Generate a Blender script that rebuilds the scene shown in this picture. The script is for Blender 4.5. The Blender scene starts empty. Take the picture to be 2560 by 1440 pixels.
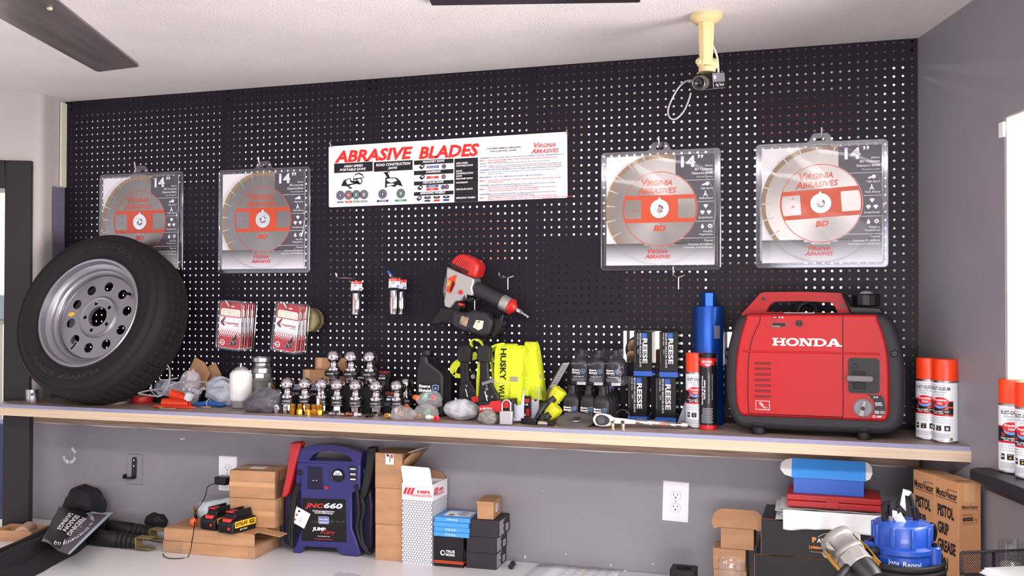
import bpy, math, random
from mathutils import Vector as V, Matrix as MX
random.seed(7)
scene = bpy.context.scene
COL = scene.collection
R = math.radians
PI = math.pi
# ------------------------------------------------------------------ camera
FPX = 2400.0
CAM = V((2.149, -3.129, 1.640))
ROT = MX.Rotation(R(17.72), 3, 'Z') @ MX.Rotation(R(90.716), 3, 'X') @ MX.Rotation(.002, 3, 'Z')
cd = bpy.data.cameras.new('camera')
cam = bpy.data.objects.new('camera', cd)
COL.objects.link(cam)
cd.sensor_width = 36.0
cd.lens = 36.0 * FPX / 2560
cd.clip_start = .05
cam.matrix_world = MX.Translation(CAM) @ ROT.to_4x4()
scene.camera = cam
# ------------------------------------------------------------------ world, daylight, exposure
vs = scene.view_settings
scene.display_settings.display_device = 'sRGB'
vs.view_transform = 'Standard'
vs.look = 'None'
vs.gamma = 1
vs.use_curve_mapping = False
vs.exposure = .20
w = bpy.data.worlds.new('sky')
scene.world = w
w.use_nodes = True
w.node_tree.nodes['Background'].inputs[0].default_value = (.86, .90, 1.0, 1)
w.node_tree.nodes['Background'].inputs[1].default_value = 1.6
scene.cycles.max_bounces = 8
scene.cycles.transparent_max_bounces = 24
scene.cycles.sample_clamp_indirect = 6
scene.cycles.caustics_reflective = False
scene.cycles.caustics_refractive = False
def area(name, loc, target, sx, sy, power, col=(1, 1, 1), spread=180):
 l = bpy.data.lights.new(name, 'AREA')
 l.shape = 'RECTANGLE'
 l.size, l.size_y, l.energy, l.color = sx, sy, power, col
 l.spread = R(spread)
 o = bpy.data.objects.new(name, l)
 COL.objects.link(o)
 o.location = loc
 o.rotation_euler = (V(target) - V(loc)).to_track_quat('-Z', 'Y').to_euler()
 return o
# daylight through the window of the right wall, through the shop front behind the camera, lamps of the rooms behind, added fills
WT = .29                                   # the right wall leans away from the pegboard's normal
_k = math.sqrt(1 + WT * WT)
_wc = V((2.438 + WT * 1.38, -1.38, 1.66)) + V((1, WT, 0)) / _k * .55
area('window_daylight', _wc, _wc - V((1, WT, .0)), 2.0, 1.1, 112, (1, .955, .93), 125)
area('shopfront_daylight', (2.9, -5.9, 1.55), (1.2, 0, 1.6), 2.3, 1.5, 54, (.96, .93, 1.0))
area('ceiling_fill', (2.7, -5.7, .85), (1.4, -1.2, 2.4), 2.6, .5, 60, (1, .96, .93))  # added light aimed upwards to brighten the ceiling
area('overhead_fill', (1.3, -2.7, 2.425), (1.3, -2.7, 0), 3.0, .3, 75, (1, .97, .94))  # added, unseen lamp that lifts the counter and floor
area('back_room_lamp', (.9, .95, 2.36), (.9, 2.1, 1.5), 3.4, .3, 230, (1, .97, .93))
area('cabinet_front_fill', (.9, .2, 2.40), (.9, .3, 0), 3.2, .08, 26, (1, .97, .93))  # added behind the board to light the cabinet and carton fronts
area('side_room_lamp', (-1.6, .9, 2.38), (-1.6, .9, 0), .8, .8, 30, (1, .98, .95))
# ------------------------------------------------------------------ pixels of the photograph to points of the place
_rt = ROT.transposed()
def ray(px, py):
 return ROT @ V(((px - 1280) / FPX, -(py - 720) / FPX, -1))
def at(px, py, y=0.0):
 d = ray(px, py)
 return CAM + d * ((y - CAM.y) / d.y)
def on(px, py, z):
 d = ray(px, py)
 return CAM + d * ((z - CAM.z) / d.z)
def deep(px, py, depth):
 return CAM + ray(px, py) * depth
def zdep(p):
 return -(_rt @ (V(p) - CAM)).z
def topz(p, py):                            # height reached above p at image row py
 q = _rt @ (V(p) - CAM)
 d = deep(1280 + FPX * q.x / -q.z, py, -q.z)
 return d.z
# ------------------------------------------------------------------ materials
def lin(c):
 c = c / 255
 return c / 12.92 if c <= .04045 else ((c + .055) / 1.055) ** 2.4
def rgb(t):
 return (lin(t[0]), lin(t[1]), lin(t[2]), 1)
MC = {}
def M(name, c, rough=.5, metal=0, bump=None, vary=None, coat=0, spec=.5, alpha=1, trans=0, grain=None, sss=0):
 if name in MC:
  return MC[name]
 m = bpy.data.materials.new(name)
 MC[name] = m
 m.use_nodes = True
 nt = m.node_tree
 b = nt.nodes['Principled BSDF']
 I = b.inputs
 if max(c) < 72 and not metal:            # dark plastics and papers
  c = tuple(v * .66 for v in c)
  spec *= .7
 I['Base Color'].default_value = rgb(c)
 I['Roughness'].default_value = rough
 I['Metallic'].default_value = metal
 I['Coat Weight'].default_value = coat
 I['Coat Roughness'].default_value = .1
 I['Specular IOR Level'].default_value = spec
 I['Alpha'].default_value = alpha
 I['Transmission Weight'].default_value = trans
 L = nt.links.new
 tc = nt.nodes.new('ShaderNodeTexCoord')
 def noise(scale, stretch=(1, 1, 1), detail=4):
  mp = nt.nodes.new('ShaderNodeMapping')
  mp.inputs['Scale'].default_value = stretch
  L(tc.outputs['Object'], mp.inputs[0])
  n = nt.nodes.new('ShaderNodeTexNoise')
  n.inputs['Scale'].default_value = scale
  n.inputs['Detail'].default_value = detail
  L(mp.outputs[0], n.inputs[0])
  return n.outputs[0]
 g = grain or vary
 if g:
  sc, amt = g[0], g[1]
  st = g[2] if len(g) > 2 else (1, 1, 1)
  c2 = g[3] if len(g) > 3 else tuple(max(0, v * (1 - amt)) for v in c)
  c1 = tuple(min(255, v * (1 + amt * .4)) for v in c) if len(g) <= 3 else c
  r = nt.nodes.new('ShaderNodeValToRGB')
  r.color_ramp.elements[0].position = .33
  r.color_ramp.elements[1].position = .67
  r.color_ramp.elements[0].color = rgb(c2)
  r.color_ramp.elements[1].color = rgb(c1)
  L(noise(sc, st), r.inputs[0])
  L(r.outputs[0], I['Base Color'])
 if bump:
  bn = nt.nodes.new('ShaderNodeBump')
  bn.inputs['Strength'].default_value = bump[1]
  bn.inputs['Distance'].default_value = bump[2] if len(bump) > 2 else .002
  L(noise(bump[0], bump[3] if len(bump) > 3 else (1, 1, 1), 2), bn.inputs['Height'])
  L(bn.outputs[0], I['Normal'])
 return m
def clear(name, tint=(1, 1, 1), base=.06, peak=.55, rough=.08, bump=None):
 """thin clear plastic: mostly see-through, glossy at grazing angles"""
 if name in MC:
  return MC[name]
 m = bpy.data.materials.new(name)
 MC[name] = m
 m.use_nodes = True
 nt = m.node_tree
 nt.nodes.clear()
 L = nt.links.new
 o = nt.nodes.new('ShaderNodeOutputMaterial')
 t = nt.nodes.new('ShaderNodeBsdfTransparent')
 t.inputs[0].default_value = (*tint, 1)
 g = nt.nodes.new('ShaderNodeBsdfGlossy')
 g.inputs['Roughness'].default_value = rough
 g.inputs[0].default_value = (.95, .95, 1, 1)
 lw = nt.nodes.new('ShaderNodeLayerWeight')
 lw.inputs[0].default_value = .35
 mr = nt.nodes.new('ShaderNodeMapRange')
 mr.inputs['To Min'].default_value = base
 mr.inputs['To Max'].default_value = peak
 pw = nt.nodes.new('ShaderNodeMath')
 pw.operation = 'POWER'
 pw.inputs[1].default_value = 2.6
 L(lw.outputs['Facing'], pw.inputs[0])
 L(pw.outputs[0], mr.inputs[0])
 mx = nt.nodes.new('ShaderNodeMixShader')
 L(mr.outputs[0], mx.inputs[0])
 L(t.outputs[0], mx.inputs[1])
 L(g.outputs[0], mx.inputs[2])
 L(mx.outputs[0], o.inputs[0])
 if bump:
  tc = nt.nodes.new('ShaderNodeTexCoord')
  n = nt.nodes.new('ShaderNodeTexNoise')
  n.inputs['Scale'].default_value = bump[0]
  L(tc.outputs['Object'], n.inputs[0])
  bn = nt.nodes.new('ShaderNodeBump')
  bn.inputs['Strength'].default_value = bump[1]
  bn.inputs['Distance'].default_value = .01
  L(n.outputs[0], bn.inputs['Height'])
  L(bn.outputs[0], g.inputs['Normal'])
  L(bn.outputs[0], lw.inputs['Normal'])
 return m
def poly_bag(name, c, op=.35, bump=(40, .8)):
 """milky thin plastic film with crinkles"""
 if name in MC:
  return MC[name]
 m = bpy.data.materials.new(name)
 MC[name] = m
 m.use_nodes = True
 nt = m.node_tree
 b = nt.nodes['Principled BSDF']
 b.inputs['Base Color'].default_value = rgb(c)
 b.inputs['Roughness'].default_value = .18
 b.inputs['Alpha'].default_value = op
 L = nt.links.new
 tc = nt.nodes.new('ShaderNodeTexCoord')
 n = nt.nodes.new('ShaderNodeTexNoise')
 n.inputs['Scale'].default_value = bump[0]
 n.inputs['Detail'].default_value = 3
 L(tc.outputs['Object'], n.inputs[0])
 bn = nt.nodes.new('ShaderNodeBump')
 bn.inputs['Strength'].default_value = bump[1]
 bn.inputs['Distance'].default_value = .006
 L(n.outputs[0], bn.inputs['Height'])
 L(bn.outputs[0], b.inputs['Normal'])
 return m
WHITE = M('white_print', (236, 234, 238), .45)
BLACK = M('black_print', (22, 20, 24), .45)
RED = M('red_print', (214, 30, 24), .42)
BLUE = M('blue_print', (40, 60, 150), .45)
GREEN = M('green_print', (40, 140, 100), .45)
GREY = M('grey_print', (120, 120, 126), .45)
ORANGE = M('orange_print', (200, 66, 16), .42)
CHROME = M('chrome', (205, 200, 205), .07, 1)
STEEL = M('steel', (168, 166, 168), .28, 1, bump=(300, .06))
ZINC = M('zinc_steel', (175, 172, 176), .36, 1)
CASTAL = M('cast_aluminium', (158, 154, 152), .45, .85, bump=(160, .15))
BRASS = M('brass', (214, 160, 62), .2, 1)
DKSTEEL = M('dark_steel', (60, 58, 62), .35, 1)
BPLAS = M('black_plastic', (26, 24, 28), .42)
BMAT = M('matt_black_plastic', (34, 32, 36), .62)
GPLAS = M('charcoal_plastic', (60, 57, 62), .5)
RUBBER = M('black_rubber', (24, 22, 24), .6)
CARD = M('cardboard', (176, 132, 96), .8, grain=(6, .10, (1, 1, 5)), bump=(200, .05))
CARDIN = M('cardboard_inside', (150, 110, 80), .85)
TAPE = M('parcel_tape', (196, 150, 108), .22)
PAPER = M('white_paper', (236, 238, 242), .6)
CLEAR = clear('clear_plastic', (.985, .985, .985), .015, .42)
RIMC = clear('clear_plastic_rim', (.97, .97, .98), .07, .7, .1)
FILM = clear('crinkled_film', (.95, .95, .96), .07, .6, .1, (45, .9))
WIRE = M('bright_wire', (196, 192, 190), .3, 1)
# ------------------------------------------------------------------ mesh builder
TXC = {}
def text_mesh(s, shear=0, bold=0, space=1.0):
 k = (s, shear, bold, space)
 if k in TXC:
  return TXC[k]
 cu = bpy.data.curves.new('t', 'FONT')
 cu.body = s
 cu.shear = shear
 cu.offset = bold
 cu.space_character = space
 cu.resolution_u = 2
 o = bpy.data.objects.new('t', cu)
 me = bpy.data.meshes.new_from_object(o)
 vs_ = [v.co.copy() for v in me.vertices]
 fs = [tuple(p.vertices) for p in me.polygons]
 bpy.data.objects.remove(o)
 bpy.data.curves.remove(cu)
 bpy.data.meshes.remove(me)
 TXC[k] = (vs_, fs)
 return TXC[k]
def fill_mesh(loops, depth=0.0):
 """flat plate bounded by outlines with holes; loops are lists of (x, y)"""
 cu = bpy.data.curves.new('p', 'CURVE')
 cu.dimensions = '2D'
 cu.fill_mode = 'BOTH'
 cu.extrude = depth / 2
 for lp in loops:
  sp = cu.splines.new('POLY')
  sp.points.add(len(lp) - 1)
  for i, p in enumerate(lp):
   sp.points[i].co = (p[0], p[1], 0, 1)
  sp.use_cyclic_u = True
 o = bpy.data.objects.new('p', cu)
 me = bpy.data.meshes.new_from_object(o)
 v = [x.co.copy() for x in me.vertices]
 f = [tuple(p.vertices) for p in me.polygons]
 bpy.data.objects.remove(o)
 bpy.data.curves.remove(cu)
 bpy.data.meshes.remove(me)
 return v, f
def circ(r, n=32, cx=0, cy=0, a0=0, ry=None):
 return [(cx + r * math.cos(a0 + 2 * PI * i / n), cy + (ry or r) * math.sin(a0 + 2 * PI * i / n)) for i in range(n)]
def rrect(w_, h, r, cx=0, cy=0, n=5):
 p = []
 for sx, sy, a in ((1, 1, 0), (-1, 1, 90), (-1, -1, 180), (1, -1, 270)):
  for i in range(n + 1):
   t = R(a + 90 * i / n)
   p.append((cx + sx * (w_ / 2 - r) + r * math.cos(t), cy + sy * (h / 2 - r) + r * math.sin(t)))
 return p
def smooth_path(pts, k=6, closed=False):
 """Catmull-Rom through pts"""
 pts = [V(p) for p in pts]
 n = len(pts)
 out = []
 for i in range(n if closed else n - 1):
  p1, p2 = pts[i], pts[(i + 1) % n]
  p0 = pts[i - 1] if (closed or i > 0) else p1
  p3 = pts[(i + 2) % n] if (closed or i + 2 < n) else p2
  for j in range(k):
   t = j / k
   out.append(.5 * ((2 * p1) + (p2 - p0) * t + (2 * p0 - 5 * p1 + 4 * p2 - p3) * t * t + (3 * p1 - p0 - 3 * p2 + p3) * t ** 3))
 if not closed:
  out.append(pts[-1])
 return out
def FR(y=0.0, x=0.0, z=0.0):      # drawing plane on a face looking to -Y
 return MX(((1, 0, 0, x), (0, 0, -1, y), (0, 1, 0, z), (0, 0, 0, 1)))
def RT(x=0.0, y=0.0, z=0.0):      # on a face looking to +X
 return MX(((0, 0, 1, x), (1, 0, 0, y), (0, 1, 0, z), (0, 0, 0, 1)))
def LF(x=0.0, y=0.0, z=0.0):      # on a face looking to -X
 return MX(((0, 0, -1, x), (-1, 0, 0, y), (0, 1, 0, z), (0, 0, 0, 1)))
def TP(z=0.0, x=0.0, y=0.0):
 return MX.Translation((x, y, z))
def ZR(a):
 return MX.Rotation(R(a), 4, 'Z')
def XR(a):
 return MX.Rotation(R(a), 4, 'X')
def YR(a):
 return MX.Rotation(R(a), 4, 'Y')
def TR(x, y, z):
 return MX.Translation((x, y, z))
def aim(p, d, up=(0, 0, 1)):
 """matrix with +Z along d at p"""
 d = V(d).normalized()
 q = d.to_track_quat('Z', 'Y')
 return MX.Translation(p) @ q.to_matrix().to_4x4()
class MB:
 def __init__(s, T=None):
  s.v, s.f, s.mi, s.mats = [], [], [], []
  s.T = T or MX()
 def add(s, vs_, fs, mat, T=None, fn=None):
  T = s.T @ T if T is not None else s.T
  b = len(s.v)
  if fn:
   vs_ = [fn(V(p)) for p in vs_]
  s.v.extend([T @ V(p) for p in vs_])
  if mat not in s.mats:
   s.mats.append(mat)
  k = s.mats.index(mat)
  flip = T.to_3x3().determinant() < 0
  for f in fs:
   f = [i + b for i in f]
   s.f.append(f[::-1] if flip else f)
   s.mi.append(k)
  return s
 def bx(s, x0, x1, y0, y1, z0, z1, mat, T=None):
  v = [(x0, y0, z0), (x1, y0, z0), (x1, y1, z0), (x0, y1, z0), (x0, y0, z1), (x1, y0, z1), (x1, y1, z1), (x0, y1, z1)]
  f = [(0, 3, 2, 1), (4, 5, 6, 7), (0, 1, 5, 4), (1, 2, 6, 5), (2, 3, 7, 6), (3, 0, 4, 7)]
  return s.add(v, f, mat, T)
 def lathe(s, prof, mat, T=None, n=32, a0=0, a1=360, fn=None):
  """prof [(r, z)] turned about Z"""
  v, f = [], []
  full = abs(a1 - a0) >= 360
  m = n if full else n + 1
  idx = []
  for (r, z) in prof:
   if r < 1e-7 and full:
    idx.append([len(v)] * m)
    v.append((0, 0, z))
   else:
    row = []
    for i in range(m):
     a = R(a0 + (a1 - a0) * i / n)
     row.append(len(v))
     v.append((r * math.cos(a), r * math.sin(a), z))
    idx.append(row)
  for j in range(len(prof) - 1):
   A, B = idx[j], idx[j + 1]
   for i in range(n):
    k = (i + 1) % m
    q = [A[i], A[k], B[k], B[i]]
    q = [x for t, x in enumerate(q) if x not in q[:t]]
    if len(q) > 2:
     f.append(q)
  return s.add(v, f, mat, T, fn)
 def cyl(s, r, z0, z1, mat, T=None, n=24, r2=None, bev=0):
  r2 = r if r2 is None else r2
  if bev:
   return s.lathe([(0, z0), (r - bev, z0), (r, z0 + bev), (r2, z1 - bev), (r2 - bev, z1), (0, z1)], mat, T, n)
  return s.lathe([(0, z0), (r, z0), (r2, z1), (0, z1)], mat, T, n)
 def sph(s, r, mat, T=None, n=24, m=14, sz=1.0):
  return s.lathe([(r * math.sin(PI * i / m), -r * sz * math.cos(PI * i / m)) for i in range(m + 1)], mat, T, n)
 def tor(s, R0, r, mat, T=None, n=32, m=10, a0=0, a1=360):
  return s.lathe([(R0 + r * math.cos(2 * PI * i / m), r * math.sin(2 * PI * i / m)) for i in range(m + 1)], mat, T, n, a0, a1)
 def tube(s, pts, r, mat, n=8, closed=False, T=None, flat=None):
  """round (or flat: (half width, half thickness)) bar along pts; r may be a list"""
  pts = [V(p) for p in pts]
  N = len(pts)
  v, f = [], []
  nrm = None
  for i, p in enumerate(pts):
   if closed:
    t = pts[(i + 1) % N] - pts[i - 1]
   else:
    t = pts[min(i + 1, N - 1)] - pts[max(i - 1, 0)]
   t = t.normalized() if t.length > 1e-9 else V((0, 0, 1))
   if nrm is None:
    a = V((0, 0, 1)) if abs(t.z) < .9 else V((1, 0, 0))
    nrm = (a - t * a.dot(t)).normalized()
   else:
    nrm = (nrm - t * nrm.dot(t)).normalized()
   bn = t.cross(nrm)
   rr = r[i] if isinstance(r, (list, tuple)) else r
   for k in range(n):
    a = 2 * PI * (k + .5 * (n == 4)) / n
    if flat:
     q = p + bn * (flat[0] * (1 if math.cos(a) > 0 else -1)) + nrm * (flat[1] * (1 if math.sin(a) > 0 else -1))
    else:
     q = p + bn * (rr * math.cos(a)) + nrm * (rr * math.sin(a))
    v.append(q)
  for i in range(N if closed else N - 1):
   j = (i + 1) % N
   for k in range(n):
    l = (k + 1) % n
    f.append((i * n + k, i * n + l, j * n + l, j * n + k))
  if not closed:
   f.append(tuple(range(n))[::-1])
   f.append(tuple((N - 1) * n + k for k in range(n)))
  return s.add(v, f, mat, T)
 def prism(s, poly, z0, z1, mat, T=None, fn=None, top=1.0):
  n = len(poly)
  cx = sum(p[0] for p in poly) / n
  cy = sum(p[1] for p in poly) / n
  v = [(p[0], p[1], z0) for p in poly] + [(cx + (p[0] - cx) * top, cy + (p[1] - cy) * top, z1) for p in poly]
  ar = sum(poly[i][0] * poly[(i + 1) % n][1] - poly[(i + 1) % n][0] * poly[i][1] for i in range(n))
  b, t = tuple(range(n)), tuple(range(n, 2 * n))
  f = [(i, (i + 1) % n, n + (i + 1) % n, n + i) for i in range(n)]
  if ar < 0:
   f = [x[::-1] for x in f] + [b, t[::-1]]
  else:
   f = f + [b[::-1], t]
  return s.add(v, f, mat, T, fn)
 def plate(s, loops, d, mat, T=None, fn=None):
  v, f = fill_mesh(loops, d)
  return s.add(v, f, mat, T, fn)
 def flat(s, poly, mat, T=None, fn=None):
  return s.add([(p[0], p[1], p[2] if len(p) > 2 else 0) for p in poly], [tuple(range(len(poly)))], mat, T, fn)
 def rect(s, x0, x1, y0, y1, mat, T=None, fn=None, z=0.0, nx=1):
  v, f = [], []
  for i in range(nx + 1):
   x = x0 + (x1 - x0) * i / nx
   v += [(x, y0, z), (x, y1, z)]
  for i in range(nx):
   f.append((2 * i, 2 * i + 2, 2 * i + 3, 2 * i + 1))
  return s.add(v, f, mat, T, fn)
 def grid(s, nx, ny, fn, mat, T=None, closed=False):
  v = [fn(i / nx, j / ny) for j in range(ny + 1) for i in range(nx + 1)]
  f = [(j * (nx + 1) + i, j * (nx + 1) + i + 1, (j + 1) * (nx + 1) + i + 1, (j + 1) * (nx + 1) + i) for j in range(ny) for i in range(nx)]
  return s.add(v, f, mat, T)
 def oval(s, cx, cy, a, b, mat, fn, n=24):
  v, f = [], []
  for i in range(n + 1):
   x = -math.cos(PI * i / n)
   h = math.sqrt(max(0, 1 - x * x))
   v += [(cx + a * x, cy - b * h, 0), (cx + a * x, cy + b * h, 0)]
  for i in range(n):
   f.append((2 * i, 2 * i + 2, 2 * i + 3, 2 * i + 1))
  return s.add(v, f, mat, None, fn)
 def strip(s, p, q, mat, fn, n=10):
  """band between the lower edge p and the upper edge q"""
  v, f = [], []
  for i in range(n + 1):
   t = i / n
   for e in (p, q):
    v.append((e[0][0] + (e[1][0] - e[0][0]) * t, e[0][1] + (e[1][1] - e[0][1]) * t, 0))
  for i in range(n):
   f.append((2 * i, 2 * i + 2, 2 * i + 3, 2 * i + 1))
  return s.add(v, f, mat, None, fn)
 def tx(s, t, x, y, h, mat, T=None, w=None, al='L', shear=0, bold=0, rot=0, fn=None, space=1.0, z=0.0):
  """writing: cap height h, optional total width w, baseline at y"""
  vs_, fs = text_mesh(t, shear, bold, space)
  if not vs_:
   return s
  hv = text_mesh('H', 0, 0)[0]
  ch = max(p.y for p in hv)
  sy = h / (ch + 2 * bold)
  y += bold * sy
  x0, x1 = min(p.x for p in vs_), max(p.x for p in vs_)
  sx = (w / (x1 - x0)) if w else sy
  W = (x1 - x0) * sx
  ox = {'L': 0, 'C': -W / 2, 'R': -W}[al]
  c, sn = math.cos(R(rot)), math.sin(R(rot))
  out = []
  for p in vs_:
   a, b = (p.x - x0) * sx + ox, p.y * sy
   out.append((x + a * c - b * sn, y + a * sn + b * c, z))
  return s.add(out, fs, mat, T, fn)
 def build(s, name, parent=None, smooth=38, bevel=0, seg=2, sub=0, solid=0, lim=30, weld=False):
  me = bpy.data.meshes.new(name)
  me.from_pydata([tuple(p) for p in s.v], [], [tuple(f) for f in s.f])
  for m in s.mats:
   me.materials.append(m)
  me.polygons.foreach_set('material_index', s.mi)
  if smooth:
   me.polygons.foreach_set('use_smooth', [True] * len(me.polygons))
   me.set_sharp_from_angle(angle=R(smooth))
  me.update()
  o = bpy.data.objects.new(name, me)
  COL.objects.link(o)
  if parent is not None:
   o.parent = parent
  if solid:
   md = o.modifiers.new('solid', 'SOLIDIFY')
   md.thickness = solid
   md.offset = 0
  if bevel:
   md = o.modifiers.new('bevel', 'BEVEL')
   md.width = bevel
   md.segments = seg
   md.limit_method = 'ANGLE'
   md.angle_limit = R(lim)
  if sub:
   md = o.modifiers.new('sub', 'SUBSURF')
   md.levels = md.render_levels = sub
  return o
def tag(o, label, cat, group=None):
 o['label'] = label
 o['category'] = cat
 if group:
  o['group'] = group
 return o
def struct(o):
 o['kind'] = 'structure'
 return o
def thing(name, label, cat, loc=(0, 0, 0), rot=0, group=None, mat=None):
 o = bpy.data.objects.new(name, None)
 COL.objects.link(o)
 o.empty_display_size = .05
 if mat is not None:
  o.matrix_world = mat
 else:
  o.location = loc
  o.rotation_euler = (0, 0, R(rot))
 return tag(o, label, cat, group)
def dup(root, loc, rot=None, label=None, mat=None):
 r = root.copy()
 COL.objects.link(r)
 if mat is not None:
  r.matrix_world = mat
 else:
  r.location = loc
  if rot is not None:
   r.rotation_euler = (0, 0, R(rot))
 if label:
  r['label'] = label
 kids = [o for o in bpy.data.objects if o.parent == root]
 for ch in kids:
  c = ch.copy()
  COL.objects.link(c)
  c.parent = r
  for g in [o for o in bpy.data.objects if o.parent == ch]:
   d = g.copy()
   COL.objects.link(d)
   d.parent = c
 return r
def base2(a, b, z):
 """front bottom edge from two pixels on a level surface: origin, angle, width"""
 A, B = on(a[0], a[1], z), on(b[0], b[1], z)
 d = B - A
 return A, math.degrees(math.atan2(d.y, d.x)), d.length
ZS, ZC, ZT = 1.2514, .751, 2.435          # shelf top, counter top, ceiling
IN = .0254
# ------------------------------------------------------------------ the room
PW = M('purple_grey_paint', (136, 131, 137), .5, vary=(2.2, .05), bump=(90, .12, .002))
PWL = M('warm_grey_paint', (172, 164, 164), .5, vary=(2.0, .04), bump=(70, .15, .002))
CEIL = M('textured_ceiling_paint', (232, 224, 226), .75, bump=(230, .9, .005), vary=(3, .03))
BPAINT = M('black_trim_paint', (36, 30, 36), .45)
BOARD = M('black_pegboard_paint', (40, 32, 48), .5, spec=.25)
PINE = M('pine_stud', (112, 82, 66), .7, grain=(8, .2, (1, 1, .1)))
OAK = M('oak_laminate', (200, 176, 150), .42, grain=(60, .09, (.06, 1, 6)))
SHTOP = M('dusty_shelf_laminate', (150, 130, 122), .5, vary=(14, .12))
EDGE = M('edge_band_sky_tint', (146, 146, 176), .3)  # bluish sky reflection on the chamfer is put into this colour
COUNTER = M('white_counter_laminate', (216, 214, 218), .3, vary=(1.5, .02))
FLOORM = M('grey_floor_tile', (186, 180, 172), .5, vary=(3, .1))
REVEAL = M('cream_plaster', (216, 211, 192), .6, bump=(18, .6, .01), vary=(6, .04))
BWALL = M('white_back_room_paint', (242, 238, 232), .7)
WX = 2.438                                  # pegboard / right wall corner
def wallx(t):
 return WX + WT * t
wn = V((-1, -WT, 0)).normalized()           # right wall normal, into the room
wd = V((WT, -1, 0)).normalized()            # along the right wall, towards the camera
# lower part of the back wall, under the shelf
mb = MB()
mb.bx(at(28, 1200, .004).x, WX + .02, .004, .05, 0, ZS, PW)
struct(mb.build('wall_back'))
mb = MB()
mb.bx(-2.4, 4.6, -6.2, 2.2, -.05, 0, FLOORM)
struct(mb.build('floor'))
mb = MB()
mb.bx(-2.6, 4.8, -6.4, 2.4, ZT, ZT + .06, CEIL)
struct(mb.build('ceiling'))
# right wall with its window opening
W0, W1, WZ0, WZ1 = .51, 2.25, 1.219, 2.094
RW = MX(((wd.x, wn.x, 0, WX), (wd.y, wn.y, 0, 0), (0, 0, 1, 0), (0, 0, 0, 1)))   # local x along the wall, y into the room
k = 1 / math.sqrt(1 + WT * WT)
A0, A1 = W0 / k, W1 / k
mb = MB(RW)
TH_ = .16
mb.bx(-.6, A0, -TH_, 0, 0, ZT, PW)
mb.bx(A1, 6.3, -TH_, 0, 0, ZT, PW)
mb.bx(A0, A1, -TH_, 0, 0, WZ0 - .03, PW)
mb.bx(A0, A1, -TH_, 0, WZ1, ZT, PW)
wr = struct(mb.build('wall_right'))
mb = MB(RW)
e = .003
mb.bx(A0 - e, A0 + .004, -TH_ - .01, -.004, WZ0, WZ1, REVEAL)
mb.bx(A1 - .004, A1 + e, -TH_ - .01, -.004, WZ0, WZ1, REVEAL)
mb.bx(A0, A1, -TH_ - .01, -.004, WZ1 - .004, WZ1 + e, REVEAL)
o = struct(mb.build('trim_1'))
WFR = M('white_window_frame', (238, 236, 232), .4)
mb = MB(RW)
for z in (WZ0, WZ1 - .05):
 mb.bx(A0, A1, -TH_ - .03, -TH_ + .01, z, z + .05, WFR)
for x in (A0, (A0 + A1) / 2 - .025, A1 - .05):
 mb.bx(x, x + .05, -TH_ - .03, -TH_ + .01, WZ0, WZ1, WFR)
wf = struct(mb.build('window_1', bevel=.004))
mb = MB(RW)
mb.bx(A0, A1, -TH_ - .012, -TH_ - .008, WZ0, WZ1, clear('window_glass', (1, 1, 1), .03, .4, .02))
mb.build('window_pane', wf)
SILL = M('black_sill_paint', (44, 40, 46), .45)
mb = MB(RW)
mb.prism([(A0 - .075, 0), (A0 - .075, .045), (A0 - .06, .062), (A1 + .09, .062), (A1 + .09, 0)], WZ0 - .03, WZ0, SILL)
mb.bx(A0, A1, -TH_, 0, WZ0 - .03, WZ0, SILL)
mb.bx(A0 - .055, A1 + .07, 0, .03, WZ0 - .052, WZ0 - .03, SILL)
struct(mb.build('trim_2', bevel=.006, seg=3))
# front wall with shop-front openings behind the camera
mb = MB()
xs = [-2.4, -1.2, -1.1, .85, .95, 2.9, 3.0, 4.6]
mb.bx(-2.4, 4.6, -6.3, -6.2, 0, .75, PWL)
mb.bx(-2.4, 4.6, -6.3, -6.2, 2.35, ZT, PWL)
for a, b in ((-2.4, 1.7), (2.88, 2.98), (4.15, 4.6)):
 mb.bx(a, b, -6.3, -6.2, .75, 2.35, PWL)
struct(mb.build('wall_front'))
mb = MB()
for a, b in ((1.7, 2.88), (2.98, 4.15)):
 mb.bx(a, b, -6.27, -6.23, .75, .81, BPAINT)
 mb.bx(a, b, -6.27, -6.23, 2.29, 2.35, BPAINT)
 for x in (a, (a + b) / 2 - .03, b - .06):
  mb.bx(x, x + .06, -6.27, -6.23, .75, 2.35, BPAINT)
struct(mb.build('window_2'))
# left: a short return, a wall facing the room with a black framed doorway
LA, LB, LC = V((-.7462, 0, 0)), V((-.7183, -.1477, 0)), V((-.8512, -.2189, 0))
dl = (LC - LB).normalized()
nl = V((-dl.y, dl.x, 0))                     # into the room
if nl.y > 0:
 nl = -nl
PF = at(72, 700, -.19)
sF = (PF - LB).dot(dl)                       # start of the frame along the wall
LW = MX(((dl.x, nl.x, 0, LB.x), (dl.y, nl.y, 0, LB.y), (0, 0, 1, 0), (0, 0, 0, 1)))
DZ = 2.172
mb = MB()
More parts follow.
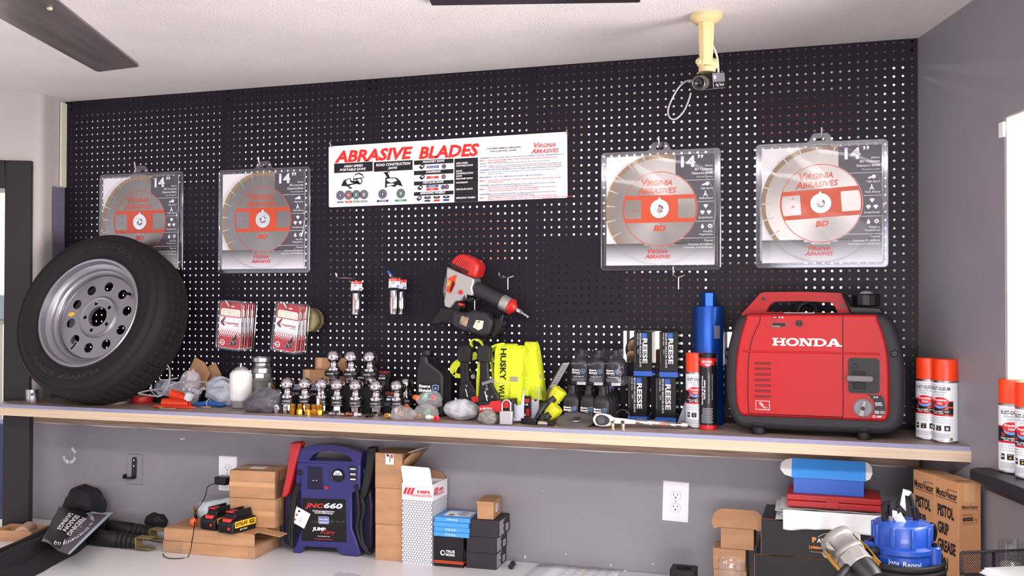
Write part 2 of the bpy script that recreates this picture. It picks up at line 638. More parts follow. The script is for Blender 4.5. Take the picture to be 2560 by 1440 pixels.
# return with a rounded plaster corner
c0 = LB
pts = [LA + V((0, .06, 0)), LA]
rl = (LA - LB).normalized()
ztop_ = at(145, 468, -.05).z
for i in range(7):
 t = i / 6
 a_, b_ = LB + rl * .03, LB + dl * .03
 pts.append((a_ * (1 - t) ** 2 + LB * 2 * t * (1 - t) + b_ * t * t))
pts.append(LB + dl * sF)
back = [pts[-1] + V((.0, .18, 0)), pts[0] + V((-.10, .0, 0))]
poly = [(p.x, p.y) for p in pts] + [(p.x, p.y) for p in back]
mb.prism(poly, ZS - .039, ZT, PWL)
mb.bx(sF, sF + 1.1, -.12, 0, DZ, ZT, PWL, LW)
mb.bx(sF + 1.1, sF + 2.2, -.12, 0, 0, ZT, PWL, LW)
mb.bx(-.035, .0, -.006, .002, ztop_ + .004, ZT - .01, REVEAL, MX(((rl.x * -1, 1, 0, LA.x), (rl.y * -1, 0, 0, LA.y), (0, 0, 1, 0), (0, 0, 0, 1))) if False else MX.Translation(LA + V((.006, 0, 0))) @ ZR(math.degrees(math.atan2(rl.y, rl.x))))
struct(mb.build('wall_left'))
mb = MB(LW)
FWD = .092
mb.bx(sF - .004, sF + FWD, -.03, .018, 0, DZ, BPAINT)
mb.bx(sF + FWD, sF + 1.0, -.16, .018, DZ - .108, DZ, BPAINT)
mb.bx(sF + 1.0, sF + 1.1, -.16, .018, 0, DZ, BPAINT)
struct(mb.build('door_1', bevel=.003))
# the rooms behind
mb = MB()
mb.bx(-2.6, 3.4, 2.1, 2.2, 0, ZT, BWALL)
struct(mb.build('wall_back_room'))
mb = MB()
mb.bx(-2.6, -2.5, -2.2, 2.2, 0, ZT, BWALL)
struct(mb.build('wall_side_room'))
mb = MB()
mb.bx(-2.6, 4.8, -6.45, -6.4, 0, .01, FLOORM)
# studs behind the pegboard
mb = MB()
for u in (-28.6, -.0, 24.4, 48, 72, 95.4):
 mb.bx(u * IN - .019, u * IN + .019, .004, .09, ZS - .02, ZT, PINE)
mb.bx(-.74, 2.43, .004, .09, ZT - .055, ZT, PINE)
mb.bx(-.74, 2.43, .05, .09, ZS - .03, ZS + .012, PINE)
struct(mb.build('trim_3'))
# ------------------------------------------------------------------ pegboard
PP = 48 * IN / 47.46
HR = .0039
def pegboard(name, label, x0, x1, z0, z1, hx, hz, mat, T=None, cuts=(), th=.0032):
 """perforated hardboard: hx, hz hole columns and rows; real holes"""
 v, f = [], []
 xe = [x0] + [(hx[i] + hx[i + 1]) / 2 for i in range(len(hx) - 1)] + [x1]
 ze = [z0] + [(hz[i] + hz[i + 1]) / 2 for i in range(len(hz) - 1)] + [z1]
 nx, nz = len(xe), len(ze)
 for x in xe:
  for z in ze:
   v.append((x, 0, z))
 for i, cx in enumerate(hx):
  for j, cz in enumerate(hz):
   if any(c[0] < cx < c[1] and c[2] < cz < c[3] for c in cuts):
    continue
   b = len(v)
   for y in (0, th):
    for q in range(8):
     a = PI / 4 * q
     v.append((cx + HR * math.cos(a), y, cz + HR * math.sin(a)))
   g = lambda a, c: (i + a) * nz + j + c
   rt, tp, lf, bt = (g(1, 0), g(1, 1)), (g(1, 1), g(0, 1)), (g(0, 1), g(0, 0)), (g(0, 0), g(1, 0))
   for (p, q_), s0 in ((rt, 7), (tp, 1), (lf, 3), (bt, 5)):
    f.append((p, q_, b + (s0 + 2) % 8, b + (s0 + 1) % 8, b + s0))
   for q in range(8):
    r_ = (q + 1) % 8
    f.append((b + q, b + r_, b + 8 + r_, b + 8 + q))
 mb = MB()
 mb.add(v, f, mat, T)
 return tag(mb.build(name, smooth=0), label, 'pegboard')
zt = ZT - .0004
hz = []
z = ZT - .0095
while z > ZS + .01:
 hz.append(z)
 z -= PP
hz = hz[::-1]
O = .73 * PP
pl = []
x = -O
while x > -29.1 * IN + .008:
 pl.append(x)
 x -= PP
pl = pl[::-1]
g_ = .0004
cut1 = (at(1557, 822).x, at(1676, 822).x, at(1600, 905).z, at(1600, 822).z)
cut2 = (at(1798, 822).x, at(1900, 822).x, at(1820, 905).z, at(1820, 824).z)
pegboard('pegboard', 'black perforated hardboard panel at the left end, behind the tire', -29.1 * IN, -g_, ZS, zt, pl, hz, BOARD)
pegboard('pegboard', 'black perforated hardboard panel in the middle, carrying the nail gun and most of the banner', g_, 48 * IN - g_, ZS, zt,
  [O + PP * i for i in range(47)], hz, BOARD)
pegboard('pegboard', 'black perforated hardboard panel at the right end, behind the red generator', 48 * IN + g_, WX - .003, ZS, zt,
  [48 * IN + O + PP * i for i in range(47)], hz, BOARD, cuts=(cut1, cut2))
# narrow perforated strip on the left return
rs = (LB - LA)
rlen = rs.length
rs.normalize()
rn = V((-rs.y, rs.x, 0))
if rn.x < 0:
 rn = -rn
STRIP = M('lavender_grey_strip_paint', (112, 106, 126), .45)
SM = MX(((rs.x, -rn.x, 0, LA.x + rn.x * .008), (rs.y, -rn.y, 0, LA.y + rn.y * .008), (0, 0, 1, 0), (0, 0, 0, 1)))
ztop = at(145, 468, -.05).z
hs = []
z = ztop - .03
while z > ZS + .02:
 hs.append(z)
 z -= PP
pegboard('pegboard_strip', 'narrow lavender grey perforated strip on the left wall return above the tire', .008, .085, ZS, ztop, [.052], hs[::-1], STRIP, SM)
# things in the back room that darken some of the holes
DK = M('dark_cabinet_enamel', (52, 46, 50), .6)
BRN = M('brown_box_card', (150, 96, 66), .8)
REDP = M('red_tool_chest', (140, 14, 12), .4)
for n_, lb, c_, x0, y0, x1, y1, dpt, mt in (
 ('storage_cabinet', 'tall dark narrow cabinet behind the pegboard, left of the banner', 'cabinet', 764, 262, 816, 800, .25, DK),
 ('storage_cabinet', 'wide dark cabinet behind the pegboard, back of the sockets and nail gun', 'cabinet', 930, 655, 1322, 795, .3, DK),
 ('storage_cabinet', 'dark cabinet behind the pegboard, above the bundle of small bottles', 'cabinet', 1332, 590, 1560, 795, .3, DK),
 ('storage_carton', 'brown carton behind the pegboard, right of the banner', 'box', 1332, 268, 1420, 480, .3, BRN),
 ('storage_carton', 'brown carton behind the pegboard, below the third blade pack', 'box', 1565, 680, 1735, 815, .3, BRN),
 ('storage_carton', 'brown carton behind the pegboard, above the generator handle', 'box', 1790, 655, 2010, 800, .3, BRN),
 ('storage_carton', 'brown carton behind the pegboard, under the right part of the banner', 'box', 1095, 528, 1215, 650, .3, BRN),
 ('tool_chest', 'red chest behind the pegboard, showing red dots above the rightmost blade pack', 'chest', 1892, 238, 2128, 345, .25, REDP),
 ('storage_cabinet', 'dark cabinet behind the pegboard, between the two left blade packs', 'cabinet', 440, 455, 490, 640, .25, DK)):
 y0_ = {1095: .70, 1332: .70 if y0 == 268 else .36, 1892: .72}.get(x0, .36)
 a, b = at(x0, y1, y0_), at(x1, y0, y0_)
 mb = MB()
 mb.bx(a.x, b.x, y0_, y0_ + dpt, a.z, b.z, mt)
 tag(mb.build(n_, bevel=.004), lb, c_)
 mb = MB()
 for x in (a.x + .002, b.x - .014):
  for y in (y0_, y0_ + dpt - .012):
   mb.bx(x, x + .012, y, y + .012, 0, a.z - .012, ZINC)
 mb.bx(a.x, b.x, y0_, y0_ + dpt, a.z - .012, a.z, ZINC)
 tag(mb.build('storage_rack'), 'thin steel rack under the ' + lb.replace(' behind the pegboard', ''), 'rack')
# ------------------------------------------------------------------ shelf and counter
SD = .328
mb = MB()
xl = -1.35
pp = LB + dl * sF
poly = [(xl, -SD), (wallx(SD) + .004, -SD), (wallx(0) - .002, -.004), (LA.x + .004, -.004), (LB.x + .006, LB.y - .002), (LC.x, LC.y - .004),
  (LB.x + dl.x * 1.3, LB.y + dl.y * 1.3 - .022)]
poly = [(xl, -SD), (wallx(SD) + .004, -SD), (wallx(0) - .002, -.004), (LA.x + .006, -.004), (LB.x + .004, LB.y - .004)]
q = LB + dl * sF + nl * .02
poly += [(q.x + .004, q.y)]
q = LB + dl * ((LB.y + SD - .03) / -dl.y) + nl * .02 if dl.y < 0 else q
poly += [(q.x, q.y), (xl, -SD + .012)]
sh = thing('wall_shelf', 'long oak fronted shelf along the pegboard carrying the tire, tools and generator', 'shelf', (0, 0, 0))
CH = .0105
ip = [(p[0], p[1] + CH if abs(p[1] + SD) < 1e-6 else p[1]) for p in poly]
mb = MB()
mb.prism(ip, ZS - .0395, ZS, SHTOP)
mb.build('shelf_top', sh)
mb = MB()
mb.bx(xl, wallx(SD) + .004, -SD, -SD + CH, ZS - .0395, ZS - CH, OAK)
mb.build('front_band', sh)
mb = MB()
X1 = wallx(SD) + .004
mb.add([(xl, -SD, ZS - CH), (X1, -SD, ZS - CH), (X1, -SD + CH, ZS + .0004), (xl, -SD + CH, ZS + .0004), (xl, -SD + CH, ZS - CH), (X1, -SD + CH, ZS - CH)],
 [(0, 1, 2, 3), (0, 4, 5, 1), (1, 5, 2), (0, 3, 4)], EDGE)
mb.build('edge_strip', sh)
mb = MB()
WOODD = M('ledger_wood', (158, 130, 112), .6, grain=(20, .2, (.3, 1, 5)))
xa = at(50, 1045, -.02).x
mb.bx(xa, wallx(.02) - .01, -.022, .0035, 1.144, ZS - .0395, WOODD)
mb.build('ledger_strip', sh)
mb = MB()
mb.grid(120, 1, lambda a, b: V((xa + (2.40 - xa) * a, .001, 1.144 - b * (.004 + .004 * abs(math.sin(a * 37)) * (.4 + .6 * abs(math.sin(a * 11)))))), M('white_caulk', (206, 202, 206), .5))
struct(mb.build('trim_4'))
ct = thing('counter', 'white laminate counter along the wall under the shelf', 'counter', (0, 0, 0))
mb = MB()
mb.prism([(-1.5, -1.25), (wallx(1.25) - .004, -1.25), (wallx(0) - .004, 0.0), (at(30, 1290, 0).x, 0.0), (at(30, 1290, 0).x, -.05), (-1.5, -.75)], ZC - .04, ZC, COUNTER)
mb.build('worktop', ct, bevel=.002)
mb = MB()
mb.bx(-.6, 2.4, -.9, -.02, 0, ZC - .04, M('counter_front_laminate', (150, 144, 146), .5))
mb.build('cabinet_base', ct)
# ceiling vent at the very top of the picture
p0, p1 = on(1079, 3.5, ZT), on(1600, -4, ZT)
d_ = (p1 - p0).normalized()
ang = math.degrees(math.atan2(d_.y, d_.x))
vt = thing('ceiling_vent', 'dark rectangular ceiling vent at the top edge above the banner', 'vent', (p0.x, p0.y, ZT), ang)
mb = MB()
L_ = (p1 - p0).length
mb.bx(0, L_, -.45, 0, -.012, 0, BPAINT)
mb.build('frame', vt, bevel=.003)
mb = MB()
for i in range(8):
 mb.bx(.03, L_ - .03, -.42 + i * .05, -.39 + i * .05, -.016, -.012, BPAINT)
mb.build('slat', vt)
# ------------------------------------------------------------------ hung on the pegboard
HOOKM = WIRE
def hook(x, z, label, reach=.055, up=.03, tilt=0, plate=False, y0=0.0, side=0.0):
 t = thing('pegboard_hook', label, 'hook', (x, y0, z), 0, 'wire hooks in the pegboard')
 mb = MB()
 p = smooth_path([(0, .004, .0), (0, -.012, 0), (side * .5, -reach * .6, -.004), (side, -reach, 0), (side * 1.05, -reach - .008, up)], 5)
 mb.tube(p, .0028, HOOKM, 8)
 mb.build('rod', t)
 if plate:
  mb = MB()
  mb.tube(smooth_path([(-.02, -.004, .004), (0, -.007, -.002), (.02, -.004, .004)], 4), .0028, HOOKM, 8)
  mb.tube([(0, -.006, 0), (0, -.006, -.042)], .0026, HOOKM, 8)
  mb.build('back_plate', t)
 return t
def aniso(name, c, rough=.3, an=.8):
 m = M(name, c, rough, 1)
 nt = m.node_tree
 b = nt.nodes['Principled BSDF']
 b.inputs['Anisotropic'].default_value = an
 t = nt.nodes.new('ShaderNodeTangent')
 t.direction_type = 'RADIAL'
 t.axis = 'Y'
 nt.links.new(t.outputs[0], b.inputs['Tangent'])
 return m
def virginia(mb, x, y, h, mat, T, g=1.0):
 """two-line slanted small-capitals logo centred at x, lower baseline y, small letter height h"""
 W = h * 7.6
 mb.tx('V', x - W * .44, y + h * 1.42, h * 1.3, mat, T, w=h * 1.35, shear=.25, bold=.02)
 mb.tx('IRGINIA', x - W * .44 + h * 1.05, y + h * 1.42, h, mat, T, w=h * 4.6, shear=.25, bold=.02)
 mb.tx('A', x - W * .54, y - h * .05, h * 1.25, mat, T, w=h * 1.3, shear=.25, bold=.02)
 mb.tx('BRASIVES', x - W * .54 + h * 1.3, y, h, mat, T, w=h * 5.9, shear=.25, bold=.02)
BSTEEL = aniso('brushed_blade_steel', (138, 132, 130))
HUB = aniso('turned_hub_steel', (206, 204, 204), .22, .85)
SEG = M('diamond_segment', (150, 126, 100), .7, bump=(400, .2))
CARDW = M('blade_card_white', (232, 228, 230), .5)
CARDG = M('blade_card_slate', (70, 64, 74), .4)
def q2(cx, cy):
 return ((cx - 567) * 3.796e-4, (760 - cy) * 3.32e-4)
def blade_pack(label, px, py, hl, y=-.004):
 c = at(px, py, y - .012)
 t = thing('blade_package', label, 'saw blade', (c.x, y, c.z), 0, 'packaged saw blades on the pegboard')
 w_, h_ = .388, .388
 zc = -.004
 # card
 mb = MB()
 mb.plate([rrect(.352, .358, .004, 0, zc)], .001, CARDW, FR(-.0055))
 mb.build('card', t)
 # overlay
 mb = MB()
 T = FR(-.0105)
 x0, x1, zt_, zm, zb = .052, .176, .174, -.112, -.183
 arc = [(.1225 * math.cos(R(a)), .1225 * math.sin(R(a))) for a in range(64, -69, -4)]
 poly = [(x0, zt_), (x0, .1105)] + arc[0:] + [(.047, zm), (x1, zm), (x1, zt_)]
 mb.plate([poly], .0006, CARDG, T)
 n = 10
 for i in range(n):
  a = zm + (zb - zm) * i / n
  b = zm + (zb - zm) * (i + 1) / n
  s_ = i / (n - 1)
  cg = tuple(int(92 + (u - 92) * s_ ** .8) for u in (226, 222, 230))
  m = M('card_fade_%d' % i, cg, .4)
  if a > -.1225:
   xx = math.sqrt(max(0, .1225 ** 2 - a * a))
   mb.rect(xx, x1, b, a, m, T)
   mb.rect(-x1, -max(xx, .0), b, a, m, T)
  else:
   mb.rect(-x1, x1, b, a, m, T)
 mb.build('printed_sleeve', t)
 # writing
 mb = MB()
 T = FR(-.0112)
 mb.tx('14', *q2(750, 362), .036, WHITE, T, w=.046, bold=.035)
 mb.tx('”', q2(890, 290)[0], q2(890, 336)[1], .030, WHITE, T, w=.018, bold=.02)
 r = q2(1016, 0)[0]
 for s_, cy, h in (('356mm', 362, .0058), ('BD Concrete', 397, .0074), ('Diamond Blade', 434, .0076), ('Disco De Diamante', 466, .0044),
     ('High Speed', 580, .0058), ('Walk Behind', 676, .0058), ('Grade/Grado', 863, .0058), ('Wet/Dry', 998, .0058),
     ('Mojado/Seco', 1026, .0058), ('Material', 1085, .0060), ('Concrete, Brick/Block', 1120, .0060), ('Concreto, Ladrillo/Bloque', 1150, .0060)):
  mb.tx(s_, r, q2(0, cy)[1], h, WHITE, T, al='R', bold=.012 if h > .007 else .004)
 for cy, cx in ((490, 790), (700, 892), (890, 872), (1052, 745)):
  mb.rect(q2(cx, 0)[0], .176, q2(0, cy)[1] - .0006, q2(0, cy)[1] + .0006, WHITE, T)
 # icons: cutter, walking man, gems, drop, cog
 x, z = q2(955, 528)
 mb.plate([[(x - .012, z - .003), (x - .002, z + .002), (x + .002, z - .004), (x - .010, z - .006)]], 0, WHITE, T)
 mb.plate([circ(.0062, 14, x + .006, z)], 0, WHITE, T)
 x, z = q2(955, 625)
 mb.plate([circ(.0024, 8, x, z + .007)], 0, WHITE, T)
 mb.plate([[(x - .002, z + .004), (x + .002, z + .004), (x + .004, z - .001), (x + .008, z - .008), (x + .005, z - .008), (x, z - .002), (x - .004, z - .008), (x - .007, z - .008)]], 0, WHITE, T)
 for cx, cy in ((958, 745), (930, 805), (985, 805)):
  x, z = q2(cx, cy)
  mb.plate([[(x - .0075, z + .002), (x - .0045, z + .006), (x + .0045, z + .006), (x + .0075, z + .002), (x, z - .0075)]], 0, WHITE, T)
 x, z = q2(930, 937)
 mb.plate([[(x, z + .008)] + [(x + .0052 * math.cos(R(a)), z - .003 + .0052 * math.sin(R(a))) for a in range(30, -211, -30)]], 0, WHITE, T)
 x, z = q2(992, 937)
 mb.plate([[((.0078 if i % 2 else .0055) * math.cos(PI * i / 10) + x, (.0078 if i % 2 else .0055) * math.sin(PI * i / 10) + z) for i in range(20)], circ(.0026, 10, x, z)], 0, WHITE, T)
 virginia(mb, .0, -.161, .0115, M('logo_red', (208, 36, 34), .45), T)
 mb.build('lettering', t)
 # blade
 out = []
 N = 21
 for i in range(N):
  a0, a1 = 360 / N * i + 90, 360 / N * (i + 1) + 90
  for j in range(5):
   a = R(a0 + .65 + (a1 - a0 - 1.3) * j / 4)
   out.append((.167 * math.cos(a), .167 * math.sin(a)))
  for rr, da in ((.152, -.5), (.150, -1.3), (.147, 0), (.150, 1.3), (.152, .5)):
   out.append((rr * math.cos(R(a1 + da)), rr * math.sin(R(a1 + da))))
 mb = MB()
 mb.plate([out, circ(.0128, 20)], .0022, BSTEEL, FR(0))
 for i in range(N):
  a0, a1 = 360 / N * i + 90 + .7, 360 / N * (i + 1) + 90 - .7
  seg = [(.1785 * math.cos(R(a0 + (a1 - a0) * j / 4)), .1785 * math.sin(R(a0 + (a1 - a0) * j / 4))) for j in range(5)]
  seg += [(.1655 * math.cos(R(a1 - (a1 - a0) * j / 4)), .1655 * math.sin(R(a1 - (a1 - a0) * j / 4))) for j in range(5)]
  mb.prism(seg, -.0015, .0016, SEG, FR(0))
 bl = mb.build('blade', t)
 bl.location = (0, -.008, 0)
 mb = MB()
 T = FR(-.0014)
 mb.plate([circ(.1215, 72), circ(.1193, 72)], 0, ORANGE, T)
 b_ = .0445
 a_ = math.degrees(math.asin(b_ / .1195))
 arcR = [(.1195 * math.cos(R(-a_ + 2 * a_ * i / 10)), .1195 * math.sin(R(-a_ + 2 * a_ * i / 10))) for i in range(11)]
 arcL = [(-p[0], -p[1]) for p in arcR]
 def win(s_):
  o_ = [(s_ * .060, .031), (s_ * .060, -.031)] + [(s_ * math.sqrt(.1165 ** 2 - z * z), z) for z in (-.031, -.015, 0, .015, .031)]
  return o_
 mb.plate([arcR + arcL, win(1), win(-1), circ(.031, 40)], 0, ORANGE, T)
 virginia(mb, 0, .0505, .0178, ORANGE, T)
 mb.tx('BD', 0, -.072, .018, ORANGE, T, w=.040, al='C', shear=.2, bold=.05)
 mb.tx('->', -.083, .016, .008, ORANGE, T, al='C', bold=.04)
 mb.tx('H', -.083, -.008, .008, ORANGE, T, al='C', shear=.3, bold=.05)
 mb.tx('x x', .09, -.010, .004, GREY, T, al='C')
 mb.build('blade_print', bl)
 mb = MB()
 mb.lathe([(.013, -.0005), (.030, -.0005), (.0305, .0008), (.030, .0012), (.013, .0012)], HUB, FR(0) @ TR(0, 0, .0012), 40)
 mb.build('hub', bl)
 mb = MB()
 mb.lathe([(.0, .0), (.006, .0), (.0075, .004), (.011, .0045), (.0125, .0025), (.0125, -.001)], CHROME, FR(0) @ TR(0, 0, .002), 24)
 mb.build('arbor_plug', bl)
 mb = MB()
 mb.plate([circ(.0042, 16, 0, .0325)], .001, WHITE, FR(-.0022))
 mb.build('pin_hole', bl)
 # clear clamshell
 mb = MB()
 top = h_ / 2 + zc
 outl = rrect(w_, h_, .012, 0, zc)
 tab = [(.040, top), (.033, top + .006), (.028, top + .020), (.020, top + .027), (-.020, top + .027), (-.028, top + .020), (-.033, top + .006), (-.040, top)]
 i0 = 6   # after the first (upper right) corner
 outl = outl[:i0] + tab + outl[i0:]
 mb.plate([outl, rrect(.026, .0075, .003, 0, top + .008), rrect(.352, .356, .006, 0, zc)], .003, RIMC, FR(-.003))
 ins, ous = rrect(.352, .356, .008, 0, zc), rrect(.366, .370, .012, 0, zc)
 nn = len(ins)
 v = [(p[0], -.004, p[1]) for p in ous] + [(p[0], -.018, p[1]) for p in ous] + [(p[0] * .985, -.024, p[1] * .985) for p in ous] + [(p[0], -.022, p[1]) for p in ins]
 f = []
 for L in range(3):
  for i in range(nn):
   f.append((L * nn + i, L * nn + (i + 1) % nn, (L + 1) * nn + (i + 1) % nn, (L + 1) * nn + i))
 mb.add(v, f, RIMC)
 mb.tor(.1815, .0030, RIMC, FR(-.021), 64, 8)
 mb.tube([(p[0], -.0045, p[1]) for p in outl], .0022, RIMC, 6, True)
 mb.build('clamshell', t)
 mb = MB()
 T = FR(0)
 mb.grid(28, 28, lambda a, b: V(((a - .5) * .352, -.021 - .0012 * math.sin(a * 9 + b * 5) * math.sin(b * 7 - a * 3), (b - .5) * .356 + zc)), clear('blister_front', (.985, .985, .985), .012, .4, .05))
 mb.build('front_film', t)
 hk = hook(c.x + .003, c.z + top + .0115, 'wire hook holding the ' + hl + ' blade pack', .042, .028)
 return t, bl
B1 = blade_pack('packaged round saw blade hanging leftmost, half hidden behind the tire', 348, 554.6, 'leftmost')
B2 = blade_pack('packaged round saw blade with orange print, second from left, above the chain packs', 656, 549, 'second')
B3 = blade_pack('packaged round saw blade hanging right of the banner, above an empty hook', 1648.5, 521.9, 'third')
B4 = blade_pack('packaged round saw blade hanging rightmost, above the red generator', 2052, 508, 'rightmost', -.012)
B4[1].rotation_euler = (0, R(-3.5), 0)
# ------------------------------------------------------------------ banner
A = at(822.5, 518.5, -.004)
Bp = at(1419, 494.5, -.004)
Cc = at(826, 366, -.004)
BW = (Bp - A).length
BA = math.degrees(math.atan2(Bp.z - A.z, Bp.x - A.x))
BH = (Cc - A).length
sg = thing('banner_sign', 'long white printed banner with red heading hung on the pegboard', 'sign', (A.x, -.004, A.z))
sg.rotation_euler = (0, R(-BA), 0)
def S(cx, cy):
 p = at(800 + cx / 3.938, 320 + cy / 3.938, -.005) - A
 c, s_ = math.cos(R(BA)), math.sin(R(BA))
 return (p.x * c + p.z * s_, -p.x * s_ + p.z * c)
mb = MB()
mb.plate([rrect(BW, BH, .006, BW / 2, BH / 2)], .002, WHITE, FR(0))
mb.build('panel', sg)
mb = MB()
T = FR(-.0016)
BLK = M('banner_black', (30, 26, 34), .45)
def word(s, x0, y0, x1, y1, hpx, mat, shear=0, bold=0, T=T):
 a, b = S(x0, y0), S(x1, y1)
 h = S(x0, y0 - hpx)[1] - a[1]
 mb.tx(s, a[0], (a[1] + b[1]) / 2, h, mat, T, w=b[0] - a[0], shear=shear, bold=bold)
def box(x0, y0, x1, y1, mat, z=0.0):
 """corners: upper left pixel and lower right pixel"""
 a, b = S(x0, y0), S(x1, y1)
 mb.rect(a[0], b[0], b[1], a[1], mat, T, z=z)
BRED = M('banner_red', (226, 36, 24), .42)
NAVY = M('banner_navy', (44, 46, 120), .45)
word('ABRASIVE', 143, 342, 915, 308, 118, BRED, .24, .04)
word('BLADES', 972, 305, 1570, 278, 122, BRED, .24, .04)
box(140, 352, 519, 425, BLK)
box(531, 337, 912, 412, BLK)
for s, x0, y0, x1, y1, h in (('HIGH SPEED', 237, 388, 425, 383, 24), ('PORTABLE SAWS', 195, 424, 452, 416, 24), ('ROAD CONSTRUCTION', 553, 376, 893, 364, 27), ('SAWS', 672, 406, 762, 404, 24)):
 a, b = S(x0, y0), S(x1, y1)
 mb.tx(s, a[0], (a[1] + b[1]) / 2, S(x0, y0 - h)[1] - a[1], WHITE, T, w=b[0] - a[0], shear=.24, bold=.03, z=.0004)
for y0, y1, s, x0, x1 in ((316, 348, 'MASONRY SAWS', 1012, 1226), (418, 450, 'CHOPSAWS', 1045, 1190), (523, 553, 'CIRCULAR SAWS', 1012, 1218), (627, 657, 'GRINDING WHEELS', 988, 1234)):
 a, b = S(926, y0 + 6), S(1314, y1 - 4)
 mb.rect(a[0], b[0], b[1], a[1], BLK, T)
 a, b = S(x0, y1 - 5), S(x1, y1 - 12)
 mb.tx(s, a[0], (a[1] + b[1]) / 2, .0080, WHITE, T, w=b[0] - a[0], shear=.24, bold=.03, z=.0004)
for y0, y1, lines in ((303, 408, ('HIGH SPEED', 'PORTABLE SAWS')), (416, 474, ('ROAD', 'CONSTRUCTION', 'SAWS')), (481, 512, ('MASONRY SAWS',)), (519, 551, ('CHOPSAWS',)), (559, 642, ('CIRCULAR SAWS',)), (650, 722, ('GRINDING WHEELS',))):
 a, b = S(1324, y0), S(1556, y1)
 mb.rect(a[0], b[0], b[1], a[1], BLK, T)
 zc = (a[1] + b[1]) / 2
 n = len(lines)
 for i, s in enumerate(lines):
  mb.tx(s, a[0] + .006, zc + (n / 2 - i - .5) * .0088 - .003, .0060, WHITE, T, shear=.24, bold=.03, z=.0004)
TEAL = M('banner_teal', (70, 150, 140), .45)
rows = ((300, NAVY, 'CONCRETE', 'FOR CUTTING CONCRETE (GREEN OR CURED), BRICK, BLOCK, ALUMINUM, CLAY PIPE, AND OTHER MASONRY PRODUCTS.', 2405),
  (325, BRED, 'METAL', 'THE ALL AROUND PERFORMER IN METAL CUTTING. FOR USE ON MILD STEEL, STAINLESS STEEL, RE-BAR, PIPE AND', 2330),
  (355, TEAL, 'ASPHALT', 'EXTRA TOUGH SILICON CARBIDE GRAIN PROVIDES AGGRESSIVE FREE CUTTING ACTION ON ASPHALT.', 2275),
  (380, GREY, 'DUCTILE', 'COMBINES THE RAZOR CUTTING PROPERTIES OF SILICON CARBIDE GRAIN WITH THE DURABILITY OF ALUMINUM OXIDE', 2378),
  (417, NAVY, 'CONCRETE', 'FOR LONG LIFE, HIGH PERFORMANCE CUTTING ON GENERAL CURED CONCRETE REGARDLESS OF AGE OR AGGREGATE.', 2385),
  (440, TEAL, 'ASPHALT', 'AN OPEN BOND STRUCTURE WITH COARSE GRAIN FOR LONG LIFE, AGGRESSIVE CUTTING ON ASPHALT AND', 2318),
  (488, NAVY, 'BRICK & BLOCK', 'FOR CUTTING COMMON BRICK, LIGHT AGGREGATE CEMENT BLOCK AND FIRECLAY.', 2205),
  (522, BRED, 'METAL', 'GENERAL PURPOSE STATIONARY METAL CUTTING FOR A VARIETY OF PROFILES - ANGLE, TUBING, CHANNEL, SOLID, MILD', 2378),
  (568, NAVY, 'CONCRETE', 'A DURABLE REINFORCED WHEEL MADE FROM QUALITY SILICON CARBIDE GRAIN FOR QUICK CUTS ON BRICK,', 2322),
  (606, BRED, 'METAL', 'FOR FAST, EASY CUTTING OF STEEL WITH PORTABLE TOOLS. EXCELLENT PERFORMANCE ON ALL PROFILES USED IN', 2322),
  (655, NAVY, 'CONCRETE', 'MADE OF SILICON CARBIDE GRAIN DESIGNED FOR GENERAL PURPOSE APPLICATIONS ON CONCRETE, STONE', 2320),
  (690, BRED, 'METAL', 'MADE OF ALUMINUM OXIDE GRAIN, DESIGNED TO PROVIDE LONG LIFE IN METAL WORKING APPLICATIONS. FREE', 2330))
second = {325: 'STRUCTURAL PROFILES.', 380: 'CUTTING AND INCREASED CUTTING SPEED ON CAST DUCTILE AND CONCRETE LINED PIPE.', 440: 'GREEN CONCRETE.', 522: 'OR STAINLESS STEEL.', 568: 'BLOCK AND ALL CONCRETE AND MASONRY PRODUCTS.',
  606: 'CONSTRUCTION AND FABRICATION. LONG LIFE ON STAINLESS.', 655: 'OR MASONRY PRODUCTS AND NON-FERROUS MATERIALS.', 690: 'GRINDING, SURFACE CONDITIONING, NOTCHING, CUTTING AND ALL GENERAL PURPOSE STOCK REMOVAL.'}
for y, m, s1, s2, xe in rows:
 a = S(1570, y + 7)
 mb.tx(s1, a[0], a[1], .0046, m, T, shear=.24, bold=.03)
 xs_ = 1645 if len(s1) < 12 else 1705
 b, c_ = S(xs_ + 10, y + 2), S(xe, y - 45)
 mb.tx(s2, b[0], a[1], .0044, m, T, w=c_[0] - b[0], shear=.2, bold=.01)
 if y in second:
  mb.tx(second[y], b[0] - .002, a[1] - .0064, .0044, m, T, shear=.2, bold=.01)
for y in (392, 470, 508, 546, 630):
 a, b = S(1562, y), S(2400, y - 40)
 mb.rect(a[0], b[0], a[1] - .0003, a[1] + .0003, M('rule_grey', (190, 188, 194), .5), T)
mb.tx('TOP PERFORMING ABRASIVES,', S(1642, 215)[0], S(1642, 214)[1], .0055, BLK, T, w=S(1978, 196)[0] - S(1642, 215)[0], shear=.24, bold=.02)
mb.tx('FOR A JOB WELL DONE.', S(1674, 240)[0], S(1674, 240)[1], .0055, BLK, T, w=S(1935, 225)[0] - S(1674, 240)[0], shear=.24, bold=.02)
a = S(2233, 245)
virginia(mb, a[0], a[1], .0135, BRED, T)
mb.tx('COPYRIGHT VIRGINIA ABRASIVES', S(2180, 700)[0], S(2180, 700)[1], .003, BLK, T, w=.055, shear=.2)
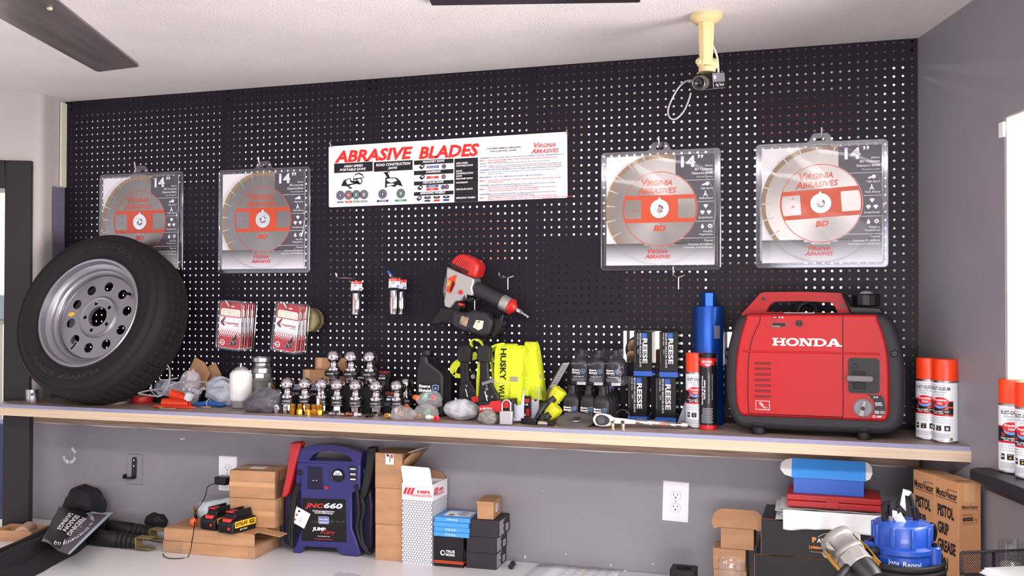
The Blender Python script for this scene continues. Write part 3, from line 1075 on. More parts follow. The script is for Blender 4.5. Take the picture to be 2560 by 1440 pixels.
# wheel pictures and little labels
for cx, cy, c_, s in ((201, 663, NAVY, 'CONCRETE'), (282, 660, BRED, 'METAL'), (357, 657, GREEN, 'ASPHALT'), (433, 655, GREY, 'DUCTILE'), (617, 650, NAVY, 'CONCRETE'), (796, 645, GREEN, 'ASPHALT')):
 a = S(cx, cy)
 mb.plate([circ(.0172, 28, *a)], 0, M('wheel_grey', (104, 102, 108), .5), FR(-.0018))
 mb.plate([circ(.0075, 20, *a)], 0, c_, FR(-.0020))
 mb.plate([rrect(.0042, .0085, .0014, *a)], 0, WHITE, FR(-.0022))
 wd_ = .0132 if cx < 500 else .0227
 mb.rect(a[0] - wd_, a[0] + wd_, a[1] - .0282, a[1] - .0212, c_, FR(-.0018))
 mb.tx(s, a[0], a[1] - .0264, .0036, WHITE, FR(-.002), al='C', bold=.02)
for cx, cy, c_, s in ((1112, 383, NAVY, 'BRICK & BLOCK'), (1110, 486, BRED, 'METAL'), (1106, 573, NAVY, 'CONCRETE'), (1106, 602, BRED, 'METAL')):
 a = S(cx, cy)
 mb.rect(a[0] - .0227, a[0] + .0227, a[1] - .0041, a[1] + .0041, c_, FR(-.0018))
 mb.tx(s, a[0], a[1] - .0019, .0038, WHITE, FR(-.002), al='C', bold=.02)
for cx, cy, c_ in ((1221, 378, NAVY), (1218, 480, ORANGE), (1212, 583, NAVY), (1250, 580, BRED)):
 a = S(cx, cy)
 mb.plate([circ(.0088, 20, *a)], 0, M('wheel_grey', (104, 102, 108)), FR(-.0018))
 mb.plate([circ(.0032, 12, *a)], 0, c_, FR(-.002))
for cx, cy, c_ in ((1059, 716, NAVY), (1150, 713, BRED), (1243, 709, NAVY)):
 a = S(cx, cy)
 mb.rect(a[0] - .011, a[0] + .011, a[1] - .0033, a[1] + .0033, c_, FR(-.0018))
 a = S(cx, cy - 31)
 mb.plate([circ(.0132, 20, a[0], a[1], ry=.0048)], 0, BLK, FR(-.0018))
 mb.plate([circ(.005, 12, a[0], a[1] + .0015, ry=.0014)], 0, WHITE, FR(-.002))
# line drawings of the saws
def poly_px(pts, mat, w=-.0018):
 mb.plate([[S(*p) for p in pts]], 0, mat, FR(w))
poly_px([(208, 570), (235, 515), (300, 492), (310, 520), (380, 520), (395, 545), (310, 560), (285, 575), (320, 590), (300, 602), (270, 575)], BLK)
poly_px([(325, 515), (330, 480), (352, 452), (385, 440), (420, 455), (436, 490), (380, 497), (345, 512)], BLK)
a = S(385, 520)
mb.plate([circ(.0125, 28, a[0] + .001, a[1] - .001), circ(.009, 28, a[0] + .001, a[1] - .001)], 0, BLK, FR(-.0018))
poly_px([(330, 500), (340, 470), (380, 452), (420, 470), (425, 485), (375, 492)], WHITE, -.002)
poly_px([(255, 520), (295, 500), (298, 530), (330, 545), (270, 555)], WHITE, -.002)
poly_px([(612, 437), (690, 428), (690, 436), (668, 440), (690, 490), (752, 487), (790, 520), (815, 575), (760, 560), (740, 580), (690, 570), (640, 590), (645, 490), (660, 485), (632, 442)], BLK)
poly_px([(660, 500), (690, 498), (745, 497), (760, 520), (700, 540), (660, 520)], WHITE, -.002)
poly_px([(660, 550), (720, 545), (735, 556), (660, 575)], WHITE, -.002)
for cx, cy in ((1003, 383), (1005, 485), (985, 588), (975, 695)):
 poly_px([(cx - 28, cy + 4), (cx + 5, cy - 26), (cx + 28, cy - 18), (cx + 24, cy + 6), (cx - 4, cy + 26)], BLK)
 poly_px([(cx - 8, cy), (cx + 6, cy - 16), (cx + 18, cy - 10), (cx + 12, cy + 4)], WHITE, -.002)
# thin panel rules
for x in (130, 524, 919):
 a, b = S(x, 445), S(x, 745 - x * .04)
 mb.rect(a[0] - .0003, a[0] + .0003, b[1], a[1], M('rule_grey', (190, 188, 194)), T)
mb.build('print', sg)
for (px, py, lb) in ((832, 366, 'wire hook through the upper left corner of the banner'), (1421, 335, 'wire hook through the upper right corner of the banner')):
 p = at(px, py, -.003)
 t = hook(p.x, p.z, lb, .02, .012)
# ------------------------------------------------------------------ empty hooks
p = at(1271, 693, 0)
hook(p.x, p.z, 'empty wire hook right of the nail gun', .055, .014, plate=True, side=-.012)
p = at(1697, 691, 0)
hook(p.x, p.z, 'empty wire hook under the third blade pack, above the blue core bit', .06, .03, plate=True, side=-.008)
# ------------------------------------------------------------------ sockets on hooks
def socket(px, py, pxb, y, label):
 """card top centre pixel, socket bottom pixel"""
 a = at(px, py, y)
 t = thing('socket', label, 'socket', (a.x, y, a.z), 0, 'chrome deep sockets with hang tags')
 sc = (a - at(px, py + 1, y)).length                        # metres per pixel
 cw, ch = 15.0 * sc, 24 * sc
 mb = MB()
 mb.bx(-cw, cw, -.0015, .0015, -ch, 0, WHITE)
 mb.build('hang_tag', t)
 mb = MB()
 T = FR(-.0017)
 mb.rect(-cw, cw, -ch * .3, 0, RED, T)
 mb.tx('TEKTON', -cw * .5, -ch * .22, ch * .12, WHITE, FR(-.0019), w=cw * .9)
 mb.plate([circ(ch * .09, 10, -cw * .75, -ch * .16)], 0, WHITE, FR(-.0019))
 mb.tx('1-1/8"', -cw * .92, -ch * .58, ch * .2, BLACK, T, w=cw * 1.05, bold=.02)
 mb.plate([circ(ch * .13, 6, cw * .66, -ch * .5), circ(ch * .09, 6, cw * .66, -ch * .5)], 0, BLUE, T)
 mb.rect(cw * .45, cw * .95, -ch * .92, -ch * .72, M('tag_blue', (40, 90, 190)), T)
 mb.tx('1/2', cw * .7, -ch * .87, ch * .1, WHITE, FR(-.0019), al='C')
 for i in range(3):
  mb.rect(-cw * .92, -cw * (.3 + .1 * i), -ch * (.72 + .1 * i), -ch * (.68 + .1 * i), GREY, T)
 mb.build('tag_print', t)
 mb = MB()
 mb.bx(-cw * .75, cw * .75, -.006, .006, -ch - 7 * sc, -ch + 1 * sc, BPLAS)
 mb.build('hanger', t, bevel=.002)
 L = (pxb - py) * sc - ch - 6 * sc
 mb = MB()
 r = 12.2 * sc
 Ts = TR(0, .0, -ch - 6 * sc - L)
 mb.lathe([(r * .72, .012), (r * .72, 0), (r * .94, 0), (r, .003), (r, L * .72), (r * .98, L * .74), (r * .98, L - .003), (r * .93, L), (r * .5, L), (r * .5, L - .02)], CHROME, Ts, 32)
 mb.build('barrel', t)
 mb = MB()
 def wrap(v):
  a_ = v.x / r
  return V((r * 1.004 * math.sin(a_), -r * 1.004 * math.cos(a_), v.z))
 mb.tx('CHROME', -r * .1, 0, r * .38, ORANGE, Ts @ MX(), rot=90, w=L * .6, bold=.02, fn=lambda v: wrap(V((v.x - r * .1, 0, L * .16 + v.y))))
 mb.tx('1-1/8 IN', 0, 0, r * .26, DKSTEEL, Ts, rot=90, w=L * .5, fn=lambda v: wrap(V((v.x + r * .45, 0, L * .2 + v.y))))
 mb.build('lettering', t)
 mb = MB()
 mb.tube(smooth_path([(0, 0, .0), (0, -.004, .008), (.0, .006, .012), (0, .012, .004)], 4), .0012, BPLAS, 6)
 mb.build('tie', t)
 return t
socket(891.5, 703, 786, -.045, 'single chrome socket with red and white tag on the left hook')
socket(986, 696, 785, -.070, 'chrome socket with red and white tag, front one of the pair')
socket(1002, 699, 785, -.035, 'chrome socket partly hidden behind the front one of the pair')
p = at(899, 698, 0)
t = thing('pegboard_hook', 'long wire hook pointing left above the single chrome socket', 'hook', (p.x, 0, p.z), 0, 'wire hooks in the pegboard')
mb = MB()
mb.tube(smooth_path([(0, .004, 0), (0, -.02, 0), (-.006, -.09, .003), (-.010, -.145, .003), (-.014, -.155, .018)], 5), .003, HOOKM, 8)
mb.build('rod', t)
p = at(1008, 696, 0)
t = thing('pegboard_hook', 'black and chrome wire hook carrying the pair of chrome sockets', 'hook', (p.x, 0, p.z), 0, 'wire hooks in the pegboard')
mb = MB()
mb.tube(smooth_path([(0, .004, 0), (0, -.02, 0), (-.004, -.09, .002), (-.006, -.10, .012)], 5), .003, HOOKM, 8)
mb.build('rod', t)
mb = MB()
mb.tube([(-.004, -.09, .006), (-.006, -.10, .014), (-.009, -.108, .022)], .0042, M('blue_tip', (50, 100, 180), .4), 8)
mb.build('tip', t)
# ------------------------------------------------------------------ coil nail gun
YN = -.06
c0 = at(1200, 740, YN)
ng = thing('nail_gun', 'red and silver pneumatic coil nail gun hanging on the pegboard', 'nail gun', (c0.x, YN, c0.z))
def G(cx, cy, y=YN):
 p = at(1060 + cx / 6, 620 + cy / 6, y)
 return (p.x - c0.x, p.z - c0.z)
def GP(*pts):
 return [G(*p) for p in pts]
NSIL = M('nailer_silver', (176, 172, 170), .42, .75, bump=(220, .1))
NRED = M('nailer_red', (186, 34, 30), .38)
NGRY = M('nailer_grey', (110, 105, 106), .45, .5)
NGRIP = M('nailer_grip_rubber', (62, 57, 62), .62)
mb = MB()
mb.prism(GP((395, 285), (800, 460), (800, 520), (770, 600), (790, 690), (770, 725), (690, 700), (640, 730), (610, 790), (520, 800), (440, 905), (360, 880), (350, 790), (400, 560), (385, 400)), -.040, .034, NSIL, FR(0))
mb.build('housing', ng, bevel=.008, seg=3)
mb = MB()
mb.prism(GP((400, 300), (430, 300), (400, 640), (400, 790), (345, 800), (312, 640), (340, 470)), -.036, .022, NGRY, FR(0))
mb.build('cylinder_sleeve', ng, bevel=.009, seg=3)
mb = MB()
capp = GP((410, 250), (520, 130), (580, 98), (640, 95), (800, 170), (880, 245), (875, 300), (830, 465), (700, 415))
mb.prism(capp, -.044, .038, NRED, FR(0))
mb.build('end_cap', ng, bevel=.012, seg=4)
mb = MB()
for i in range(8):
 x = 545 + i * 27
 a, b = G(x + 20, 140 + i * 12), G(x - 35, 255 + i * 12)
 mb.tube([(a[0], -.040, a[1]), (b[0], -.042, b[1])], .0028, NRED, 6)
mb.build('cap_rib', ng)
mb = MB()
a, b = G(420, 225), G(720, 370)
mb.tube([(a[0], -.020, a[1]), (a[0] + .01, -.044, a[1] - .004), (b[0], -.046, b[1])], .0045, DKSTEEL, 8)
mb.build('exhaust_ring', ng)
mb = MB()
mb.prism(GP((420, 440), (555, 390), (565, 430), (540, 480), (545, 560), (470, 700), (375, 665)), .030, .037, M('nailer_plate_rim', (190, 186, 186), .35, .8), FR(0))
mb.prism(GP((430, 452), (545, 403), (553, 435), (528, 482), (532, 552), (464, 684), (388, 655)), .036, .039, M('nailer_orange', (200, 60, 26), .4), FR(0))
mb.build('name_plate', ng)
mb = MB()
a = G(446, 580)
mb.tx('MAX', a[0], a[1], .011, M('nailer_gold', (236, 190, 90)), FR(-.0394), w=.020, rot=75, shear=.2, bold=.03)
mb.prism(GP((500, 490), (520, 540), (470, 660), (450, 640)), .039, .041, BPLAS, FR(0))
mb.build('plate_print', ng)
mb = MB()
a, b = G(800, 620), G(1180, 810)
p0, p1 = V((a[0], 0, a[1])), V((b[0], -.004, b[1]))
d = p1 - p0
Tg = aim(p0 - d * .06, d)
L = d.length * 1.06
mb.lathe([(0, 0), (.026, 0), (.027, L * .2), (.024, L * .6), (.0255, L * .95), (.024, L), (0, L)], NGRIP, Tg @ MX.Diagonal((1.0, 1.0, 1, 1)), 24)
mb.build('grip', ng)
mb = MB()
mb.lathe([(0, 0), (.026, 0), (.0275, .004), (.0265, .030), (0, .030)], NSIL, Tg @ TR(0, 0, L * .985), 24)
mb.build('grip_collar', ng)
mb = MB()
mb.lathe([(0, 0), (.026, 0), (.028, .003), (.028, .012), (.016, .020), (.013, .026), (0, .026)], NRED, Tg @ TR(0, 0, L * .985 + .030), 24)
mb.build('grip_end', ng)
mb = MB()
mb.lathe([(0, 0), (.0085, 0), (.0085, .006), (.0095, .008), (.0095, .022), (.0075, .024), (.0075, .030), (.0048, .032), (.0048, .037), (.0065, .039), (.0065, .043), (.004, .046), (.0055, .050), (.0055, .056), (.003, .058), (0, .058)],
  CHROME, Tg @ TR(0, 0, L * .985 + .054) @ XR(6), 16)
mb.build('air_fitting', ng)
mb = MB()
mb.prism(GP((500, 930), (620, 960), (700, 970), (810, 930), (1000, 965), (1100, 1090), (1090, 1150), (1050, 1300), (960, 1320), (700, 1260), (500, 1180), (480, 1100)), -.03, .050, M('nailer_magazine', (54, 50, 56), .5), FR(0))
mb.build('magazine', ng, bevel=.010, seg=3)
mb = MB()
mb.prism(GP((640, 1280), (1180, 1330), (1100, 1345), (1070, 1340)), -.02, .040, BPLAS, FR(0))
mb.prism(GP((1100, 1040), (1150, 1070), (1200, 1000), (1235, 990), (1200, 1200), (1110, 1340), (1040, 1320), (1090, 1180)), -.02, .030, BPLAS, FR(0))
mb.build('magazine_bracket', ng, bevel=.004)
mb = MB()
mb.prism(GP((330, 900), (460, 905), (560, 930), (500, 1130), (430, 1140), (310, 1100), (290, 1140), (150, 1140), (230, 1010), (270, 960), (290, 900)), -.03, .030, BPLAS, FR(0))
mb.prism(GP((135, 1130), (300, 1150), (270, 1185), (160, 1160)), -.02, .02, DKSTEEL, FR(0))
mb.prism(GP((245, 740), (370, 810), (360, 830), (290, 790)), -.012, .012, DKSTEEL, FR(0))
mb.prism(GP((440, 900), (470, 840), (560, 800), (600, 860), (560, 940)), -.026, .022, BPLAS, FR(0))
mb.build('nose', ng, bevel=.004)
mb = MB()
mb.prism(GP((550, 815), (620, 835), (610, 872), (548, 860)), .0, .026, NRED, FR(0))
mb.build('lock', ng, bevel=.002)
mb = MB()
mb.prism(GP((640, 735), (760, 735), (740, 800), (690, 830), (640, 790)), -.010, .010, BPLAS, FR(0))
mb.build('trigger', ng, bevel=.004)
mb = MB()
a = G(605, 665)
mb.cyl(.0075, .034, .040, NRED, FR(0) @ TR(a[0], a[1], 0), 16)
mb.cyl(.003, .039, .042, RED, FR(0) @ TR(a[0], a[1], 0), 10)
a = G(580, 765)
mb.cyl(.006, .03, .037, NSIL, FR(0) @ TR(a[0], a[1], 0), 14)
mb.build('dial', ng)
mb = MB()
mb.prism(GP((640, 1015), (750, 1040), (715, 1175), (610, 1125)), .0502, .0508, M('worn_label', (166, 140, 120), .5, vary=(40, .4)), FR(0))
mb.prism(GP((860, 1075), (970, 1090), (950, 1200), (890, 1230), (810, 1180)), .0502, .0508, M('torn_label', (226, 214, 190), .5, vary=(60, .12)), FR(0))
a = G(870, 1112)
mb.tx('JSR', a[0], a[1], .006, BLACK, FR(-.0511), w=.011, shear=.2, rot=-8, bold=.03)
mb.build('label', ng)
mb = MB()
a = G(745, 1230)
mb.sph(.007, BPLAS, TR(a[0], -.048, a[1]))
mb.build('latch_knob', ng)
p = at(1188, 748, 0)
hook(p.x, p.z, 'wire hook carrying the nail gun by its trigger', .085, .02, plate=True)
# ------------------------------------------------------------------ saw chain packs
CRED = M('chain_card_red', (172, 10, 10), .4)
CBRN = M('snake_brown', (122, 44, 34), .5)
def chain_pack():
 t = thing('chain_package', '', 'saw chain', (0, 0, 0), 0)
 w_, h_ = .106, .170
 mb = MB()
 mb.plate([rrect(.088, .158, .006, 0, -.085)], .001, WHITE, FR(0))
 mb.build('card', t)
 mb = MB()
 T = FR(-.0009)
 mb.plate([[(.043, -.055)] + [(.043 - .006 + .006 * math.cos(R(a)), -.012 + .006 * math.sin(R(a))) for a in (0, 30, 60, 90)] + [(-.037 - .006 * math.sin(R(a)), -.012 + .006 * math.cos(R(a))) for a in (0, 30, 60, 90)] + [(-.043, -.055)], rrect(.03, .004, .002, 0, -.018),
   [(-.039, -.052), (.039, -.052), (.039, -.032), (.034, -.027), (-.034, -.027), (-.039, -.032)]], 0, CRED, T)
 mb.rect(-.039, .039, -.052, -.028, M('card_cream', (232, 226, 210)), T, z=-.0001)
 mb.tx('Chain Replacement, SAW CHAIN TO', -.032, -.034, .003, GREY, T, w=.05)
 for x, a, b in ((-.032, 'Length', '16"'), (-.012, 'Gauge/mm', '.050'), (.008, 'Pitch', '3/8"'), (.024, 'Links', '55 DL')):
  mb.tx(a, x, -.041, .0026, GREY, T)
  mb.tx(b, x + .002, -.048, .0028, BLACK, T)
 mb.rect(-.043, .043, -.157, -.117, CRED, T)
 mb.plate([[(-.043, -.157), (.043, -.157), (.037, -.163), (-.037, -.163)]], 0, CRED, T)
 for j in range(6):
  for i in range(10):
   x = -.039 + i * .0086 + (.0043 if j % 2 else 0)
   if abs(x) > .0415:
    continue
   z = -.097 - j * .0052
   if j < 3:
    mb.plate([circ(.0011 + .0007 * j, 8, x, z)], 0, CRED, T)
   else:
    mb.plate([circ(.0030 - .0006 * (j - 3), 8, x, z)], 0, WHITE, T, fn=lambda v: v + V((0, 0, .0002)))
 mb.rect(-.043, .043, -.118, -.1105, CRED, T, z=-.00005)
 mb.plate([[(-.040, -.075), (-.030, -.064), (-.022, -.055), (-.018, -.058), (-.022, -.066), (-.027, -.075), (-.020, -.086), (-.024, -.088), (-.034, -.083)]], 0, CBRN, T)
 mb.tx('Copperhead', -.022, -.080, .0085, CRED, T, w=.056, bold=.03)
 mb.tx('SAW CHAIN', .015, -.086, .0034, BLACK, T, w=.02, bold=.03)
 mb.plate([circ(.010, 20, -.027, -.146), circ(.0072, 20, -.027, -.146)], 0, WHITE, T, fn=lambda v: v + V((0, 0, .0003)))
 mb.tx('rotary', -.041, -.149, .0055, WHITE, T, w=.024, bold=.03, z=.0006)
 mb.build('card_print', t)
 mb = MB()
 mb.plate([[(.0, -.152), (.027, -.152), (.030, -.108)]], .0012, M('chain_window', (42, 40, 42), .5), FR(-.0012))
 for i in range(16):
  f = i / 16
  x = .006 + f * .021 + random.uniform(-.002, .002)
  z = -.149 + random.uniform(0, max(.002, .036 * f))
  mb.bx(x - .0018, x + .0018, -.004, -.0015, z - .0012, z + .0012, DKSTEEL if i % 3 else CHROME)
 mb.build('saw_chain', t)
 mb = MB()
 mb.plate([rrect(w_, h_, .008, 0, -.085), rrect(.034, .007, .003, 0, -.018)], .0012, CLEAR, FR(-.0045))
 mb.tube([(p[0], 0, p[1]) for p in rrect(w_ - .004, h_ - .004, .008, 0, -.085)], .0025, RIMC, 6, True)
 v = rrect(.080, .10, .01, 0, -.106)
 nn = len(v)
 mb.add([(p[0], -.002, p[1]) for p in v] + [(p[0] * .94, -.014, (p[1] + .106) * .94 - .106) for p in v], [(i, (i + 1) % nn, nn + (i + 1) % nn, nn + i) for i in range(nn)], CLEAR)
 mb.build('clamshell', t)
 return t
cp = chain_pack()
def place_packs(px, py, ys, rots, labels, first=None):
 for i, (y, r_, lb) in enumerate(zip(ys, rots, labels)):
  a = at(px, py, ys[0])
  m = TR(a.x, y, a.z) @ MX.Rotation(R(r_), 4, 'Y') @ MX.Rotation(R(3 - i), 4, 'X') @ MX.Scale(1.05, 4) @ TR(0, 0, .018)
  if first is not None and i == 0:
   first.matrix_world = m
   first['label'] = lb
   first['group'] = 'saw chain packs on hooks'
  else:
   d_ = dup(cp, None, label=lb, mat=m)
   d_['group'] = 'saw chain packs on hooks'
place_packs(578, 766, (-.115, -.086, -.060, -.032), (5.5, 5, 5.5, 5), ('red and white saw chain pack, frontmost of the left bunch', 'red saw chain pack, second from the front in the left bunch',
   'red saw chain pack, third from the front in the left bunch', 'red saw chain pack at the back of the left bunch'), cp)
place_packs(722, 771, (-.120, -.092, -.070), (9, 7, 5), ('red and white saw chain pack, frontmost of the right bunch', 'red saw chain pack in the middle of the right bunch', 'red saw chain pack at the back of the right bunch, before the brass discs'))
for px, py, y, lb in ((578, 766, -.115, 'wire hook carrying the left bunch of saw chain packs'), (722, 771, -.120, 'wire hook carrying the right bunch of saw chain packs')):
 a = at(px, py, y)
 t = thing('pegboard_hook', lb, 'hook', (a.x, 0, a.z), 0, 'wire hooks in the pegboard')
 mb = MB()
 mb.tube(smooth_path([(0, .004, .006), (0, -.02, .004), (0, y * .6, .0), (-.002, y - .004, 0), (-.012, y - .018, .022)], 5), .0028, HOOKM, 8)
 mb.build('rod', t)
a = at(771, 800, -.05)
for i, (y, dx, lb) in enumerate(((-.052, 0, 'brass disc hanging behind the right saw chain packs, front one'), (-.030, .006, 'brass disc hanging behind the right saw chain packs, back one'))):
 mb = MB()
 mb.lathe([(.010, -.003), (.034, -.003), (.036, -.006), (.042, -.007), (.044, -.002), (.044, .002), (.042, .007), (.036, .006), (.034, .003), (.010, .003), (.010, -.003)], M('pale_brass', (206, 196, 150), .3, .9), XR(90), 40)
 o = mb.build('brass_disc')
 o.location = (a.x + dx, y, a.z)
 tag(o, lb, 'disc', 'brass discs')
# ------------------------------------------------------------------ on the shelf, left half
from mathutils import noise
class Pl:
 """vertical drawing plane of an object: origin, heading; q() takes a pixel to plane coordinates"""
 def __init__(s, O, ang):
  s.O, s.a = V(O), ang
  s.d = V((math.cos(R(ang)), math.sin(R(ang)), 0))
  s.n = V((math.sin(R(ang)), -math.cos(R(ang)), 0))
 def q(s, px, py, w=0.0):
  d = ray(px, py)
  P = s.O + s.n * w
  t = (P - CAM).dot(s.n) / d.dot(s.n)
  p = CAM + d * t - s.O
  return (p.dot(s.d), p.z)
 def m(s):
  return MX.Translation(s.O) @ ZR(s.a)
def crumple(mb, c, r, amp, freq, mat, n=30, m=18, seed=0, floor=None, pinch=None):
 v, f = [], []
 for j in range(m + 1):
  for i in range(n):
   th, ph = PI * j / m, 2 * PI * i / n
   d = V((math.sin(th) * math.cos(ph), math.sin(th) * math.sin(ph), -math.cos(th)))
   k_ = 1 + amp * noise.noise(d * freq + V((seed, seed * 1.7, 3))) + amp * .5 * noise.noise(d * freq * 2.3 + V((seed * 2, 1, 9)))
   p = V((d.x * r[0] * k_, d.y * r[1] * k_, d.z * r[2] * k_)) + V(c)
   if pinch:
    p = pinch(p, d)
   if floor is not None and p.z < floor:
    p.z = floor + .0005 * noise.noise(d * 9)
   v.append(p)
 for j in range(m):
  for i in range(n):
   f.append((j * n + i, j * n + (i + 1) % n, (j + 1) * n + (i + 1) % n, (j + 1) * n + i))
 return mb.add(v, f, mat)
# ---- spare wheel
TIRE = M('tire_rubber', (31, 28, 32), .75, bump=(240, .15), vary=(5, .10))
RIM = M('silver_wheel_paint', (150, 148, 156), .34, .75)
nw = V((.030, -.9454, .3244))
wc = V((-.3933, -.2611, 1.6123))
RT_, RR = .333, .2135
mid = .088
zax = nw.normalized()
xax = V((0, 0, 1)).cross(zax).normalized()
yax = zax.cross(xax)
WMX = MX(((xax.x, yax.x, zax.x, wc.x), (xax.y, yax.y, zax.y, wc.y), (xax.z, yax.z, zax.z, wc.z), (0, 0, 0, 1)))
WMX = MX.Translation((.014, -.012, 0)) @ WMX @ MX.Scale(.950, 4)
sw = thing('spare_wheel', 'black trailer tire on a silver steel rim leaning on the pegboard at the shelf end', 'tire', mat=WMX)
mb = MB()
# carcass: z is out of the face, tire middle at z = -mid
prof = [(RR - .002, 0), (RR + .006, .004), (RR + .012, .002), (RR + .020, .008), (.250, .016), (.275, .020), (.277, .0225), (.283, .0225), (.285, .019), (.300, .012), (.3045, .0105), (.306, .0125), (.3085, .0125), (.310, .008), (.318, -.002), (.325, -.012)]
half = [(r, z + mid - mid) for r, z in prof]
back = [(r, -2 * mid - z) for r, z in prof[::-1]]
mb.lathe(half + [(.327, -.018), (.327, -2 * mid + .018)] + back, TIRE, None, 96)
mb.build('sidewall', sw)
mb = MB()
NS = 252
ribs = [(-.012, -.036, 1), (-.041, -.066, 0), (-.071, -.105, 0), (-.110, -.135, 0), (-.140, -.164, 1)]
for (za, zb, outer) in ribs:
 v, f = [], []
 for i in range(NS):
  a = 2 * PI * i / NS
  zz = .0022 * (1 if (i // 2) % 2 else -1)
  low = (i % 5 == 0) if outer else (i % 4 == 0)
  crown = lambda z: RT_ - .010 * ((z + mid) / .076) ** 2
  r0, r1 = crown(za), crown(zb)
  if low:
   r0 -= .006
   r1 -= .006 if not outer else .003
  ca, sa = math.cos(a), math.sin(a)
  z0, z1 = za + (zz if za < -.02 else 0), zb + (zz if zb > -.155 else 0)
  for (r_, z_) in ((.322, z0 + .001), (r0, z0), (r1, z1), (.322, z1 - .001)):
   v.append((r_ * ca, r_ * sa, z_))
 for i in range(NS):
  k2 = (i + 1) % NS
  for q_ in range(3):
   f.append((i * 4 + q_, k2 * 4 + q_, k2 * 4 + q_ + 1, i * 4 + q_ + 1))
 mb.add(v, f, TIRE)
mb.build('tread', sw, smooth=25)
mb = MB()
TLET = M('raised_tire_lettering', (50, 46, 51), .6)
def ring_text(s, r, a_mid, h, span, z):
 def fn(v):
  a = R(a_mid) - v.x / r
  rr = r + v.y
  return V((rr * math.cos(a), rr * math.sin(a), z + .0005))
 w_ = R(span) * r
 mb.tx(s, -w_ / 2, -h / 2, h, TLET, w=w_, fn=fn, bold=.03)
ring_text('POWER KING', .262, 262, .022, 72, .0185)
mb.build('raised_lettering', sw)
mb = MB()
ring_text('TOW MAX', .262, 82, .022, 60, .0185)
mb.build('raised_lettering', sw)
mb = MB()
ring_text('ST205/75R15', .292, 150, .009, 30, .0175)
mb.build('raised_lettering', sw)
mb = MB()
P_ = [(RR + .004, -.004), (RR + .005, .006), (RR + .001, .009), (RR - .006, .007), (RR - .008, .001), (RR - .012, -.014), (.188, -.020), (.184, -.025), (.182, -.036), (.174, -.041), (.171, -.047), (.170, -.070)]
mb.lathe(P_ + [(.160, -.075)], RIM, None, 96)
mb.lathe([(.166, -.10), (.170, -.14), (.19, -.16), (RR, -.178)], RIM, None, 64)
mb.build('rim', sw)
mb = MB()
holes = [circ(.0195, 20, .125 * math.cos(R(36 * i + 12)), .125 * math.sin(R(36 * i + 12))) for i in range(10)]
lugs = [circ(.0075, 12, .057 * math.cos(R(72 * i + 40)), .057 * math.sin(R(72 * i + 40))) for i in range(5)]
v, f = fill_mesh([circ(.166, 72), circ(.078, 60)] + holes, .003)
mb.add(v, f, RIM, TR(0, 0, -.062))
v, f = fill_mesh([circ(.074, 60), circ(.0405, 40)] + lugs, .003)
mb.add(v, f, RIM, TR(0, 0, -.055))
mb.lathe([(.164, -.063), (.168, -.060), (.171, -.066)], RIM, None, 72)
mb.lathe([(.086, -.0606), (.082, -.056), (.077, -.0515), (.071, -.0535)], RIM, None, 60)
mb.lathe([(.042, -.0535), (.0405, -.054), (.0400, -.070)], RIM, None, 40)
mb.build('wheel_disc', sw)
mb = MB()
mb.plate([circ(.0165, 28, 0, 0, 0, .0095)], .0006, M('oval_label_red', (190, 60, 40)), TR(-.128, .010, -.0600) @ ZR(5))
mb.plate([circ(.0150, 28, 0, 0, 0, .0082)], .0006, M('oval_label_yellow', (226, 190, 60)), TR(-.128, .010, -.0595) @ ZR(5))
mb.tx('Provider', -.136, .008, .0035, GREEN, TR(0, 0, -.0590), w=.017)
mb.build('label', sw)
mb = MB()
mb.plate([rrect(.040, .015, .001)], .0006, M('silver_label', (190, 186, 188), .35, .4), TR(-.082, -.118, -.0600) @ ZR(58))
mb.plate([rrect(.035, .010, .001)], .0006, BLACK, TR(-.082, -.118, -.0595) @ ZR(58))
mb.build('label', sw)
mb = MB()
a = R(38)
mb.tube([(.152 * math.cos(a), .152 * math.sin(a), -.060), (.150 * math.cos(a), .150 * math.sin(a), -.050), (.143 * math.cos(a), .143 * math.sin(a), -.030)], .0055, RUBBER, 10)
mb.build('valve_stem', sw)
# settle it on the shelf
lo = 9
for i in range(360):
 for z_ in (-.012, -.164):
  r_ = RT_ - .010
  p = WMX @ V((r_ * math.cos(R(i)), r_ * math.sin(R(i)), z_))
  lo = min(lo, p.z)
print('WHEEL low', lo, 'shelf', ZS)
sw.location.z += ZS - lo + .0005
# ---- small things by the wheel
def stand(name, label, cat, px, py, group=None, rot=0, z=ZS):
 p = on(px, py, z)
 return thing(name, label, cat, (p.x, p.y, z), rot, group)
t = stand('pipe_collar', 'short steel pipe collar with a set screw at the left end of the shelf', 'collar', 82, 1008)
mb = MB()
mb.lathe([(.019, 0), (.023, 0), (.0235, .001), (.0235, .051), (.023, .052), (.019, .052), (.019, 0)], ZINC, None, 28)
mb.build('sleeve', t)
mb = MB()
mb.cyl(.006, .022, .030, DKSTEEL, TR(0, 0, .035) @ ZR(-50) @ YR(90), 12)
mb.build('set_screw', t)
t = stand('tape_roll', 'red roll of tape lying on the shelf right of the tire', 'tape', 356, 1007)
mb = MB()
mb.lathe([(.026, 0), (.037, 0), (.0375, .001), (.0375, .025), (.037, .026), (.026, .026), (.026, 0)], M('red_tape', (200, 34, 34), .4), None, 36)
mb.build('roll', t)
mb = MB()
mb.lathe([(.024, .001), (.0262, .001), (.0262, .025), (.024, .025), (.024, .001)], CARDIN, None, 36)
mb.build('core', t)
p = on(283, 1009, ZS)
mb = MB()
mb.lathe([(0, 0), (.050, 0), (.052, .002), (.050, .010), (.012, .011), (0, .011)], M('felt_pad', (124, 112, 108), .9, vary=(30, .2)), None, 36)
o = mb.build('polishing_pad')
o.location = (p.x, p.y, ZS)
tag(o, 'flat beige felt pad on the shelf just under the tire', 'pad')
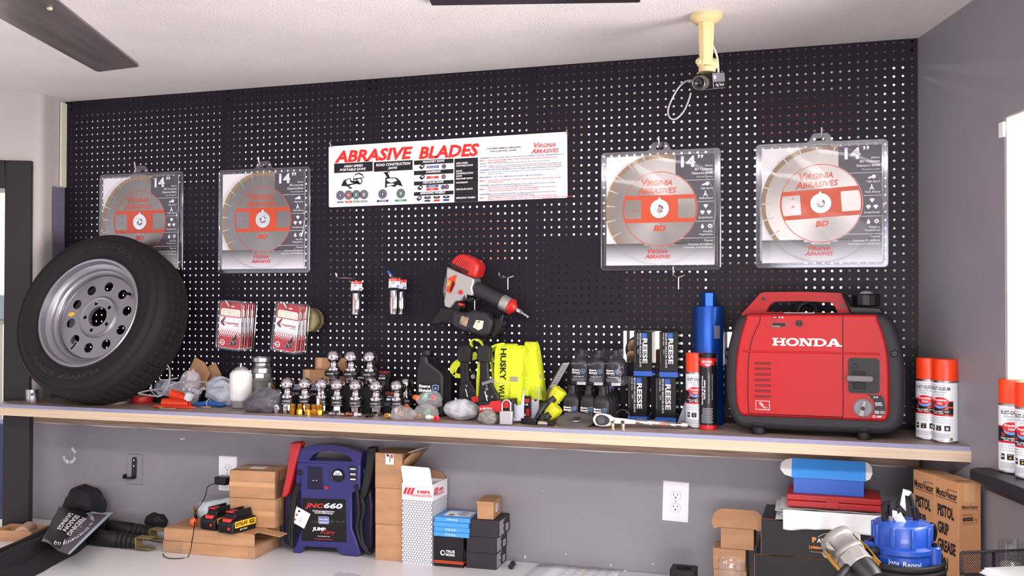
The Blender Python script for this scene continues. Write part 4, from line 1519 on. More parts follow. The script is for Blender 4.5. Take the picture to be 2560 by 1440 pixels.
# orange coil hose
HOSE = M('orange_hose', (212, 56, 24), .3)
t = stand('coiled_hose', 'bright orange coiled air hose lying on the shelf', 'hose', 440, 1019)
mb = MB()
pts = []
for i in range(15 * 12):
 a = 2 * PI * i / 12
 x = -.055 + .11 * i / 180
 pts.append((x, .012 * math.cos(a), .0165 + .0125 * math.sin(a)))
mb.tube(pts, .0035, HOSE, 8)
mb.build('lower_coil', t)
mb = MB()
pts = []
for i in range(9 * 12):
 a = 2 * PI * i / 12
 f_ = i / 108
 c = V((-.030 + .055 * f_, .012 + .01 * f_, .047 - .016 * f_))
 pts.append(c + V((.004 * math.sin(a), .014 * math.cos(a), .014 * math.sin(a))))
mb.tube(pts, .0035, HOSE, 8)
mb.build('upper_coil', t)
mb = MB()
mb.tube(smooth_path([(-.055, -.012, .006), (-.085, -.014, .0045), (-.07, -.02, .0045), (0, -.020, .0042), (.06, -.012, .0042), (.085, -.004, .0042)], 6), .0033, HOSE, 8)
mb.build('tail', t)
p = on(415, 1022, ZS)
mb = MB()
mb.tor(.030, .0016, WIRE, None, 40, 6)
o = mb.build('wire_ring')
o.location = (p.x, p.y + .008, ZS + .0016)
o.scale = (1.4, .6, 1)
tag(o, 'thin bright wire ring lying in front of the orange hose', 'ring')
# blue ties
BT = M('blue_wire', (50, 110, 190), .4)
t = stand('wire_bundle', 'bundle of thin blue wires lying on the shelf', 'wires', 520, 1016)
mb = MB()
for i in range(16):
 y0_, z0_ = random.uniform(-.010, .010), random.uniform(.003, .016)
 mb.tube(smooth_path([(-.052 - random.uniform(0, .012), y0_ * 1.6, .003 + z0_ * .4), (-.02, y0_ * .8, z0_), (.0, y0_ * .4, z0_ * .9 + .004), (.03, y0_ * 1.1, z0_), (.055 + random.uniform(0, .02), y0_ * 1.8, .003 + z0_ * .4)], 4), .0017, BT, 6)
mb.build('strand', t)
mb = MB()
mb.tor(.0125, .0012, WHITE, TR(.002, 0, .012) @ YR(90), 20, 6)
mb.build('tie', t)
mb = MB()
mb.plate([rrect(.040, .016, .001)], .0006, PAPER, TR(.010, -.026, .0012) @ ZR(-14))
mb.rect(-.012, .012, .0, .001, GREY, TR(.010, -.026, .0017) @ ZR(-14))
mb.build('tag', t)
# stacked dark discs
for i, (px, py, z_, lb) in enumerate(((533, 1001, 0, 'lower of two dark round grinding discs behind the blue wires'), (526, 1000, .013, 'upper of two dark round grinding discs behind the blue wires'))):
 p = on(px, py, ZS)
 t = thing('grinding_disc', lb, 'disc', (p.x, p.y + .01, ZS + z_), 0, 'dark discs by the canister')
 mb = MB()
 mb.lathe([(0, 0), (.054, 0), (.057, .003), (.055, .006), (.03, .010), (0, .010)], M('dark_abrasive', (58, 54, 56), .75, bump=(500, .2)), None, 44)
 mb.build('wheel', t)
 mb = MB()
 mb.lathe([(0, .010), (.030, .0105), (.026, .0125), (.010, .0128), (.009, .020 if i else .013), (0, .020 if i else .013)], ZINC, None, 24)
 mb.build('hub', t)
# grey cable loops with plugs
CAB = M('grey_cable', (140, 138, 146), .5)
t = stand('cable', 'tangled grey cable with two plugs behind the orange hose', 'cable', 430, 1012)
O = V(t.location)
def atl(px, py, y):
 return at(px, py, y) - O
mb = MB()
for pth in ([(345, 983, -.22), (380, 975, -.2), (440, 972, -.18), (470, 985, -.2), (500, 975, -.18), (560, 968, -.15)],
   [(412, 987, -.2), (424, 945, -.19), (421, 916, -.18), (405, 912, -.17), (398, 935, -.17), (404, 950, -.16), (445, 945, -.14)],
   [(350, 985, -.24), (400, 990, -.24), (413, 972, -.2), (450, 955, -.17), (520, 955, -.15)],
   [(378, 962, -.19), (380, 980, -.2), (395, 992, -.22)]):
 mb.tube(smooth_path([atl(*q) for q in pth], 6), .0030, CAB, 7)
mb.build('cord', t)
mb = MB()
c = atl(492, 977, -.21)
mb.bx(-.016, .016, -.010, .010, -.008, .008, CAB, TR(*c) @ YR(20))
mb.cyl(.005, .014, .034, CAB, TR(*c) @ YR(70), 10)
mb.build('plug', t, bevel=.003)
mb = MB()
c = atl(472, 992, -.235)
mb.bx(-.010, .010, -.010, .010, -.013, .013, M('pale_plug', (186, 190, 198), .5), TR(*c) @ YR(25))
for i in range(4):
 mb.bx(-.0115, -.009, -.0105, .0105, -.011 + i * .006, -.008 + i * .006, M('pale_plug', (186, 190, 198)), TR(*c) @ YR(25))
mb.build('connector', t, bevel=.0015)
# flat dark tray under the clutter
p = on(420, 1008, ZS)
mb = MB()
mb.bx(-.09, .10, .0, .085, 0, .022, BPLAS)
o = mb.build('parts_tray', bevel=.004)
o.location = (p.x, p.y, ZS)
tag(o, 'flat black tray under the grey cable', 'tray')
# bag with grey vinyl roll
VIN = M('pale_grey_vinyl', (184, 188, 202), .4, bump=(30, .9, .01))
p = on(545, 1014, ZS)
mb = MB()
crumple(mb, (0, .020, .050), (.075, .045, .052), .22, 2.2, VIN, seed=4, floor=.0)
o = mb.build('vinyl_roll', sub=1)
o.location = (p.x, p.y, ZS)
o.rotation_euler = (0, R(12), 0)
tag(o, 'crumpled pale grey vinyl cover lying between the tire and the white canister', 'cover')
p = on(470, 1012, ZS)
mb = MB()
def bagpinch(q, d):
 if d.z > .2:
  q.x = q.x + .02 * d.z
  q.z += .035 * max(0, d.z - .2) * (1 + .8 * noise.noise(d * 3))
 return q
crumple(mb, (-.004, .0, .045), (.048, .036, .055), .22, 2.5, poly_bag('clear_bag_film', (222, 220, 228), .34), seed=8, floor=.001, pinch=bagpinch)
o = mb.build('plastic_bag', sub=1)
o.location = (p.x, p.y, ZS)
tag(o, 'clear plastic bag standing beside the grey vinyl cover', 'bag')
p = on(402, 1008, ZS)
mb = MB()
crumple(mb, (0, .03, .055), (.05, .035, .030), .35, 2.6, M('pale_blue_grey_plastic', (176, 182, 200), .45), seed=21, floor=.0225)
o = mb.build('crumpled_wrap', sub=1)
o.location = (p.x, p.y, ZS)
tag(o, 'crumpled pale blue grey plastic wrap close to the right side of the tire', 'wrap')
a, b = at(466, 975, -.05), at(520, 888, -.05)
mb = MB()
mb.plate([[(0, 0), (.085, 0), (.105, .055), (.075, .095), (.03, .115), (.012, .07)]], .003, CARD, FR(0))
o = mb.build('cardboard_piece')
o.location = (a.x - .01, -.045, a.z + .01)
o.rotation_euler = (R(-10), 0, 0)
tag(o, 'torn piece of brown cardboard standing behind the clear bag', 'cardboard')
a = at(505, 975, -.03)
mb = MB()
mb.plate([[(0, 0), (.085, 0), (.075, .06), (.045, .105), (.01, .085)]], .003, CARD, FR(0))
o = mb.build('cardboard_piece')
o.location = (a.x, -.022, a.z)
o.rotation_euler = (R(-6), 0, 0)
tag(o, 'brown cardboard flap standing behind the grey vinyl cover', 'cardboard')
# white filter canister
t = stand('filter_canister', 'white capped filter canister with a chrome stud, left of the grey bag', 'canister', 602, 1020)
CW = M('white_canister', (226, 224, 224), .38)
mb = MB()
mb.lathe([(0, .002), (.030, .002), (.034, .020), (.0355, .030)], M('smoky_cup', (140, 136, 138), .3), None, 32)
mb.build('cup', t)
mb = MB()
mb.lathe([(.0355, .028), (.0385, .032), (.0395, .036), (.0395, .118), (.038, .124), (.030, .133), (.024, .136), (0, .136)], CW, None, 36)
mb.build('shell', t)
mb = MB()
mb.lathe([(.024, .1355), (.023, .141), (.014, .147), (0, .148)], M('smoky_cup', (140, 136, 138)), None, 28)
mb.build('cap', t)
mb = MB()
mb.lathe([(0, .147), (.006, .147), (.006, .152), (.0035, .153), (.0035, .160), (0, .162)], CHROME, None, 14)
mb.build('stud', t)
# cam-lock coupling
t = stand('hose_coupling', 'cast metal cam lock hose coupling standing behind the white canister', 'coupling', 645, 1018)
t.location.y += .02
mb = MB()
mb.lathe([(.028, .0), (.031, .0), (.031, .045), (.033, .050), (.037, .052), (.039, .060), (.039, .092), (.042, .096), (.043, .102), (.038, .106)], CASTAL, None, 36)
mb.build('female_body', t)
mb = MB()
mb.lathe([(.037, .106), (.037, .122), (.0355, .124)], ZINC, None, 8)
mb.build('hex_collar', t, smooth=20)
mb = MB()
mb.lathe([(.036, .124), (.0355, .140), (.030, .146), (.027, .152), (.027, .158), (.033, .164), (.0335, .178), (.031, .180), (.026, .180), (.026, .140)], ZINC, None, 36)
mb.build('male_adapter', t)
for s_ in (1, -1):
 mb = MB()
 mb.prism([(-.012, -.018), (.012, -.018), (.012, .018), (-.012, .018)], 0, .014, CASTAL, TR(s_ * .036, 0, .078) @ YR(90 * s_))
 lug = mb.build('lug', t, bevel=.003)
 mb = MB()
 mb.tube([(s_ * .048, 0, .088), (s_ * .058, -.002, .072), (s_ * .064, -.004, .052), (s_ * .068, -.004, .042)], .004, BRASS, 8, flat=(.005, .0018))
 mb.build('lever', t)
# dark grey bag
p = on(640, 1033, ZS)
mb = MB()
def bp2(q, d):
 q.x += .030 * max(0, d.z)
 return q
crumple(mb, (0, .035, .034), (.066, .036, .044), .25, 2.2, M('dark_bag_contents', (66, 62, 70), .6, bump=(40, .8, .01)), seed=3, floor=.0, pinch=bp2)
o = mb.build('fabric_pouch', sub=1)
o.location = (p.x, p.y, ZS)
tag(o, 'dark grey fabric bundle inside the clear bag right of the white canister', 'bundle')
mb = MB()
crumple(mb, (0, .035, .036), (.072, .040, .048), .25, 2.2, poly_bag('grey_bag_film', (130, 126, 136), .35), seed=3, floor=.0, pinch=bp2)
o = mb.build('plastic_bag', sub=1)
o.location = (p.x, p.y, ZS)
tag(o, 'clear bag around a dark grey bundle, right of the white canister', 'bag')
# ---- hitch balls
def ball_parts(t, rb, tall=1.0, disc=None, nut=True):
 """chrome trailer ball on its shank; base at z = 0"""
 zn = .012
 mb = MB()
 zb = .078 * tall + rb * .82
 prof = [(0, 0), (.0095, 0), (.0105, .001), (.0105, .024)]
 mb.lathe(prof, CHROME, None, 20)
 mb.build('threaded_stud', t)
 mb = MB()
 mb.lathe([(.010, .008), (.0195, .008), (.0205, .010), (.0205, .028), (.0195, .030), (.010, .030)], CHROME, None, 6)
 mb.build('hex_nut', t, smooth=20, bevel=.0012)
 mb = MB()
 mb.lathe([(.010, .030), (.022, .030), (.0225, .031), (.0225, .034), (.010, .034)], ZINC, None, 24)
 mb.build('washer', t)
 mb = MB()
 zs = .052
 mb.lathe([(.010, zs), (.022, zs), (.0225, zs + .003), (.022, zs + .008), (.016, zs + .012), (.0135, zs + .016), (.0125, zs + .024), (.0130, zs + .028)] +
   [(rb * math.sin(PI * a / 180), zs + .026 + rb * .86 - rb * math.cos(PI * a / 180)) for a in range(32, 168, 8)] + [(rb * .2, zs + .026 + rb * 1.84), (0, zs + .026 + rb * 1.84)], CHROME, None, 40)
 mb.build('ball', t)
 mb = MB()
 if disc == 'wheel':
  mb.lathe([(.012, .033), (.030, .033), (.032, .036), (.032, .047), (.030, .051), (.012, .052)], BPLAS, None, 32)
 else:
  mb.lathe([(.012, .034), (.0215, .034), (.0235, .036), (.0235, .050), (.022, .052), (.012, .052)], BPLAS, None, 32)
 sp = mb.build('spacer', t)
 mb = MB()
 r_ = .0325 if disc == 'wheel' else .0237
 def wrap(v):
  a_ = v.x / r_
  return V((r_ * math.sin(a_), -r_ * math.cos(a_), v.y))
 mb.tx('2 DIAMETER', -.020, .0405, .0040, WHITE, None, w=.028, fn=wrap)
 mb.tx('MAX GROSS WEIGHT', -.020, .0365, .0020, GREY, None, w=.03, fn=wrap)
 mb.build('lettering', sp)
 return t
BG = 'chrome trailer balls on the shelf'
a = on(844, 1036, ZS)
hb = ball_parts(thing('hitch_ball', 'chrome trailer ball in the front row, left of three', 'hitch ball', (a.x, a.y, ZS), 20, BG), .0235)
for px, lb in ((890, 'chrome trailer ball in the front row, middle of three'), (941, 'chrome trailer ball in the front row, right of three')):
 a = on(px, 1036 + (px - 844) * .04, ZS)
 dup(hb, (a.x, a.y, ZS), 12, lb)
for px, py, lb in ((719, 1032, 'chrome trailer ball standing behind the two steel hex nuts'), (763, 1033, 'chrome trailer ball standing behind the brass fittings'), (805, 1034, 'chrome trailer ball behind the upright steel coupler'),
    (993, 1040, 'chrome trailer ball right of the front row, behind the zip bag'), (1016, 1032, 'chrome trailer ball just left of the big black oil bottle')):
 a = on(px, py, ZS)
 dup(hb, (a.x, a.y, ZS), 30, lb)
# top row of three on a black carton
a = at(885, 1018, -.17)
mb = MB()
T0 = V((at(832, 965, -.13).x, -.165, ZS))
wbox = at(955, 965, -.13).x - T0.x
mb.bx(0, wbox, 0, .062, 0, .090, BMAT)
o = mb.build('black_carton', bevel=.001)
o.location = T0
tag(o, 'low black carton carrying the raised row of three trailer balls', 'box')
hb2 = None
for px, lb in ((835, 'chrome trailer ball with wide black collar in the raised row, leftmost'), (879, 'chrome trailer ball with wide black collar in the raised row, middle'), (926, 'chrome trailer ball with wide black collar in the raised row, rightmost')):
 a = at(px, 900, -.132)
 if hb2 is None:
  hb2 = ball_parts(thing('hitch_ball', lb, 'hitch ball', (a.x, -.132, ZS + .0905), 10, BG), .0245, disc='wheel')
 else:
  dup(hb2, (a.x, -.132, ZS + .0905), 10, lb)
# black backing boxes behind the three left balls
for i, (px, lb) in enumerate(((742, 'small black printed carton behind the left trailer balls, leftmost'), (786, 'small black printed carton behind the left trailer balls, middle'), (808, 'small black printed carton behind the left trailer balls, rightmost'))):
 a = at(px, 1020, -.115)
 t = thing('ball_carton', lb, 'box', (a.x, -.115, ZS), 0, 'black ball cartons')
 mb = MB()
 mb.bx(-.020, .020, 0, .045, 0, .088, M('ball_carton_black', (38, 34, 40), .4))
 mb.build('body', t, bevel=.001)
 mb = MB()
 mb.rect(-.020, .020, .070, .088, M('ball_carton_white', (150, 150, 160), .4), FR(-.0006))
 mb.tx('CURT', -.014, .074, .009, BLUE, FR(-.001), w=.018, shear=.2, bold=.03)
 mb.tx('2 DIA', -.016, .052, .007, WHITE, FR(-.0006))
 mb.build('print', t)
# brown cartons behind
for px0, px1, py0, y, h, lb in ((757, 832, 924, -.055, .095, 'small brown carton behind the chrome trailer balls, lower one in front'), (788, 862, 894, -.018, .140, 'taller brown carton at the pegboard behind the chrome trailer balls')):
 a, b = at(px0, py0, y), at(px1, py0, y)
 t = thing('small_carton', lb, 'box', (a.x, y, ZS), 0)
 mb = MB()
 mb.bx(0, b.x - a.x, 0, .035 if py0 > 900 else .017, 0, a.z - ZS, CARD)
 mb.build('body', t, bevel=.001)
 mb = MB()
 mb.bx(.01, .028, -.0006, .0, a.z - ZS - .035, a.z - ZS, TAPE)
 mb.build('tape', t)
# black display cartons with slanted printed lid
for i, (px, py, y, hgt, lb) in enumerate(((930, 897, -.075, .135, 'black printed carton with a slanted lid behind the raised trailer balls, upper'), (950, 950, -.145, .07, 'black printed carton behind the front trailer balls, lower'))):
 a, b = at(px - 45, py, y), at(px + 42, py, y)
 W = b.x - a.x
 t = thing('display_carton', lb, 'box', (a.x, y, ZS), 0, 'black display cartons')
 mb = MB()
 mb.bx(0, W, .0, .06, 0, hgt - .045, BMAT)
 mb.build('body', t, bevel=.001)
 mb = MB()
 Tl = TR(0, 0, hgt - .045) @ XR(-22)
 mb.bx(0, W, -.001, .002, .0, .055, BMAT, Tl)
 lid = mb.build('lid', t, bevel=.0006)
 mb = MB()
 Tp = Tl @ FR(-.0014)
 mb.tx('CURT', W * .62, .042, .009, M('curt_red', (200, 50, 36), .4), Tp, w=W * .34, shear=.25, bold=.03)
 for j in range(3):
  mb.tx('BALL', W * (.1 + .3 * j), .033, .005, WHITE, Tp, w=W * .16)
  mb.rect(W * (.08 + .3 * j), W * (.16 + .3 * j), .022, .029, ORANGE if j % 2 else WHITE, Tp)
  mb.rect(W * (.17 + .3 * j), W * (.27 + .3 * j), .022, .029, WHITE, Tp)
 for j in range(3):
  mb.rect(W * .1, W * .9, .012 - j * .004, .0135 - j * .004, GREY, Tp)
 mb.build('lid_print', lid)
# ---- pipe fittings along the front edge
def fitting(mat, hexr, ht, thr, L):
 mb = MB()
 mb.lathe([(thr * .6, 0), (hexr, 0), (hexr, ht), (thr * .8, ht + .001)], mat, None, 6)
 mb.lathe([(thr, ht), (thr, ht + .001)] + [(thr * (1 if j % 2 else .93), ht + .001 + (L - .002) * j / 10) for j in range(11)] + [(thr * .9, ht + L), (thr * .6, ht + L), (thr * .6, ht)], mat, None, 18)
 return mb
FG = 'brass pipe fittings in a row'
bf = None
for k_, (px, lb) in enumerate(((732, 'brass hex fitting at the shelf edge, first from the left'), (750.6, 'brass hex fitting at the shelf edge, second from the left'), (770, 'brass hex fitting at the shelf edge, third from the left'),
       (785.5, 'brass hex fitting at the shelf edge, fourth from the left'), (801, 'brass hex fitting at the shelf edge, rightmost of five'))):
 a = on(px, 1036 + (px - 732) * .03, ZS)
 if bf is None:
  bf = fitting(BRASS, .0125, .017, .0105, .018).build('pipe_fitting', smooth=20)
  o = bf
 else:
  o = bf.copy()
  COL.objects.link(o)
 o.location = (a.x, a.y, ZS + .0005)
 o.rotation_euler = (0, 0, R(12 + 17 * k_))
 tag(o, lb, 'fitting', FG)
for px, lb in ((692, 'left steel hex nut standing at the shelf edge left of the brass fittings'), (714, 'right steel hex nut standing at the shelf edge left of the brass fittings')):
 a = on(px, 1033, ZS)
 mb = MB()
 mb.lathe([(.007, 0), (.0118, 0), (.0122, .001), (.0118, .024), (.010, .029), (.007, .029), (.007, 0)], CHROME, None, 6)
 o = mb.build('hex_nut', smooth=20, bevel=.0008)
 o.location = (a.x, a.y, ZS + .0005)
 o.rotation_euler = (0, 0, R(20))
 tag(o, lb, 'nut', 'steel nuts')
a = on(790, 1039, ZS)
t = thing('air_coupler', 'slim upright steel air coupler standing behind the brass fittings', 'coupler', (a.x, a.y + .022, ZS))
mb = MB()
mb.lathe([(0, 0), (.010, 0), (.010, .055), (.0085, .058)], CHROME, None, 6)
mb.build('hex_body', t, smooth=20)
mb = MB()
mb.lathe([(.008, .056), (.007, .066), (.0055, .068), (.0055, .080), (.007, .082), (.007, .088), (.0048, .090), (.0055, .096), (.0052, .100), (0, .100)], CHROME, None, 16)
mb.build('nipple', t)
for i, (px, py, m, lb) in enumerate(((830, 1041, ZINC, 'threaded steel stud lying at the shelf edge, first before the trailer balls'), (851, 1042, CHROME, 'threaded chrome stud lying at the shelf edge before the trailer balls'), (872, 1042, M('copper', (200, 130, 100), .3, 1), 'copper coloured stud lying at the shelf edge before the trailer balls'),
         (893, 1043, M('pale_plug', (186, 190, 198)), 'pale stud lying at the shelf edge before the trailer balls'), (921, 1045, DKSTEEL, 'dark stud lying at the shelf edge before the trailer balls'))):
 a = on(px, py, ZS)
 mb = MB()
 mb.lathe([(0, -.012), (.0075, -.012), (.0075, -.004), (.005, -.003)] + [(.005 if j % 2 else .0045, -.003 + .0018 * j) for j in range(9)] + [(0, .0125)], m, YR(90), 12)
 o = mb.build('threaded_stud')
 o.location = (a.x, a.y + .006, ZS + .0078)
 o.rotation_euler = (0, 0, R(-8 + 5 * i))
 tag(o, lb, 'stud', 'loose studs at the shelf edge')
# ------------------------------------------------------------------ on the shelf, right half
# ---- big black oil bottle
def oil_bottle(name, label, loc, W, D, Hh, big=True, rot=0, group=None, cap=BPLAS):
 t = thing(name, label, 'bottle', loc, rot, group)
 mb = MB()
 m = M('oil_bottle_black', (40, 37, 42), .42)
 if big:
  pr = [(0, 0), (W, 0), (W, Hh * .60), (W * .93, Hh * .68), (W * .42, Hh * .84), (W * .40, Hh * .93), (W * .10, Hh * .93), (W * .08, Hh * .82), (0, Hh * .70)]
  mb.prism(pr, -D, 0, m, FR(0))
  mb.build('body', t, bevel=min(W, D) * .13, seg=4)
  mb = MB()
  mb.lathe([(0, 0), (W * .2, 0), (W * .2, Hh * .07), (W * .18, Hh * .075), (0, Hh * .075)], cap, TR(W * .25, D * .5, Hh * .925), 24)
  mb.build('cap', t)
 else:
  s_ = [(.0, .93, 1.0), (.62, .93, 1.0), (.70, .80, .86), (.78, .45, .46)]
  v, f = [], []
  lv = [(0, .96, .96), (.02, 1, 1), (.58, 1, 1), (.64, .95, .95), (.71, .78, .80), (.77, .50, .58), (.80, .42, .50), (.88, .42, .50)]
  o_ = rrect(W, D, min(W, D) * .25, W / 2, 0, 4)
  n_ = len(o_)
  for (h, a, b) in lv:
   for p in o_:
    v.append((W / 2 + (p[0] - W / 2) * a, D / 2 + p[1] * b, h * Hh))
  for L in range(len(lv) - 1):
   for i in range(n_):
    f.append((L * n_ + i, L * n_ + (i + 1) % n_, (L + 1) * n_ + (i + 1) % n_, (L + 1) * n_ + i))
  f.append(tuple(range(n_))[::-1])
  f.append(tuple((len(lv) - 1) * n_ + i for i in range(n_)))
  mb.add(v, f, m)
  mb.build('body', t)
  mb = MB()
  r_ = min(W, D) * .30
  mb.lathe([(0, 0), (r_, 0), (r_, Hh * .115), (r_ * .9, Hh * .125), (0, Hh * .125)], cap, TR(W / 2, D / 2, Hh * .875), 24)
  mb.build('cap', t)
 mb = MB()
 T = FR(-.0008)
 if big:
  mb.plate([rrect(W * .8, Hh * .44, .004, W * .46, Hh * .28)], .0004, M('oil_label_black', (28, 25, 30), .3), FR(-.0003))
 k_ = W * (.8 if big else .86)
 x0 = W * (.1 if big else .07)
 z1 = Hh * (.44 if big else .40)
 mb.tx('Stens', x0, z1, k_ * .13, WHITE, T, w=k_ * .52, bold=.035)
 mb.tx('Shield', x0, z1 - k_ * .18, k_ * .13, WHITE, T, w=k_ * .55, bold=.035)
 sx, sz = x0 + k_ * .75, z1 - k_ * .02
 sh_ = [(-.16, .12), (0, .17), (.16, .12), (.15, -.05), (0, -.2), (-.15, -.05)]
 mb.plate([[(sx + a * k_, sz + b * k_) for a, b in sh_]], 0, M('shield_blue', (110, 140, 190), .4), T)
 mb.plate([[(sx + a * k_ * .72, sz + b * k_ * .72) for a, b in sh_]], 0, BLACK, FR(-.001))
 mb.plate([circ(k_ * .06, 12, sx, sz)], 0, M('shield_blue', (110, 140, 190)), FR(-.0012))
 mb.tx('Lubricants', x0 + k_ * .3, z1 - k_ * .26, k_ * .05, WHITE, T, w=k_ * .3)
 mb.tx('All Season' if big else '2-Cycle Engine Oil', x0 + k_ * .1, z1 - k_ * (.50 if big else .42), k_ * .075, WHITE, T, w=k_ * (.5 if big else .72), bold=.02, shear=.15 if big else 0)
 if not big:
  for i in range(4):
   mb.rect(x0, x0 + k_ * .9, z1 - k_ * (.52 + .06 * i), z1 - k_ * (.49 + .06 * i), GREY, T)
  mb.rect(x0 + k_ * .35, x0 + k_ * .95, z1 - k_ * .95, z1 - k_ * .76, WHITE, T)
  for i in range(7):
   mb.rect(x0 + k_ * (.38 + .08 * i), x0 + k_ * (.38 + .08 * i + .03), z1 - k_ * .9, z1 - k_ * .78, BLACK, FR(-.001))
 mb.build('label', t)
 return t
a, b = at(1040, 1000, -.17), at(1108, 1000, -.17)
hgt = at(1064, 877, -.17).z - ZS
oil_bottle('oil_bottle', 'large black engine oil bottle between the trailer balls and the yellow straps', (a.x, -.17, ZS), (b.x - a.x), .085, hgt, rot=4)
# ---- ratchet straps, two packs
YEL = M('yellow_webbing', (208, 220, 34), .75, bump=(260, .5, .003), grain=(90, .10))
YDK = M('yellow_webbing_shadow_side', (196, 190, 40), .75, bump=(260, .5, .003))
def band(mb, xa, xb, pts, th, mat):
 """flat webbing of given width following pts in the YZ plane: pts (dx, y, z)"""
 pts = [V(p) for p in pts]
 n = len(pts)
 v, f = [], []
 for i, p in enumerate(pts):
  t_ = (pts[min(i + 1, n - 1)] - pts[max(i - 1, 0)])
  nn = V((0, -t_.z, t_.y)).normalized() * th / 2
  for x in (xa, xb):
   for s_ in (1, -1):
    v.append((x + p.x, p.y + nn.y * s_, p.z + nn.z * s_))
 for i in range(n - 1):
  A, B = i * 4, i * 4 + 4
  f += [(A, A + 2, B + 2, B), (A + 1, B + 1, B + 3, A + 3), (A, B, B + 1, A + 1), (A + 2, A + 3, B + 3, B + 2)]
 f += [(0, 1, 3, 2), (4 * n - 4, 4 * n - 2, 4 * n - 1, 4 * n - 3)]
 mb.add(v, f, mat)
ys = -.20
def X(px, py=950, y=ys):
 return at(px, py, y).x
def Zp(py, px=1260, y=ys):
 return at(px, py, y).z - ZS
def strap_pack(label, x0, zt_, with_text, back):
 t = thing('ratchet_strap', label, 'ratchet strap', (x0, ys, ZS))
 return t
# near pack
x0 = X(1150)
t = thing('ratchet_strap', 'yellow ratchet strap pack in front, with black lettering down its webbing', 'ratchet strap', (x0, ys, ZS), 0, 'ratchet strap packs')
u = lambda px: X(px) - x0
zt_ = Zp(861)
mb = MB()
zb = Zp(1003)
for k_ in range(4):
 g = k_ * .0055
 pts = smooth_path([(0, -.004 + g, zb + g), (0, -.010 + g, zt_ * .45), (0, -.004 + g, zt_ - .035 - g * .4), (.002, .012, zt_ - .006 - g), (.006, .034 - g, zt_ - .002 - g), (.010, .056 - g, zt_ - .030 - g), (.012, .062 - g, zt_ * .5), (.012, .058 - g, zb + g)], 6)
 band(mb, u(1238) + .001 * k_, u(1281), pts, .0035, YEL)
mb.build('webbing', t)
mb = MB()
for k_ in range(5):
 g = k_ * .005
 pts = smooth_path([(-.002, .0 + g, zb - .030 + g), (0, -.012 + g, zt_ * .4), (0, -.006 + g, zt_ - .06), (.0, .012, zt_ - .016 - g), (.004, .036 - g, zt_ - .012 - g), (.008, .056 - g, zt_ * .6), (.008, .05 - g, zb - .02 + g)], 6)
 band(mb, u(1279), u(1306), pts, .004, YEL)
mb.build('webbing', t)
mb = MB()
band(mb, u(1279), u(1298), [(0, -.0145, Zp(952)), (0, -.0145, Zp(940))], .002, M('silver_band', (170, 160, 140), .35, .6))
band(mb, u(1238), u(1279), [(0, -.0125, Zp(958)), (0, -.0125, Zp(953))], .002, M('pale_band', (190, 196, 90), .5))
mb.build('label_band', t)
mb = MB()
c = FR(-.0136)
def strap_txt(s_, px, py0, py1, wpx):
 za, z_b = Zp(py0), Zp(py1)
 vs_, fs = text_mesh(s_, 0, .03)
 x_lo, x_hi = min(p.x for p in vs_), max(p.x for p in vs_)
 y_lo, y_hi = min(p.y for p in vs_), max(p.y for p in vs_)
 out = []
 for p in vs_:
  f_ = (p.x - x_lo) / (x_hi - x_lo)
  g_ = (p.y - y_lo) / (y_hi - y_lo)
  zz = za + (z_b - za) * f_
  yy = -.0128 + .010 * max(0, (zz - (zt_ - .07)) / .07) ** 2 + .006 * max(0, (zt_ * .45 - zz) / zt_)
  out.append((u(px) + g_ * wpx / 735, yy, zz))
 mb.add(out, fs, BLACK)
strap_txt('HUSKY', 1253, 871, 950, 15)
strap_txt('WLL', 1250, 961, 996, 14)
mb.build('lettering', t)
# lashing bundle: hanging loops behind the handles
mb = MB()
lp = lambda *q: [V((at(px, py, y).x - x0, y - ys, at(px, py, y).z - ZS)) for px, py, y in q]
mb.tube(smooth_path(lp((1238, 905, -.19), (1226, 880, -.19), (1240, 868, -.18), (1262, 864, -.17)), 6), .01, YEL, 4, flat=(.014, .0018))
mb.tube(smooth_path(lp((1228, 900, -.19), (1234, 940, -.185), (1236, 975, -.18), (1234, 1000, -.18)), 6), .01, YEL, 4, flat=(.010, .0018))
mb.tube(smooth_path(lp((1198, 905, -.205), (1195, 950, -.205), (1195, 990, -.205)), 5), .01, YEL, 4, flat=(.009, .002))
mb.build('webbing', t)
mb = MB()
def ratchet(mb, px, y, m1=BMAT):
 h = lambda a_, b_: V((at(a_, b_, y).x - x0, y - ys, at(a_, b_, y).z - ZS))
 c_ = [(-15, 865), (10, 863), (18, 872), (15, 906), (-13, 904), (-17, 895)]
 mb.prism([(h(px + a_, b_).x, h(px + a_, b_).z) for a_, b_ in c_], -.012, .016, m1, FR(y - ys))
 c_ = [(-11, 904), (9, 904), (13, 960), (16, 1010), (-12, 1010), (-10, 960)]
 mb.prism([(h(px + a_, b_).x, h(px + a_, b_).z) for a_, b_ in c_], -.008, .010, BPLAS, FR(y - ys))
 c_ = [(-12, 962), (14, 948), (36, 990), (38, 1012), (-14, 1012)]
 mb.prism([(h(px + a_, b_).x, h(px + a_, b_).z) for a_, b_ in c_], -.006, .012, BPLAS, FR(y - ys))
ratchet(mb, 1212, -.235)
mb.build('ratchet_handle', t, bevel=.004, seg=3)
mb = MB()
for px, py, y, r_ in ((1218, 972, -.25, .0055), (1219, 990, -.25, .004), (1231, 992, -.25, .004), (1218, 964, -.25, .003)):
 p = at(px, py, y)
 mb.cyl(r_, 0, .004, CHROME, TR(p.x - x0, p.y - ys, p.z - ZS) @ FR(0), 12)
p, q = at(1205, 960, -.252), at(1236, 950, -.252)
mb.tube([(p.x - x0, p.y - ys, p.z - ZS), (q.x - x0, q.y - ys, q.z - ZS)], .004, M('grey_steel', (130, 130, 140), .4, .8), 4, flat=(.0015, .005))
p, q = at(1212, 978, -.255), at(1219, 1005, -.255)
